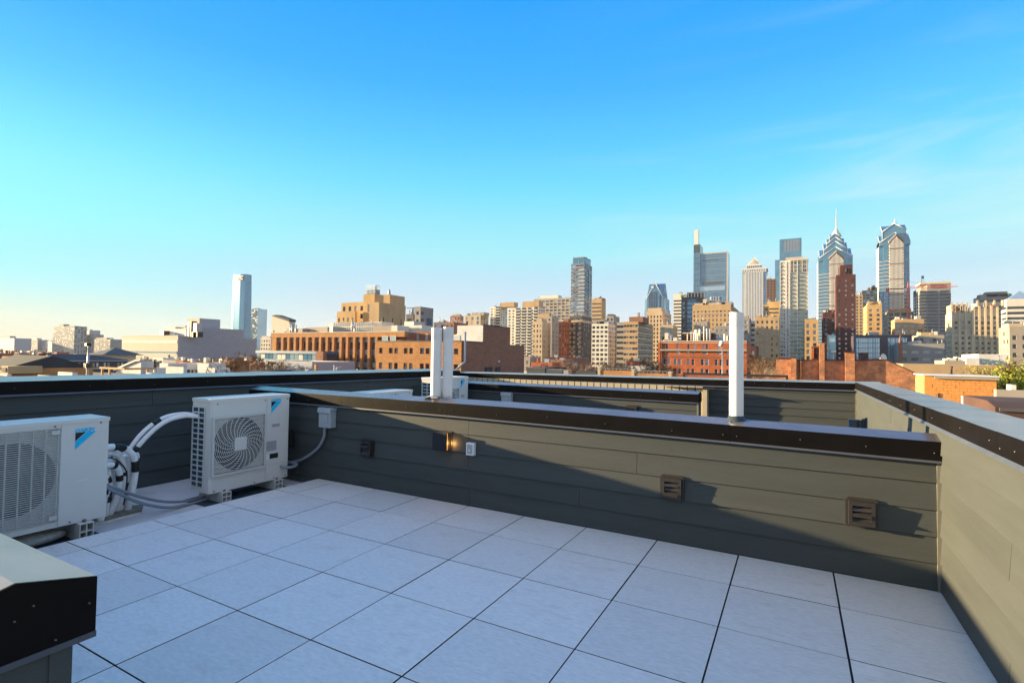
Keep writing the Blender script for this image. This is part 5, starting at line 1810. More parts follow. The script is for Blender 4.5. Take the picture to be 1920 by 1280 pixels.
Y = 1200
x0, x1, y0, y1, z = px(1391, 1437, 503, Y, 48)
b = Bld('stone_skyscraper', 'grey stone and glass skyscraper topped by an open white pyramid', 'skyscraper', ((x0 + x1) / 2, Y + 20, GROUND))
b.block(x0, x1, y0, y1, GROUND, z, 'glass_blue', 'glass_blue', None, None, 'grey_roof', .5)
rb = b.mb('rib', 'stone_white')
q0, q1 = at(1397.5, 600, 1, Y).x, at(1430, 600, 1, Y).x
for k in range(12):
    c = q0 + (q1 - q0) * k / 11
    rb.box(c - .75, c + .75, y0 - 1.6, y0 - .05, GROUND, z - 9)
for k in range(8):
    rb.box(x0 - .3, x0 + .5, y0 + k * 6, y0 + k * 6 + 1.4, GROUND, z)
k = GROUND
while k < z - 10:
    rb.box(x0, q0 - .9, y0 - .5, y0 - .05, k, k + 1.8); rb.box(q1 + .9, x1, y0 - .5, y0 - .05, k, k + 1.0); k += 4.4
cn_ = b.mb('crown', 'stone_white')
cn_.box(x0 - 1.5, x1 + 1.5, y0 - 1.8, y1, z - 2.5, z + .3)
cn_.box(x0 - .5, x1 + .5, y0 - 1.0, y1, z - 8.5, z - 7.6)
for k in range(14):
    c = x0 + (x1 - x0) * (k + .5) / 14
    cn_.box(c - .8, c + .8, y0 - 1.2, y0 - .2, z - 7.6, z - 2.5)
za = at(1412, 494.5, 1, Y).z
u0, u1 = at(1399, 500, 1, Y).x, at(1427, 500, 1, Y).x
cn_.box(u0, u1, y0 + 6, y0 + 40, z, za)
for k in range(7):
    c = u0 + (u1 - u0) * (k + .5) / 7
    b.mb('opening', 'glass_dark').box(c - .9, c + .9, y0 + 5.6, y0 + 5.95, z + 2, za - 3)
zp = at(1413, 479, 1, Y).z
v0, v1 = at(1402, 490, 1, Y + 8).x, at(1425, 490, 1, Y + 8).x
apx = ((v0 + v1) / 2, y0 + 22, zp)
b.mb('pyramid_core', 'grey_concrete').pyramid(v0 + 1.5, v1 - 1.5, y0 + 9.5, y0 + 34.5, za, zp - 2)
pyr = b.mb('rib', 'white_concrete')
cs_ = [(v0, y0 + 8, za), (v1, y0 + 8, za), (v1, y0 + 36, za), (v0, y0 + 36, za)]
for i in range(4):
    pyr.tube([cs_[i], apx], .55, 4)
for s in (.0, .2, .4, .6, .8):
    qd = [tuple(c[d] + (apx[d] - c[d]) * s for d in range(3)) for c in cs_]
    for i in range(4):
        pyr.tube([qd[i], qd[(i + 1) % 4]], .4, 4)
for s in (.17, .33, .5, .67, .83):
    for i in range(4):
        a, c = cs_[i], cs_[(i + 1) % 4]
        m0 = tuple(a[d] + (c[d] - a[d]) * s for d in range(3))
        e1 = tuple(a[d] + (apx[d] - a[d]) * s for d in range(3)); e2 = tuple(c[d] + (apx[d] - c[d]) * (1 - s) for d in range(3))
        pyr.tube([m0, e1], .35, 4); pyr.tube([m0, e2], .35, 4)
b.done()
b = simple('office_tower', 'dark brown glass tower between the pyramid skyscraper and the beige residential tower', 1437, 1455, 523, 900, 'brown_granite', [('glass_dark', 1)], S(4.5, 4.6, .4, .6, .3), depth=30); b.done()

Y = 1300
x0, x1, y0, y1, z = px(1461.5, 1503, 447.5, Y, 45)
b = Bld('glass_skyscraper', 'flat topped pale blue glass skyscraper behind the beige residential tower', 'skyscraper', ((x0 + x1) / 2, Y + 20, GROUND))
zg = at(1482, 472, 1, Y).z
b.block(x0, x1, y0, y1, GROUND, z, 'glass_blue', 'glass_blue', None, None, 'grey_roof', .5)
b.mb('screen_band', 'steel_blue').box(at(1471, 600, 1, Y).x, x1 - 2.5, y0 - .4, y0 - .05, zg, z - 3)
ml = b.mb('mullion', 'glass_blue')
k = zg
while k < z - 2:
    ml.box(x0, at(1470.5, 600, 1, Y).x, y0 - .35, y0 - .05, k, k + 1.6); k += 4.6
for u in (1465, 1474, 1480, 1486, 1492, 1498):
    c = at(u, 600, 1, Y).x
    ml.box(c - .25, c + .25, y0 - .6, y0 - .42, zg, z - 1)
x0b = at(1453, 600, 1, Y).x
zb = at(1456, 487, 1, Y).z
b.block(x0b, x0 - .1, y0 + 3, y1, GROUND, zb, 'glass_blue', 'glass_blue', None, None, 'grey_roof', .5)
b.done()

# beige residential tower
Y = 600
x0, x1, y0, y1, z = px(1462.5, 1515, 487.5, Y, 30)
b = Bld('residential_tower', 'beige residential tower with green glass balconies, tallest of the near towers', 'skyscraper', ((x0 + x1) / 2, Y + 15, GROUND))
pz = 4.15
nfl = int((z - GROUND) / pz)
b.block(x0, x1, y0, y1, GROUND, z, 'white_concrete', [('glass_green', 4), ('glass_dark', 2), ('glass_curtained', 1)], S(3.2, pz, .84, .52, .5, 1.0, z - GROUND - nfl * pz), S(5, pz, .7, .5, .3, 1, 1), 'grey_roof', .6)
for u1, u2, dd in ((1472, 1476, 1.5), (1478, 1481.5, 1.5), (1494, 1495.8, 1.7), (1513.2, 1515.2, 1.2), (1462.2, 1463.6, .8)):
    q0, q1 = at(u1, 600, 1, Y).x, at(u2, 600, 1, Y).x
    b.mb('pier', 'stone_white').box(q0, q1, y0 - dd, y0 - .03, GROUND, z - 1.5)
zz = z - nfl * pz
for u1, u2, out in ((1482, 1493.6, 1.0), (1496, 1513, 1.3), (1463.6, 1471.8, .5)):
    q0, q1 = at(u1, 600, 1, Y).x, at(u2, 600, 1, Y).x
    b.slabs(q0, q1, y0, y1, zz - .1, z - (14 if u1 > 1470 else 2), pz, out, 1.0, 'white_concrete', 'balcony')
    if u1 > 1470:
        k = zz - .1
        gl = b.mb('railing', 'glass_green')
        while k < z - 14:
            gl.box(q0 + .1, q1 - .1, y0 - out - .06, y0 - out - .01, k + .6, k + 1.9); k += pz
q0, q1 = at(1482, 600, 1, Y).x, at(1513, 600, 1, Y).x
b.mb('crown', 'pale_concrete').box(q0 - .3, x1 + .5, y0 - 1.6, y0 + 10, z - .8, z + .5)
for u in (1482, 1488, 1495, 1504, 1513):
    c = at(u, 600, 1, Y).x
    b.mb('crown', 'pale_concrete').box(c - .4, c + .4, y0 - 1.5, y0 - .2, z - 13, z - .9)
b.mb('penthouse', 'granite_rose').box(at(1473, 600, 1, Y).x, at(1506, 600, 1, Y).x, y0 + 1, y0 + 18, z - .5, at(1490, 481.5, 1, Y).z)
FOOT.append((x0, x1, y0, y1))
b.done()
simple('office_block', 'golden banded office block left of the beige residential tower', 1438, 1462, 565.5, 640, 'ochre_brick', 'glass_dark', S(12, 4.2, .85, .4, .4, 6), S(30, 4.2, .9, .4), depth=30).done()
simple('office_block', 'low golden wing stepping down left of the banded office block', 1431.5, 1441, 571, 600, 'ochre_brick', 'glass_dark', S(30, 4.2, .8, .4, .4, 3), depth=20).done()
simple('prewar_apartments', 'brown brick apartment house below the pyramid skyscraper, lower half in shade', 1416, 1461, 594, 360, 'tan_brick', [('glass_curtained', 3), ('glass_dark', 3)], S(2.9, 3.4, .42, .5, .3, 1.5), S(3, 3.4, .4, .5), depth=24, top=((1417, 1426, 591, 'tan_brick'), (1440, 1461, 591.5, 'tan_brick'))).done()
simple('apartment_block', 'narrow pale block with white bands left of the brown apartment house', 1404, 1418, 602, 420, 'white_concrete', 'glass_dark', S(5, 3.6, .6, .55), depth=20).done()
simple('apartment_block', 'dark corner block just right of the single white pipe', 1393, 1405, 596, 400, 'grey_concrete', APT, S(4, 3.6, .5, .5), depth=20, top=((1394, 1403, 592, 'warm_grey'),)).done()
simple('brick_block', 'small dark brick block low behind bare trees right of the pipe', 1394, 1418, 648, 240, 'dark_brick', [('window_white', 1), ('glass_dark', 2)], S(3.2, 3.4, .4, .45), depth=16).done()
simple('deco_block', 'ochre stone block with tall windows right of the beige residential tower', 1509, 1534, 599, 560, 'ochre_brick', [('glass_curtained', 2), ('glass_dark', 2)], S(6, 6, .5, .65, .5, 3), S(7, 6, .4, .5), depth=26, top=((1510, 1524, 597, 'ochre_brick'),)).done()

# the two spired skyscrapers


def spire_tower(label, Y, tiers, bay, u_l, u_r, v_sh, spire, fronts):
    x0, x1 = at(u_l, 600, 1, Y).x, at(u_r, 600, 1, Y).x
    D = x1 - x0
    b = Bld('spired_skyscraper', label, 'skyscraper', ((x0 + x1) / 2, Y + D / 2, GROUND))
    zsh = at((u_l + u_r) / 2, v_sh, 1, Y).z
    w = D * .13
    # shaft with cut corners
    core = b.mb('curtain_wall', 'glass_blue')
    core.prism([(x0 + w, Y), (x1 - w, Y), (x1 - w, Y + w), (x1, Y + w), (x1, Y + D - w), (x1 - w, Y + D - w), (x1 - w, Y + D), (x0 + w, Y + D), (x0 + w, Y + D - w), (x0, Y + D - w), (x0, Y + w), (x0 + w, Y + w)], 2, GROUND, zsh)
    bd = b.mb('band', 'granite_rose')
    zf = at((u_l + u_r) / 2, fronts, 1, Y).z
    k = zf
    while k > GROUND:
        bd.box(x0 + w - .3, x1 - w + .3, Y - .35, Y - .04, k - 1.3, k)
        bd.box(x0 - .3, x0 + w - .4, Y + w - .35, Y + w - .04, k - 1.3, k); bd.box(x1 - w + .4, x1 + .3, Y + w - .35, Y + w - .04, k - 1.3, k)
        bd.box(x0 - .35, x0 - .04, Y + w, Y + D - w, k - 1.3, k)
        k -= 5.6
    wl = b.mb('side_wall', 'stone_white')
    wl.box(x0 - .7, x0 - .38, Y + w + 1, Y + D - w - 1, GROUND, zsh - 8)
    tr = b.mb('trim', 'stone_white')
    for ul, ur, ve, va in tiers:
        q0, q1 = at(ul, 600, 1, Y).x, at(ur, 600, 1, Y).x
        ze, za = at((ul + ur) / 2, ve, 1, Y).z, at((ul + ur) / 2, va, 1, Y).z
        ins = (D - (q1 - q0)) / 2
        b.mb('gable', 'glass_blue').crossgable(q0, q1, Y + ins * .8, Y + D - ins * .8, zsh - 8, ze, za)
        m = (q0 + q1) / 2
        for s in (-1, 1):
            e = q0 if s < 0 else q1
            tr.tube([(e, Y + ins * .8 - .3, ze), (m, Y + ins * .8 - .3, za)], .55, 4)
            tr.tube([(e, Y + ins * .8 - .2, ze), (e, Y + ins * .8 - .2, zsh - 2)], .35, 4)
        tr.tube([(q0 - .2, Y + ins * .8, ze), (q0 - .2, Y + D / 2, za)], .5, 4)
        rib = b.mb('band', 'dark_grey')
        for s in range(3):
            t = (s + .6) / 3.4
            rib.tube([(q0 + (m - q0) * t - .1, Y + ins * .8 + (D / 2 - ins * .8) * t * .2, ze + (za - ze) * t + .2), (q0 + (m - q0) * t * .9, Y + D / 2 - 2, ze + (za - ze) * t * .95 + .3)], .3, 4)
    # stone window bay with its own gable
    bl, br, ve, va, vi = bay
    q0, q1 = at(bl, 600, 1, Y).x, at(br, 600, 1, Y).x
    m = (q0 + q1) / 2
    ze, za = at(bl, ve, 1, Y).z, at(bl, va, 1, Y).z
    st = b.mb('bay', 'dark_grey')
    st.prism([(q0, GROUND), (q1, GROUND), (q1, ze), (m, za), (q0, ze)], 1, Y - 2.5, Y + 3)
    b.mb('bay_roof', 'dark_grey').prism([(q1 + .5, ze), (m, za), (m, za + 2.8), (q1 + .5, ze + 2.8)], 1, Y - 3.2, Y + 4)
    b.mb('bay_roof', 'granite_rose').prism([(q0 - .5, ze), (q0 - .5, ze + 2.8), (m - .02, za + 2.8), (m - .02, za)], 1, Y - 3.2, Y + 4)
    zi = at(m, vi, 1, Y).z
    rb = b.mb('rib', 'stone_white')
    nr = 11
    for k in range(nr):
        c = q0 + (q1 - q0) * (k + .8) / (nr + .6)
        top = min(ze + (za - ze) * (1 - abs(c - m) / ((q1 - q0) / 2)) - 2.5, 1e9)
        if vi > va + 4:
            top = min(top, zi - abs(c - m) * .95)
        rb.box(c - .42, c + .42, Y - 3.3, Y - 2.55, GROUND, top)
    hb = b.mb('band', 'brown_granite')
    k = ze - 10
    while k > GROUND:
        hb.box(q0 + .2, q1 - .2, Y - 3.6, Y - 3.32, k, k + 1.2); k -= 23
    for s in (q0 - .1, q1 - 1.3):
        k = ze - 4
        while k > GROUND:
            rb.box(s, s + 1.4, Y - 2.9, Y - 2.52, k - 2.2, k); k -= 4.6
    # spire
    us, vb, vt, r0 = spire
    q = at(us, vb, 1, Y + D / 2)
    zt = at(us, vt, 1, Y + D / 2).z
    sp = b.mb('spire', 'stone_white')
    zc = q.z
    sp.tube([(q.x, Y + D / 2, zc - 6), (q.x, Y + D / 2, zc), (q.x, Y + D / 2, zc + (zt - zc) * .16), (q.x, Y + D / 2, zc + (zt - zc) * .35), (q.x, Y + D / 2, zt)], [r0 * 2.2, r0 * 1.5, r0 * .42, r0 * .26, .12], 8)
    if zt - zc > 25:
        for k in range(7):
            zz = zc + (zt - zc) * (.2 + .09 * k)
            b.mb('spire_ring', 'steel_dark').tube([(q.x, Y + D / 2, zz), (q.x, Y + D / 2, zz + .5)], 1.3 - .1 * k, 8)
    b.done()
    return b


spire_tower('blue glass skyscraper stepping up in nested gables to a tall needle spire', 1000,
            [(1537, 1598, 481, 462.5), (1545, 1590, 466, 451), (1551, 1584.5, 453.5, 442.5), (1556.5, 1578.5, 441, 434)],
            (1555, 1582, 486, 473.5, 495), 1535, 1600, 478, (1568, 437, 391, 3.6), 512)
spire_tower('blue glass skyscraper with a blunt gabled crown and short point, right of the spire', 950,
            [(1650, 1708, 453, 436), (1655.5, 1702, 432, 418)], (1667, 1695, 456, 442, 442), 1650, 1707, 450, (1677.5, 419, 409, 2.2), 488)

# towers round their feet
b = simple('brick_tower', 'slender dark red brick tower with narrow head in front of the spire', 1568, 1605, 515, 420, 'dark_brick', [('window_white', 2), ('glass_dark', 1)], S(4.4, 3.3, .30, .42, .3, 2.5), S(4.4, 3.3, .3, .42, .3, 2.5), depth=17)
x0, x1, y0, y1, z = b.dims
q0, q1 = at(1575.5, 600, 1, 420).x, at(1599, 600, 1, 420).x
zt = at(1587, 496, 1, 420).z
b.mb('head', 'dark_brick').box(q0, q1, 420 + .6, 420 + 13, z - .5, zt)
b.mb('head_window', 'glass_dark').tube([((q0 + q1) / 2, 420.55, z + 1), ((q0 + q1) / 2, 420.55, z + 4.5)], .55, 8)
b.done()
simple('apartment_block', 'dark brown block with many windows left of the slender brick tower', 1543, 1569, 585, 470, 'dark_brick', [('glass_curtained', 2), ('glass_dark', 3)], S(4, 3.5, .4, .5), S(4, 3.5, .4, .5), depth=20, top=((1549, 1566, 581, 'dark_brick'),)).done()
simple('glass_block', 'narrow blue glass block at the foot of the slender brick tower', 1553, 1567, 628, 360, 'glass_blue', [('glass_blue', 2), ('glass_pale', 1)], S(4, 3.4, .85, .7, .1), depth=14).done()
simple('office_tower', 'tan ribbed tower peeping right of the slender brick tower', 1604, 1618, 553, 800, 'tan_brick', 'glass_dark', S(5, 4, .5, .6), S(5, 4, .5, .6), depth=20).done()
b = simple('office_tower', 'black glass tower left of the blunt crowned blue skyscraper', 1617, 1646, 544, 860, 'dark_grey', [('glass_dark', 4), ('glass_blue', 1)], S(5, 4, .8, .7, .2), depth=26, top=((1628, 1646, 539, 'dark_grey'), (1636, 1641, 535, 'dark_grey'))); b.done()
b = simple('deco_tower', 'golden stone tower with pinnacled corners below the blunt crowned skyscraper', 1626, 1654, 571, 520, 'ochre_brick', [('glass_curtained', 2), ('glass_dark', 3)], S(4.6, 3.8, .42, .55, .4, 3), S(5, 3.8, .3, .5), us=1619, top=((1629, 1650, 565.5, 'ochre_brick'),))
x0, x1, y0, y1, z = b.dims
for c in (x0, x1 - 1.8):
    b.mb('pinnacle', 'buff_stone').pyramid(c, c + 1.8, y0, y0 + 1.8, z, z + 4)
b.done()
# construction frame
b = simple('construction_frame', 'concrete frame still under construction below the blunt crowned skyscraper', 1664, 1714, 584, 600, 'warm_grey', 'glass_dark', S(5, 4.4, .75, .72, 2.0, .5, .5), S(5, 4.4, .75, .7, 1.5), depth=24, cap='tan_brick')
x0, x1, y0, y1, z = b.dims
for k in range(9):
    b.mb('formwork', 'timber').box(x0 + 1 + k * (x1 - x0 - 3) / 9, x0 + 3 + k * (x1 - x0 - 3) / 9, y0 + .5, y0 + 8, z - .5, z + 1.2 + (k % 3) * .8)
b.mb('formwork', 'crane_red').box(x0 - .5, x0 + 6, y0 - .6, y0 + .6, z + 1.2, z + 1.7)
b.done()
# tower crane
Y = 590
q = at(1703, 543, 1, Y)
cr_ = Bld('tower_crane', 'red tower crane with long level jib before the blunt crowned skyscraper', 'crane', (q.x, Y, GROUND))
mst = cr_.mb('mast', 'crane_red')
z0_, zj, zap = at(1703, 590, 1, Y).z, at(1703, 541, 1, Y).z, at(1703, 528, 1, Y).z
for dx in (-1, 1):
    for dy in (-1, 1):
        mst.box(q.x + dx - .2, q.x + dx + .2, Y + dy - .2, Y + dy + .2, GROUND, zj)
k = z0_ - 30
i = 0
while k < zj - 2.5:
    mst.tube([(q.x - 1, Y - 1, k), (q.x + 1, Y - 1, k + 2.5)] if i % 2 else [(q.x + 1, Y - 1, k), (q.x - 1, Y - 1, k + 2.5)], .16, 4)
    mst.box(q.x - 1, q.x + 1, Y - 1.15, Y - .9, k - .1, k + .1)
    k += 2.5; i += 1
mst.tube([(q.x, Y, zj), (q.x, Y, zap)], [1.1, .3], 4)
xl, xr = at(1662, 541, 1, Y).x, at(1796, 537, 1, Y).x
jb = cr_.mb('jib', 'crane_red')
for x_a, x_b in ((q.x, xr),):
    jb.box(x_a, x_b, Y - .8, Y - .55, zj, zj + .35); jb.box(x_a, x_b, Y + .55, Y + .8, zj, zj + .35); jb.box(x_a, x_b * .97, Y - .15, Y + .15, zj + 1.6, zj + 1.9)
    n_ = 26
    for k in range(n_):
        c0, c1 = x_a + (x_b - x_a) * k / n_, x_a + (x_b - x_a) * (k + .5) / n_
        jb.tube([(c0, Y - .65, zj + .2), (c1, Y, zj + 1.7)], .12, 4)
cj = cr_.mb('counter_jib', 'steel_dark')
cj.box(xl, q.x, Y - .8, Y + .8, zj - .3, zj + .5)
cr_.mb('counterweight', 'crane_red').box(xl - .5, xl + 2, Y - 1, Y + 1, zj - 2.0, zj + .8)
cr_.mb('cab', 'white_concrete').box(q.x - 3.2, q.x - 1.2, Y - 1.4, Y + .4, zj - 2.4, zj - .2)
cr_.mb('tie', 'steel_dark').tube([(q.x, Y, zap), (xl + 3, Y, zj + .6)], .12, 4)
cr_.mb('tie', 'steel_dark').tube([(q.x, Y, zap), (q.x + (xr - q.x) * .6, Y, zj + 1.9)], .12, 4)
cr_.done()
simple('office_block', 'tan brick block with pale windows in front of the construction frame', 1678, 1733, 598, 500, 'tan_brick', [('glass_curtained', 4), ('glass_dark', 1)], S(4.2, 4.2, .62, .6, .3, 3), S(4, 4.2, .5, .5), us=1671, cap='tan_brick').done()
# banded tower
Y = 880
b = simple('office_tower', 'grey banded office tower with one golden sunlit corner', 1739, 1784, 531, Y, 'grey_concrete', 'glass_dark', S(16, 4.4, .88, .62, .4, 9), S(14, 4.4, .85, .6, .4, 9), us=1713)
x0, x1, y0, y1, z = b.dims
c0 = at(1729, 600, 1, Y + 3).x
b.mb('corner', 'limestone').box(x0 - 7, x0 - .05, Y + 1, Y + 9, GROUND, z - 5)
cb_ = b.mb('band', 'glass_dark')
k = z - 12
while k > GROUND:
    cb_.box(x0 - 7.1, x0 - .06, Y + .7, Y + .96, k, k + 2.2); k -= 4.4
b.mb('crown', 'limestone').box(x0 - 7.5, x1 + .2, Y - .5, Y + 30, z - .4, z + 2)
q0, q1 = at(1745, 600, 1, Y).x, at(1770, 600, 1, Y).x
b.mb('crown_slot', 'dark_grey').box(q0, q1, Y - .7, Y - .52, z - 6.5, z - 1.5)
b.done()
b = Bld('crane_top', 'thin dark crane head rising behind the grey banded tower', 'crane', (at(1729, 520, 1, 1000).x, 1000, GROUND))
q, q2 = at(1729.5, 517, 1, 1000), at(1727, 535, 1, 1000)
b.mb('mast', 'blue_steel').tube([(q2.x, 1000, GROUND), (q2.x, 1000, q2.z), (q.x, 1000, q.z)], [.9, .9, .3], 4)
b.mb('mast', 'blue_steel').tube([(q2.x + 5, 1000, q2.z), (q.x, 1000, q.z)], [.4, .3], 4)
b.mb('cab', 'blue_steel').box(q.x - 1.6, q.x + 1.6, 998, 1001, q.z - 4, q.z - .5)
b.done()
# purple framed glass mid-rise
Y = 390
b = simple('glass_block', 'low purple framed block with two large blue glass fronts', 1602, 1710, 628, Y, 'purple_panel', 'glass_blue', None, None, depth=22, roof='dark_roof')
x0, x1, y0, y1, z = b.dims
for u1, u2 in ((1604, 1649), (1664, 1700)):
    q0, q1 = at(u1, 600, 1, Y).x, at(u2, 600, 1, Y).x
    zz = at(u1, 633.5, 1, Y).z
    b.mb('glass_front', 'glass_pale').box(q0, q1, y0 - .3, y0 - .05, GROUND, zz)
    gr_ = b.mb('mullion', 'glass_blue')
    nn = int((q1 - q0) / 1.15)
    for k in range(nn):
        c = q0 + (q1 - q0) * k / nn
        gr_.box(c, c + (.55 if rw_.random() < .5 else .18), y0 - .42, y0 - .32, GROUND, zz)
    k = GROUND
    while k < zz:
        b.mb('mullion', 'blue_steel').box(q0, q1, y0 - .46, y0 - .43, k, k + .3); k += 3.2
b.mb('plant_box', 'dark_brick').box(at(1613, 600, 1, Y - 40).x, at(1628, 600, 1, Y - 40).x, Y - 40, Y - 30, GROUND, at(1620, 661, 1, Y - 40).z)
b.done()
b = Bld('church_spire', 'small brown church spire standing before the blue glass front', 'spire', (at(1688, 640, 1, 368).x, 368, GROUND))
q, q2 = at(1688, 626, 1, 368), at(1688, 643, 1, 368)
b.mb('spire', 'brown_brick').tube([(q.x, 368, q2.z), (q.x, 368, q.z)], [.85, .08], 6)
b.mb('tower', 'brown_brick').box(q.x - .9, q.x + .9, 367.1, 368.9, GROUND, q2.z)
b.done()
simple('hospital_block', 'long low grey windowed block in shade right of the purple block', 1683, 1771, 644, 374, 'grey_concrete', [('glass_curtained', 3), ('glass_dark', 2)], S(5, 4.6, .62, .42, .2, 2.8), depth=14).done()
simple('office_block', 'dark roofed low tan block between the grey block and the banded tower', 1722, 1771, 628, 400, 'warm_grey', [('glass_curtained', 2), ('glass_dark', 2)], S(3.4, 3.6, .5, .5), depth=20, top=((1726, 1750, 623, 'tan_brick'), (1752, 1769, 625, 'grey_concrete'))).done()

# deco limestone towers


def deco(label, u1, u2, us, v, Y, steps, pzz=3.6):
    b = simple('deco_tower', label, u1, u2, v, Y, 'limestone', [('glass_dark', 4), ('glass_curtained', 1)], S(3.6, pzz, .40, .55, .5, 5), S(4.2, pzz, .42, .5, .4, 4), us=us, cap='limestone')
    x0, x1, y0, y1, z = b.dims
    n_ = max(2, round((x1 - x0) / 3.6))
    for k in range(n_ + 1):
        c = x0 + (x1 - x0) * k / n_
        b.mb('pier', 'limestone').box(c - .55, c + .55, y0 - .7, y0 - .03, GROUND, z + .9 + (k % 2) * .8)
    for a, c, vv, wl in steps:
        q0, q1 = at(a, 600, 1, Y + 5).x, at(c, 600, 1, Y + 5).x
        zz = at((a + c) / 2, vv, 1, Y + 5).z
        b.block(q0, q1, Y + 4, Y + 18, z - 1, zz, wl, 'glass_dark', S(3.5, 4.2, .35, .6, .5, 2.4), S(4, 4, .3, .5), 'grey_roof', .5)
        for k in range(4):
            cc = q0 + (q1 - q0) * k / 3
            b.mb('pinnacle', wl).box(cc - .5, cc + .5, Y + 3.4, Y + 3.97, z - 1, zz + 1.4)
    b.done()


deco('left of the two cream deco towers, stepped top and sunlit left flank', 1787, 1824, 1773, 586, 450, ((1784, 1812, 571, 'limestone'), (1793, 1818, 578, 'limestone')))
deco('right of the two cream deco towers, ribbed front with pinnacles', 1826, 1871, 1822, 578, 480, ((1832, 1880, 567, 'limestone'),))
simple('office_tower', 'grey banded tower with stepped flat top above the cream deco pair', 1836, 1904, 556, 900, 'grey_concrete', 'glass_dark', S(30, 4.6, .95, .5, .4, 3), S(30, 4.6, .95, .5), us=1826, top=((1850, 1890, 547, 'grey_concrete'), (1838, 1898, 551.5, 'warm_grey'))).done()
b = simple('office_tower', 'white banded tower with a glass pyramid roof at the right edge', 1888, 1950, 560, 560, 'white_concrete', 'glass_dark', S(30, 4.2, .95, .5, .5, 5), S(30, 4.2, .95, .5, .5, 5), us=1878)
x0, x1, y0, y1, z = b.dims
b.mb('pyramid_roof', 'glass_pale').pyramid(x0 + 1, x1 - 1, y0 + 1, y1 - 1 if y1 - y0 > 10 else y0 + 24, z - .4, at(1919, 546, 1, 570).z)
b.done()
simple('stone_block', 'grey stone block with sunlit left end at the right edge of the photo', 1893, 1950, 612, 300, 'warm_grey', [('glass_curtained', 2), ('glass_dark', 3)], S(3.6, 3.7, .4, .5, .3, 3), S(4, 3.7, .4, .5), us=1873, top=((1890, 1950, 606, 'buff_stone'),), cap='buff_stone').done()

# ================================================================== NEARER ROOFS, HOUSES AND TREES


def punched(b, wall, x0, x1, Y, z0, z1, rows, frame='window_white', glass=('glass_dark', 'glass_curtained', 'glass_blue'), D=.22):
    """front wall with each opening cut where the photo has it; rows = [(v_top, v_bottom, [(u_left, u_right), ...]), ...]"""
    W = b.mb('wall', wall)
    prev = z1
    for vt, vb, cols in rows:
        um = (cols[0][0] + cols[-1][1]) / 2
        zt_, zb_ = at(um, vt, 1, Y).z, at(um, vb, 1, Y).z
        W.quad((x0, Y, zt_), (x1, Y, zt_), (x1, Y, prev), (x0, Y, prev))
        p0 = x0
        for ua, ub in cols:
            a, c = at(ua, 660, 1, Y).x, at(ub, 660, 1, Y).x
            W.quad((p0, Y, zb_), (a, Y, zb_), (a, Y, zt_), (p0, Y, zt_))
            W.quad((a, Y, zb_), (c, Y, zb_), (c, Y + D, zb_), (a, Y + D, zb_)); W.quad((c, Y, zb_), (c, Y, zt_), (c, Y + D, zt_), (c, Y + D, zb_))
            W.quad((c, Y, zt_), (a, Y, zt_), (a, Y + D, zt_), (c, Y + D, zt_)); W.quad((a, Y, zt_), (a, Y, zb_), (a, Y + D, zb_), (a, Y + D, zt_))
            b.window(Vector((a, Y + D - .05, zb_)), Vector((1, 0, 0)), Vector((0, -1, 0)), c - a, zt_ - zb_, S(1, 1, frame=frame, glass=list(glass)))
            p0 = c
        W.quad((p0, Y, zb_), (x1, Y, zb_), (x1, Y, zt_), (p0, Y, zt_))
        prev = zb_
    W.quad((x0, Y, z0), (x1, Y, z0), (x1, Y, prev), (x0, Y, prev))


# ---------------------------------------------------------------- red brick block behind the single pipe
Y = 140
x0, x1, y0, y1, z = px(1239, 1400, 640, Y, 14)
b = Bld('brick_block', 'red brick building with white framed windows, behind the single white pipe', 'building', ((x0 + x1) / 2, Y + 7, GROUND))
rows = [(645, 654.5, [(1247.5, 1252.5), (1268.5, 1273), (1288.5, 1293), (1300, 1303.5), (1317, 1321.5), (1323, 1327.5), (1345.5, 1351), (1366, 1371), (1384, 1389)]),
        (659, 663.5, [(1247, 1255), (1267, 1275), (1288, 1292.5), (1299, 1303), (1317, 1327), (1343, 1353), (1363, 1371), (1381, 1389)]),
        (673, 684.5, [(1243, 1248.5), (1251, 1257), (1263.5, 1269), (1271.5, 1277.5), (1288, 1293), (1296.5, 1302), (1314, 1320), (1322.5, 1329), (1340, 1346), (1349, 1355.5), (1361.5, 1366), (1380, 1386)]),
        (691.5, 702, [(1243, 1248.5), (1251, 1257), (1263.5, 1269), (1271.5, 1277.5), (1288, 1293), (1296.5, 1302), (1314, 1320), (1322.5, 1329), (1340, 1346), (1349, 1355.5), (1361.5, 1366), (1380, 1386)])]
punched(b, 'red_brick', x0, x1, Y, GROUND, z, rows, glass=('glass_dark', 'glass_curtained', 'glass_pale', 'glass_dark'))
w_ = b.mb('wall', 'red_brick')
w_.quad((x1, Y, GROUND), (x1, y1, GROUND), (x1, y1, z), (x1, Y, z)); w_.quad((x0, y1, GROUND), (x0, Y, GROUND), (x0, Y, z), (x0, y1, z)); w_.quad((x1, y1, GROUND), (x0, y1, GROUND), (x0, y1, z), (x1, y1, z))
b.mb('roof', 'grey_roof').box(x0 + .1, x1 - .1, Y + .3, y1 - .1, z - .7, z - .3)
b.mb('coping', 'pale_concrete').box(x0 - .05, x1 + .05, Y - .08, Y + .3, z, z + .22)
for v, th, m in ((656.5, .45, 'warm_grey'), (668.5, .22, 'brown_brick'), (642.5, .12, 'white_concrete')):
    zz = at(1310, v, 1, Y).z
    b.mb('ledge', m).box(x0 - .02, x1 + .02, Y - (.6 if v == 656.5 else .14), Y - .02, zz - th / 2, zz + th / 2)
pp = b.mb('pilaster', 'red_brick')
pp.box(x0 - .7, x0 - .05, Y - .35, Y + 2, GROUND, z - .3)
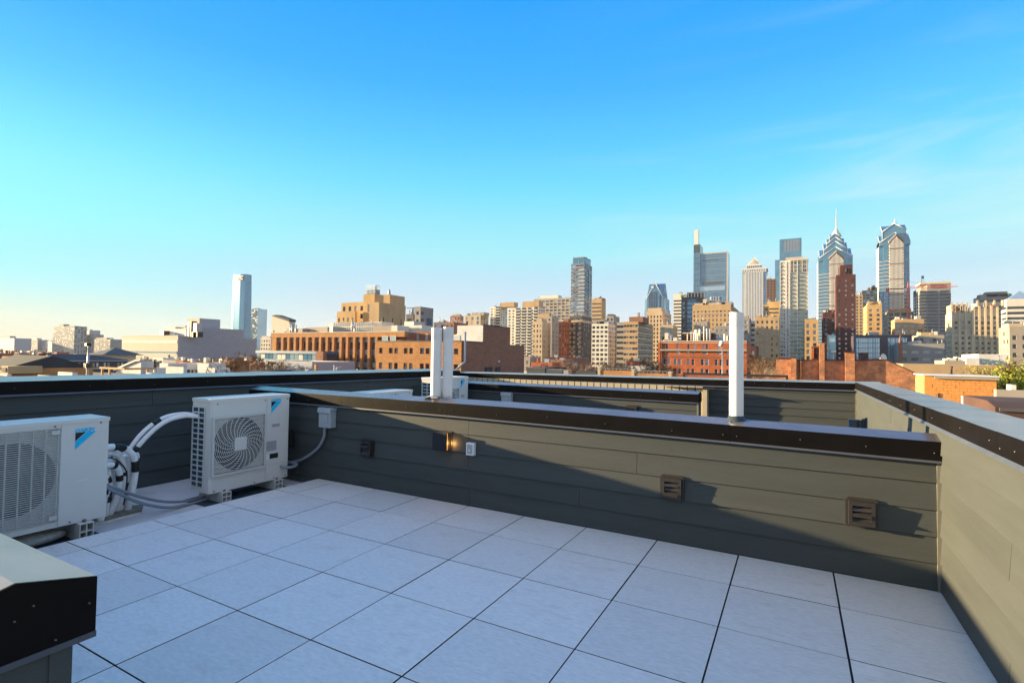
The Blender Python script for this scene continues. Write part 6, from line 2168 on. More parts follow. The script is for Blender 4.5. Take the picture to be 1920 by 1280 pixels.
MB().tube([(x0 + .25, Y - .2, GROUND), (x0 + .25, Y - .2, z - .4)], .12, 8).build('downpipe', 'brown_brick', b.root)
q = px(1281, 1337, 625, Y + 7, 6)
b.mb('penthouse', 'dark_brick').box(q[0], q[1], q[2], q[3] - .5, z - .5, q[4], skip='b')
b.mb('penthouse', 'pale_concrete').box(q[0] - .2, q[1] + .2, q[2] - .2, q[3] - .3, q[4], q[4] + .25)
pz_ = b.mb('pipe_work', 'white_concrete')
for u, v, r in ((1289, 626, .12), (1296, 621, .10), (1301.5, 625, .28), (1308.5, 625, .28), (1312, 617, .25), (1320, 612, .2), (1326, 616, .3), (1331, 616, .25), (1306, 618, .5), (1359, 626, .35), (1364, 629, .2), (1370, 631, .25), (1352, 629, .5)):
    q = at(u, v, 1, Y + 3 + r * 6)
    pz_.cyl(q.x, q.y, z - .5, q.z, r, 8)
for u1, u2, v, m in ((1246, 1253, 624, 'white_concrete'), (1255, 1259, 628, 'metal_panel_grey'), (1262, 1269, 633, 'white_concrete'), (1243, 1256, 637, 'white_roof'), (1345, 1358, 632, 'metal_panel_grey'), (1328, 1346, 637, 'metal_panel_grey')):
    q = px(u1, u2, v, Y + 5, 2.5)
    MB().box(q[0], q[1], q[2], q[3], z - .5, q[4], skip='b').build('plant_box', m, b.root)
FOOT.append((x0, x1, Y, y1))
b.done()
q, q2 = at(1354.5, 650, 1, 118), at(1354.5, 720, 1, 118)
b = Bld('antenna_mast', 'thin pole with pale dish head before the red brick building', 'pole', (q.x, 118, GROUND))
b.mb('pole', 'galv_steel').cyl(q.x, 118, GROUND, q.z, .12, 8)
b.mb('head', 'white_concrete').tube([(q.x - .5, 118, q.z + .3), (q.x, 117.6, q.z + .9), (q.x + .3, 117.8, q.z + 1.2)], [.3, .6, .2], 8)
b.done()

# ---------------------------------------------------------------- old brick party wall with piers
Y = 45
x0, x1 = at(1455, 660, 1, Y).x, at(1724, 660, 1, Y).x


def wx(u):
    return at(u, 660, 1, Y).x


def wz(u, v):
    return at(u, v, 1, Y).z


b = Bld('brick_wall', 'weathered brick party wall with piers, falling away to the right behind the far parapet', 'wall', ((x0 + x1) / 2, Y, GROUND))
top = [(1455, 673), (1493, 673.5), (1494, 676), (1618, 676), (1640, 675), (1662, 676), (1685, 686), (1724, 704)]
prof = [(x0, GROUND), (x1, GROUND)] + [(wx(u), wz(u, v)) for u, v in top[::-1]]
b.mb('wall', 'old_brick').prism(prof, 1, Y, Y + .5)
cpp = b.mb('coping', 'dark_brick')
for (u0, v0), (u1, v1) in zip(top[:-1], top[1:]):
    if u1 - u0 > 2:
        a, c = (wx(u0), wz(u0, v0)), (wx(u1), wz(u1, v1))
        cpp.prism([(a[0], a[1] + .003), (c[0], c[1] + .003), (c[0], c[1] + .09), (a[0], a[1] + .09)], 1, Y - .06, Y + .56)
for u0, u1, v in ((1483, 1493, 672), (1536, 1545.5, 643), (1584, 1601.5, 661), (1501, 1502, 676)):
    MB().box(wx(u0), wx(u1), Y - .42, Y - .002, GROUND, wz((u0 + u1) / 2, v)).build('pier', 'old_brick', b.root)
b.mb('pier_cap', 'dark_brick').box(wx(1582.5), wx(1603), Y - .5, Y + .6, wz(1592, 661), wz(1592, 659.8))
b.done()
ch = Bld('chimney', 'brown brick chimney with an arched opening above the old party wall', 'chimney', (wx(1531), Y + 1, 0))
ch.mb('stack', 'dark_brick').box(wx(1522.5), wx(1541), Y + .56, Y + 1.6, wz(1531, 680), wz(1531, 650.5))
ch.mb('cap', 'brown_brick').box(wx(1521), wx(1542.5), Y + .52, Y + 1.64, wz(1531, 650.5), wz(1531, 648.5))
ch.mb('opening', 'fan_black').prism([(wx(1528.5), wz(1531, 664)), (wx(1535), wz(1531, 664)), (wx(1535), wz(1531, 657.5)), (wx(1533.3), wz(1531, 655.5)), (wx(1530.2), wz(1531, 655.5)), (wx(1528.5), wz(1531, 657.5))], 1, Y + .53, Y + .558)
ch.mb('jamb', 'red_brick').box(wx(1522.6), wx(1526.5), Y + .50, Y + .555, wz(1531, 672), wz(1531, 652))
ch.done()
ds = Bld('satellite_dish', 'pale satellite dish on a post above the old party wall', 'dish', (wx(1649), Y + 1, 0))
q = at(1651, 671, 1, Y + 1)
ds.mb('dish', 'white_concrete').tube([(q.x, q.y, q.z), (q.x + .12, q.y - .1, q.z + .03), (q.x + .2, q.y - .18, q.z + .06)], [.08, .22, .30], 16)
ds.mb('post', 'galv_steel').tube([(q.x, q.y + .02, q.z), (q.x - .25, q.y + .02, wz(1645, 682))], .04, 6)
ds.done()
ds = Bld('roof_lantern', 'white post with a flat lamp head on the old party wall', 'lamp', (wx(1564), Y + 1, 0))
ds.mb('post', 'white_concrete').box(wx(1563), wx(1565.5), Y + 1, Y + 1.1, wz(1564, 680), wz(1564, 660))
ds.mb('head', 'white_concrete').box(wx(1559.5), wx(1569), Y + .8, Y + 1.3, wz(1564, 660), wz(1564, 656.5))
ds.done()

# ---------------------------------------------------------------- orange block-built roof house
Y = 39
x0, x1, y0, y1, z = px(1733, 1868, 706, Y, us=1717)
y1 = min(y1, Y + 9)
zb = at(1800, 757, 1, Y).z
b = Bld('roof_house', 'orange painted block hut with a flat pale roof edge, right of the old brick wall', 'roof hut', ((x0 + x1) / 2, Y + 3, zb))
b.mb('core', 'stucco_orange').box(x0 + .02, x1 - .02, Y + .02, y1, zb - .3, z - .02)
nrow, ncol = 8, 9
bh, bw = (z - .16 - zb) / nrow, (x1 - x0) / ncol
bm = {}
for r in range(nrow):
    off = 0 if r % 2 else bw / 2
    x = x0 - off
    while x < x1 - .01:
        a, c = max(x, x0), min(x + bw, x1)
        if c - a > .05:
            key = round(c - a, 3)
            if key not in bm:
                me = MB().cbox(-key / 2 + .005, key / 2 - .005, -.03, .03, .004, bh - .004, .008).mesh('block')
                me.materials.append(MT['stucco_orange'])
                bm[key] = me
            inst('block', bm[key], b.root, ((a + c) / 2, Y + rw_.uniform(-.004, .006), zb + r * bh))
        x += bw
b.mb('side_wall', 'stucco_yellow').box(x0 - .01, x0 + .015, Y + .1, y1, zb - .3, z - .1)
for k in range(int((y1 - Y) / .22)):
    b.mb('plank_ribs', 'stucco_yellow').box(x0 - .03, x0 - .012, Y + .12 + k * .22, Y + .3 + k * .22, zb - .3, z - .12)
b.mb('roof', 'white_roof').box(x0 - .12, x1 + .12, Y - .22, y1 + .1, z + .02, z + .10)
b.mb('fascia', 'warm_grey').box(x0 + .5, x1 + .1, Y - .16, Y - .05, z - .16, z + .017)
b.mb('slot', 'dark_brick').box(at(1758, 740, 1, Y).x, at(1761.5, 740, 1, Y).x, Y - .06, Y - .035, at(1760, 749, 1, Y).z, at(1760, 737, 1, Y).z)
b.mb('footing', 'asphalt').box(x0 + 2, x1 + .3, Y - .12, Y + .3, zb - .6, zb + .02)
b.done()
q = at(1784, 700, 1, Y + 4)
cw = Bld('roof_vent', 'black cowl vent standing behind the orange hut roof', 'vent', (q.x, Y + 4, zb))
cw.mb('base', 'steel_dark').box(q.x - .16, q.x + .16, Y + 3.9, Y + 4.2, zb, q.z - .02)
cw.mb('cowl', 'steel_dark').tube([(q.x, Y + 4, q.z - .1), (q.x, Y + 4, q.z + .35), (q.x, Y + 4, q.z + .52)], [.06, .06, .10], 10)
cw.done()

# neighbouring roofs to the right
nrf = MB()
nrf.box(1.62, 60, -30, 60, -4.0, zb - .55)
tag(nrf.build('neighbour_roof', 'warm_grey'), kind='structure')
Y = 20
q0 = at(1866, 752, 1, Y)
b = Bld('roof_curb', 'dark curbed roof edge below the orange hut at the right edge of the photo', 'roof', (q0.x + 4, Y, -3))
pr = [(Y - .0, at(1890, 764, 1, Y).z), (Y + .9, at(1890, 752, 1, Y + .9).z), (Y + 4, at(1890, 752, 1, Y + .9).z), (Y + 4, -3.2), (Y, -3.2)]
b.mb('shingles', 'brown_roof').prism(pr, 0, q0.x, q0.x + 9)
b.mb('curb', 'slate_roof').box(q0.x + .1, q0.x + 9, Y - .08, Y - .01, at(1890, 771, 1, Y).z, at(1890, 764, 1, Y).z - .01)
b.done()
b = Bld('white_roof_edge', 'pale sunlit roof ledge right of the orange hut', 'roof', (at(1895, 745, 1, 30).x, 30, -3))
q, q2 = at(1850, 748, 1, 26), at(1940, 743, 1, 26)
b.mb('ledge', 'white_roof').box(q.x, q2.x + 4, 26, 30, -3.2, q.z - .1)
q = at(1868, 730, 1, 33)
b.mb('wall', 'warm_grey').box(q.x, q.x + 9, 33, 33.4, -3, q.z)
b.mb('wall', 'white_roof').box(q.x + 1.9, q.x + 9, 32.7, 32.98, q.z - .75, q.z - .1)
b.mb('box', 'white_concrete').box(at(1902, 720, 1, 33).x, at(1912, 720, 1, 33).x, 33.5, 34.2, -2, at(1905, 722, 1, 33).z)
b.done()
# long tan wall and white roofs beyond
simple('warehouse', 'long low tan windowless wall behind the orange hut', 1693, 1880, 683.5, 85, 'tan_brick', depth=14, cap='warm_grey').done()
b = simple('warehouse', 'low white painted building with stepped top before the deco towers', 1811, 1836, 671, 130, 'white_stucco', depth=12, cap='white_concrete')
q = px(1835, 1888, 664, 131, 12)
b.block(q[0], q[1], q[2], q[3], GROUND, q[4], 'white_stucco', 'glass_dark', None, None, 'white_roof', .5)
b.done()
b = simple('roof_plant', 'low roof with white ducts and railings left of the stepped white building', 1771, 1810, 676, 120, 'warm_grey', depth=8)
for u1, u2, v in ((1772, 1778, 672), (1780, 1796, 671), (1793, 1799, 669), (1801, 1806, 673)):
    q = px(u1, u2, v, 121, 2)
    b.mb('duct', 'white_concrete').box(q[0], q[1], q[2], q[3], b.dims[4] - .4, q[4])
b.done()

# ---------------------------------------------------------------- left of the picture
Y = 30
x0, x1, y0, y1, z = px(78, 98, 673, Y, us=240)
b = Bld('slate_house', 'long slate grey building with paired blinds and a sunlit gable end, at left', 'house', ((x0 + x1) / 2, (y0 + y1) / 2, GROUND))
za = at(87, 664.5, 1, Y).z
b.mb('gable_wall', 'tan_brick').prism([(x0, GROUND), (x1, GROUND), (x1, z), ((x0 + x1) / 2, za), (x0, z)], 1, y0, y0 + .3)
b.mb('wall', 'dark_grey').quad((x1, y0 + .3, GROUND), (x1, y1, GROUND), (x1, y1, z), (x1, y0 + .3, z))
xm = (x0 + x1) / 2
rfq = b.mb('roof', 'slate_roof')
ov = .25
rfq.quad((x1 + ov, y0, z - .1), (x1 + ov, y1 + .2, z - .1), (xm, y1 - 5, za + .1), (xm, y0, za + .1)); rfq.quad((x0, y0, z), (xm, y0, za + .1), (xm, y1 - 5, za + .1), (x0, y1, z)); rfq.tri((x1 + ov, y1 + .2, z - .1), (x0, y1, z), (xm, y1 - 5, za + .1))
b.mb('eaves', 'metal_panel_grey').box(x1 + .02, x1 + ov + .08, y0, y1, z - .32, z - .14)
zt_, zb_ = at(110, 680, 0, x1).z, at(110, 688.5, 0, x1).z
for u in (109.5, 116.5, 139, 146, 173, 180, 194, 201, 219.5, 226.5):
    c0 = at(u, 684, 0, x1).y
    c1 = at(u + 4.6, 684, 0, x1).y
    b.window(Vector((x1 + .02, c0, zb_)), Vector((0, 1, 0)), Vector((1, 0, 0)), c1 - c0, zt_ - zb_, S(1, 1, frame='grey_concrete', glass=['white_stucco', 'beige_panel']))
b.mb('string_course', 'metal_panel_grey').box(x1, x1 + .2, y0, y1, at(110, 691, 0, x1).z - .15, at(110, 691, 0, x1).z + .1)
MB().box(x0 - .9, x0 - .1, y0 - .2, y0 + .8, GROUND, at(75, 665.5, 1, Y).z).build('chimney', 'dark_brick', b.root)
MB().box(x0 - 1.0, x0 + .0, y0 - .3, y0 + .9, at(75, 665.5, 1, Y).z, at(75, 665.5, 1, Y).z + .25).build('chimney_cap', 'dark_roof', b.root)
b.done()
Y = 17
x0, x1, y0, y1, z = px(-60, 30, 703, Y, us=150)
b = Bld('brown_roof_house', 'big brown shingle roof sloping toward us below the slate building', 'house', ((x0 + x1) / 2, Y + 6, GROUND))
zr_ = at(60, 690, 1, Y + 12).z
b.mb('wall', 'brown_brick').box(x0, x1, Y + .3, y1, GROUND, z - .2)
b.mb('roof', 'brown_roof').prism([(Y, z - .3), (Y + 11, zr_), (y1 + 14, z - .6), (y1 + 14, z - .8), (Y, z - .5)], 0, x0, x1 + 3)
b.done()
Y = 14
q = px(-10, 25, 680, Y, 3.5)
b = Bld('orange_house', 'sunlit orange brick house end with dormer and dark roof at the far left edge', 'house', (q[0], Y, GROUND))
b.mb('wall', 'orange_brick').box(q[0] - 5, q[1] - .5, Y, Y + 6, GROUND, at(5, 690, 1, Y).z)
b.mb('dormer', 'tan_brick').box(q[1] - 1.4, q[1], Y - .3, Y + 2, at(20, 700, 1, Y).z, at(20, 686, 1, Y).z)
b.mb('roof', 'dark_roof').prism([(Y - .2, at(5, 690, 1, Y).z), (Y + 3, at(5, 664, 1, Y + 3).z), (Y + 6.2, at(5, 690, 1, Y).z)], 0, q[0] - 5, q[1] - 1.0)
b.mb('window', 'glass_dark').box(q[1] - 1.2, q[1] - .3, Y - .36, Y - .31, at(18, 697, 1, Y).z, at(18, 689, 1, Y).z)
b.mb('ledge', 'white_concrete').box(q[0] - 5, q[1] + .8, Y - .6, Y - .3, at(10, 703, 1, Y).z, at(10, 700, 1, Y).z)
b.done()
for nm, lb, u1, u2, v, Y_, wl, rf in (('roof_hut', 'small bright white roof hut left of the tall floodlight pole', 110, 137, 698, 13, 'white_stucco', 'white_roof'),
                                      ('roof_hut', 'lit cream roof kerbs left of the small white hut', 72, 104, 704, 13, 'buff_stone', 'white_roof'),
                                      ('roof_hut', 'small white box on a roof right of the timber frame', 275, 291, 699, 17, 'white_stucco', 'white_roof'),
                                      ('roof_hut', 'white roof hut with dark roof line, centre of the white terraces', 312, 345, 687, 26, 'white_stucco', 'dark_roof')):
    b = simple(nm, lb, u1, u2, v, Y_, wl, depth=3.2, us=u2 + (10 if u2 < 300 else 7) if u2 < 300 else 352, roof=rf, cat='roof hut', par=.15, cap=rf)
    b.done()
q, q2 = at(335, 689, 1, 26), at(341, 692, 1, 26)
# timber frame
Y = 16
b = Bld('timber_frame', 'orange timber pergola frame standing on a roof at left', 'pergola', (at(210, 700, 1, Y).x, Y, -3))
zt_ = at(210, 692, 1, Y).z
xa, xc = at(186, 692, 1, Y).x, at(233, 692, 1, Y).x
b.mb('beam', 'timber').box(xa, xc, Y, Y + .12, zt_, zt_ + .14)
yk = at(239, 692, 0, xc).y + 2
b.mb('beam', 'timber').box(xc, xc + .12, Y + .13, yk, zt_, zt_ + .14)
for u in (190, 204):
    c = at(u, 700, 1, Y).x
    MB().box(c - .07, c + .07, Y, Y + .12, -3.4, zt_ - .01).build('post', 'timber', b.root)
for yy in (Y + 1.5, yk - .2):
    MB().box(xc, xc + .13, yy, yy + .14, -3.4, zt_ - .01).build('post', 'timber' if yy < Y + 2 else 'white_concrete', b.root)
b.done()
b = Bld('sloped_gable', 'pale grey stucco gable sloping down left of the utility pole', 'house', (at(262, 690, 1, 30).x, 30, GROUND))
Y = 33
prf = [(at(u, 690, 1, Y).x, at(u, v, 1, Y).z) for u, v in ((218, 696), (256, 678), (264, 677))]
xg1 = prf[-1][0]
b.mb('wall', 'white_stucco').prism([(prf[0][0], GROUND), (xg1, GROUND), (xg1, prf[2][1]), (prf[1][0], prf[1][1]), prf[0]], 1, Y, at(288, 680, 0, xg1).y)
b.mb('roof_edge', 'white_concrete').prism([(prf[0][0] - .4, prf[0][1] + .05), (prf[1][0], prf[1][1] + .05), (xg1 + .1, prf[2][1] + .05), (xg1 + .1, prf[2][1] + .3), (prf[1][0], prf[1][1] + .3), (prf[0][0] - .4, prf[0][1] + .3)], 1, Y - .2, Y + .4)
b.done()
# white roof terraces
for k, (lb, u1, u2, us, v, Y_) in enumerate((('row of white roof terraces, tallest left end before the beige hall wall', 300, 316, 352, 681, 44), ('white roof house with two dark windows, before the windowless grey block', 371, 392, 424, 681, 40),
                                             ('white roof house between the two other white ones', 334, 346, 372, 682, 50), ('low white parapet house at the foot of the windowless grey block', 392, 404, 432, 690, 36), ('pale low house with white coping left of the bare trees', 296, 320, 340, 690, 34))):
    b = simple('white_house', lb, u1, u2, v, Y_, 'white_stucco', ['glass_dark', 'glass_blue'][k % 2], None, None, us=us, roof='white_roof', cat='house', par=.4, cap='white_concrete')
    x0, x1, y0, y1, z = b.dims
    for j in range(3):
        yy = y0 + (y1 - y0) * (.2 + .28 * j)
        b.window(Vector((x1 + .02, yy, z - 2.3)), Vector((0, 1, 0)), Vector((1, 0, 0)), 1.3, 1.3, S(1, 1, frame='white_concrete', glass='glass_dark'))
    b.done()
# floodlight pole
q, qb = at(166, 650, 1, 15), at(166, 700, 1, 15)
b = Bld('floodlight_pole', 'tall dark pole with a floodlight box on top, at left', 'pole', (q.x, 15, GROUND))
b.mb('pole', 'galv_steel').tube([(q.x, 15, GROUND), (q.x, 15, at(166, 683, 1, 15).z), (q.x, 15, q.z)], [.11, .09, .045], 10)
b.mb('floodlight', 'steel_dark').box(q.x - .16, q.x + .18, 14.8, 15.1, at(166, 648.5, 1, 15).z, at(166, 643, 1, 15).z)
b.mb('bracket', 'galv_steel').box(q.x - .03, q.x + .03, 14.95, 15.05, q.z - .05, at(166, 648, 1, 15).z)
zz = at(166, 684, 1, 15).z
b.mb('junction_box', 'steel_dark').box(q.x - .17, q.x - .05, 14.8, 15.05, zz - .15, zz + .15)
b.mb('junction_box', 'steel_dark').box(q.x + .05, q.x + .18, 14.8, 15.05, zz - .25, zz + .12)
b.done()
q = at(291, 674, 1, 24)
b = Bld('utility_pole', 'dark wooden utility pole with a braced arm, before the beige hall wall', 'pole', (q.x, 24, GROUND))
b.mb('pole', 'bark').cyl(q.x, 24, GROUND, q.z, .14, 8)
b.mb('arm', 'bark').box(q.x, at(302, 675, 1, 24).x, 23.9, 24.05, q.z - .25, q.z - .12)
b.mb('brace', 'bark').tube([(q.x, 24, at(291, 685, 1, 24).z), (at(300, 676, 1, 24).x, 24, q.z - .2)], .06, 6)
b.done()
# teal hipped roof far left
b = simple('hip_roof_house', 'small house with a dark teal pyramid roof behind the slate building', 176, 196, 665, 105, 'white_concrete', 'glass_dark', None, None, depth=12, cat='house', par=0)
x0, x1, y0, y1, z = b.dims
b.mb('hip_roof', 'teal_roof').pyramid(x0 - 3, x1 + 3, y0 - 2, y1 + 2, z, at(188, 651, 1, 108).z)
b.done()
# blue glazed link bridge and its brick stair tower
Y = 72
x0, x1 = at(480, 660, 1, Y).x, at(591.5, 660, 1, Y).x
zt_, zb_ = at(540, 657.5, 1, Y).z, at(540, 675, 1, Y).z
b = Bld('link_bridge', 'blue steel link bridge with reflecting glass, joining the brick offices', 'bridge', ((x0 + x1) / 2, Y + 3, zb_))
zg1, zg0 = at(540, 662.5, 1, Y).z, at(540, 674, 1, Y).z
b.mb('deck', 'blue_steel').box(x0, x1, Y, Y + 6, zb_ - .6, zg0)
b.mb('roof', 'blue_steel').box(x0, x1 + .3, Y - .1, Y + 6, zg1, zt_)
b.mb('interior', 'dark_grey').box(x0, x1, Y + .6, Y + 5.9, zg0, zg1)
pm = {}
for k in range(14):
    a = x0 + (x1 - x0) * k / 14
    me_ = MB().box(-.0, (x1 - x0) / 14 - .12, 0, .06, 0, zg1 - zg0)
    mm = me_.mesh('glass_panel'); mm.materials.append(MT[('glass_pale', 'glass_blue', 'glass_curtained')[(k * 5 + k // 3) % 3]])
    inst('glass_panel', mm, b.root, (a + .06, Y + .3, zg0))
b.mb('end_box', 'blue_steel').box(at(585, 660, 1, Y).x, x1, Y - .8, Y + 4, at(588, 680, 1, Y).z, zb_ - .65)
b.done()
b = simple('stair_tower', 'plain dark brick stair tower between blue bridge and brick piers', 592, 606, 658.5, 71, 'brown_brick', us=613)
b.done()
b = simple('shed', 'low blue grey shed wall below the blue bridge', 497, 586, 677, 58, 'metal_panel_grey', depth=10, cap='white_concrete')
b.mb('window', 'glass_dark').box(at(503, 680, 1, 58).x, at(514, 680, 1, 58).x, 57.9, 57.97, at(508, 681, 1, 58).z, at(508, 678, 1, 58).z)
b.mb('post', 'timber').box(at(589, 690, 1, 56).x, at(592.5, 690, 1, 56).x, 56, 56.4, GROUND, at(590, 683, 1, 56).z)
b.done()
b = simple('hip_roof_house', 'low dark roof just over the bright parapet edge, below the blue bridge', 470, 545, 696, 30, 'dark_roof', depth=5, cat='house', cap='dark_roof'); b.done()

# aerials on the roofs before the brick piers
for i, (u, v, lb) in enumerate(((573, 687, 'white roof aerial before the blue grey shed'), (627, 684, 'pale post with a white aerial before the brick piers'), (670, 691, 'short post with aerial just above the parapet, before the brick piers'))):
    q = at(u, v, 1, 26)
    b = Bld('aerial', lb, 'antenna', (q.x, 26, GROUND))
    b.mb('pole', 'galv_steel').cyl(q.x, 26, GROUND, q.z, .05 if i else .03, 6)
    for k in range(3):
        b.mb('pipe_work', 'white_concrete').tube([(q.x + .3, 26, q.z - .2 - k * .14), (q.x + .75, 25.6, q.z - .08 - k * .1)], .025, 4)
    b.mb('pipe_work', 'white_concrete').tube([(q.x, 26, q.z - .35), (q.x + .8, 26, q.z - .1)], .025, 4)
    b.done()

# terrace wall with cream piers beyond the far parapet
Y = 33
b = Bld('terrace_wall', 'orange brick terrace wall with cream square piers just over the far parapet', 'wall', (at(1190, 700, 1, Y).x, Y, GROUND))
for u0, u1, v in ((1126, 1184, 694.5), (1191, 1252, 700)):
    b.mb('wall', 'orange_brick').box(at(u0, 690, 1, Y).x, at(u1, 690, 1, Y).x, Y, Y + .3, GROUND, at((u0 + u1) / 2, v, 1, Y).z)
for u, v in ((1123.5, 687), (1187, 692), (1256, 697)):
    c, zz = at(u, 690, 1, Y).x, at(u, v, 1, Y).z
    MB().box(c - .10, c + .10, Y - .05, Y + .32, GROUND, zz - .05).build('pier', 'buff_stone', b.root)
    MB().box(c - .13, c + .13, Y - .08, Y + .35, zz - .048, zz).build('pier_cap', 'white_concrete', b.root)
rl = b.mb('railing', 'galv_steel')
for u0, u1, v in ((1128, 1184, 690.5), (1192, 1250, 695)):
    a, c = at(u0, 690, 1, Y + 2), at(u1, 690, 1, Y + 2)
    zz = at((u0 + u1) / 2, v, 1, Y + 2).z
    rl.box(a.x, c.x, Y + 2, Y + 2.04, zz - .03, zz)
    for k in range(9):
        xx = a.x + (c.x - a.x) * k / 8
        rl.box(xx, xx + .03, Y + 2, Y + 2.03, zz - .7, zz - .03)
b.done()
for lb, u1, u2, us, v, Y_, m in (('low teal metal roof right of the dark brick side wall', 988, 1022, 1040, 689, 62, 'blue_steel'), ('long pale blue metal roof low at centre', 1025, 1055, 1062, 692.5, 52, 'blue_steel'), ('dark flat roof behind the pale blue one', 1000, 1050, 1062, 688, 84, 'slate_roof'),
                                 ('small grey roof box right of the blue metal roof', 1057, 1066, 1071, 694, 50, 'warm_grey'), ('dark flat roof behind the terrace wall', 1080, 1118, 1126, 696, 55, 'dark_roof')):
    simple('metal_roof_house', lb, u1, u2, v, Y_, 'slate_roof' if m != 'warm_grey' else 'warm_grey', us=us, roof=m, cat='house', par=.12, cap='metal_panel_grey' if m == 'blue_steel' else m).done()

# ---------------------------------------------------------------- rowhouses filling the low streets
KINDS = [('brick', 'red_brick', 'grey_roof', 'low red brick rowhouse in the crowded streets beyond the parapet'),
         ('brown', 'brown_brick', 'dark_roof', 'low dark brown rowhouse in the crowded streets beyond the parapet'),
         ('white', 'white_stucco', 'white_roof', 'low white walled rowhouse in the crowded streets beyond the parapet'),
         ('buff', 'buff_stone', 'white_roof', 'low buff stone rowhouse in the crowded streets beyond the parapet'),
         ('grey', 'warm_grey', 'slate_roof', 'low grey rowhouse in the crowded streets beyond the parapet')]
rr = random.Random(17)


def clear(x0, x1, y0, y1):
    for a, c, d, e in FOOT:
        if x0 < c + 1 and x1 > a - 1 and y0 < e + 1 and y1 > d - 1:
            return False
    return True


protos = {}


def rowhouse(kind, w, d, h, loc):
    key = (kind, round(w * 2), round(h), round(d / 4))
    k, wall, roof, lab = KINDS[kind]
    grp = lab.replace('low ', '', 1) + ' (repeated)' if False else {'brick': 'red brick rowhouses', 'brown': 'dark brown rowhouses', 'white': 'white walled rowhouses', 'buff': 'buff stone rowhouses', 'grey': 'grey rowhouses'}[k]
    if key not in protos:
        w, h, d = round(w * 2) / 2, round(h), round(d / 4) * 4
        b = Bld('rowhouse', lab, 'house', (0, 0, 0), grp)
        b.block(-w / 2, w / 2, 0, d, 0, h, wall, [('glass_dark', 3), ('glass_curtained', 2)], S(2.2, 3.2, .45, .55, .2, 1.2, .8), None, roof, .45, ['white_concrete', 'buff_stone', 'dark_roof'][rr.randrange(3)])
        b.face(Vector((w / 2, 0, 0)), Vector((0, 1, 0)), Vector((1, 0, 0)), d, h, wall, 'glass_dark', None) if False else None
        b.mb('chimney', 'brown_brick' if kind != 0 else 'red_brick').box(-w / 2 + .15, -w / 2 + .9, d * .55, d * .55 + .8, h - .4, h + rr.uniform(.8, 1.8))
        if rr.random() < .75:
            b.mb('roof_hatch', ['white_concrete', 'metal_panel_grey', 'galv_steel'][rr.randrange(3)]).box(w * .0, w * .0 + rr.uniform(.9, 2), d * .3, d * .3 + rr.uniform(1, 2.4), h - .4, h + rr.uniform(.3, 1.6))
        if rr.random() < .5:
            b.mb('vent_pipe', 'pvc_white').cyl(w * .2, d * .7, h - .4, h + .8, .12, 6)
        o = b.done()
        protos[key] = o
        o.location = loc
        return o
    c = copy_tree(protos[key])
    c.location = loc
    return c


count = 0
yy = 36.0
while yy < 560 and count < 285:
    d = rr.choice((8, 12, 12, 16))
    for ulo, uhi in ((-40, 500), (975, 1470), (1690, 1960)):
        if uhi > 1600 and not (90 < yy < 240):
            continue
        if ulo < 0 and yy > 300:
            continue
        if ulo == 975 and yy < 95:
            continue
        x, xe = at(ulo, 660, 1, yy).x, at(uhi, 660, 1, yy).x
        base = rr.uniform(7.5, 10.5)
        while x < xe and count < 285:
            w = rr.choice((5, 5.5, 6, 6.5, 9))
            h = base + rr.choice((-1, 0, 0, 1, 2)) + (1.5 if yy > 200 else 0)
            if ulo < 0:
                h -= .5
            else:
                h = min(h, 10.5) if yy < 130 else h + rr.choice((0, 0, 1, 2, 3)) - (1 if ulo < 1600 and yy < 170 else 0)
            # only build what rises into view above our own parapet
            dist = math.hypot(x - CAM.x, yy - CAM.y)
            dep = (Vector((x, yy, 0)) - CAM).dot(_f)
            drop = (CAM.z - (GROUND + h)) / max(dep, 1) * F_PX
            keep = rr.random() < (.95 if yy < 160 else .55)
            if drop < 46 and keep and clear(x, x + w, yy, yy + d):
                rowhouse(rr.choices(range(5), (5, 3, 3, 2, 3))[0], w, d, h, (x + w / 2, yy, GROUND))
                count += 1
            x += w + .02
            if rr.random() < .12:
                x += 8
    yy += d + rr.choice((4, 10, 12))

HOUSES_PLACED = True

# ---------------------------------------------------------------- trees


def grow(mb, p, d, L_, r, lev, rng, tips, spread=.55, seg=5):
    q = p + d * L_
    mid = p + d * L_ * .5 + Vector((rng.uniform(-1, 1), rng.uniform(-1, 1), rng.uniform(-.3, .3))) * L_ * .07
    mb.tube([p, mid, q], [r, r * .8, r * .62], seg, cap=False)
    if lev == 0:
        tips.append((q, d))
        return
    for k in range(rng.choice((2, 3, 3))):
        ax = Vector((rng.uniform(-1, 1), rng.uniform(-1, 1), rng.uniform(-.35, .8))).normalized()
        nd = (d + ax * spread * rng.uniform(.7, 1.35)).normalized()
        grow(mb, q if k else p + d * L_ * rng.uniform(.6, .98), nd, L_ * rng.uniform(.62, .85), r * .58, lev - 1, rng, tips, spread, max(3, seg - 1))


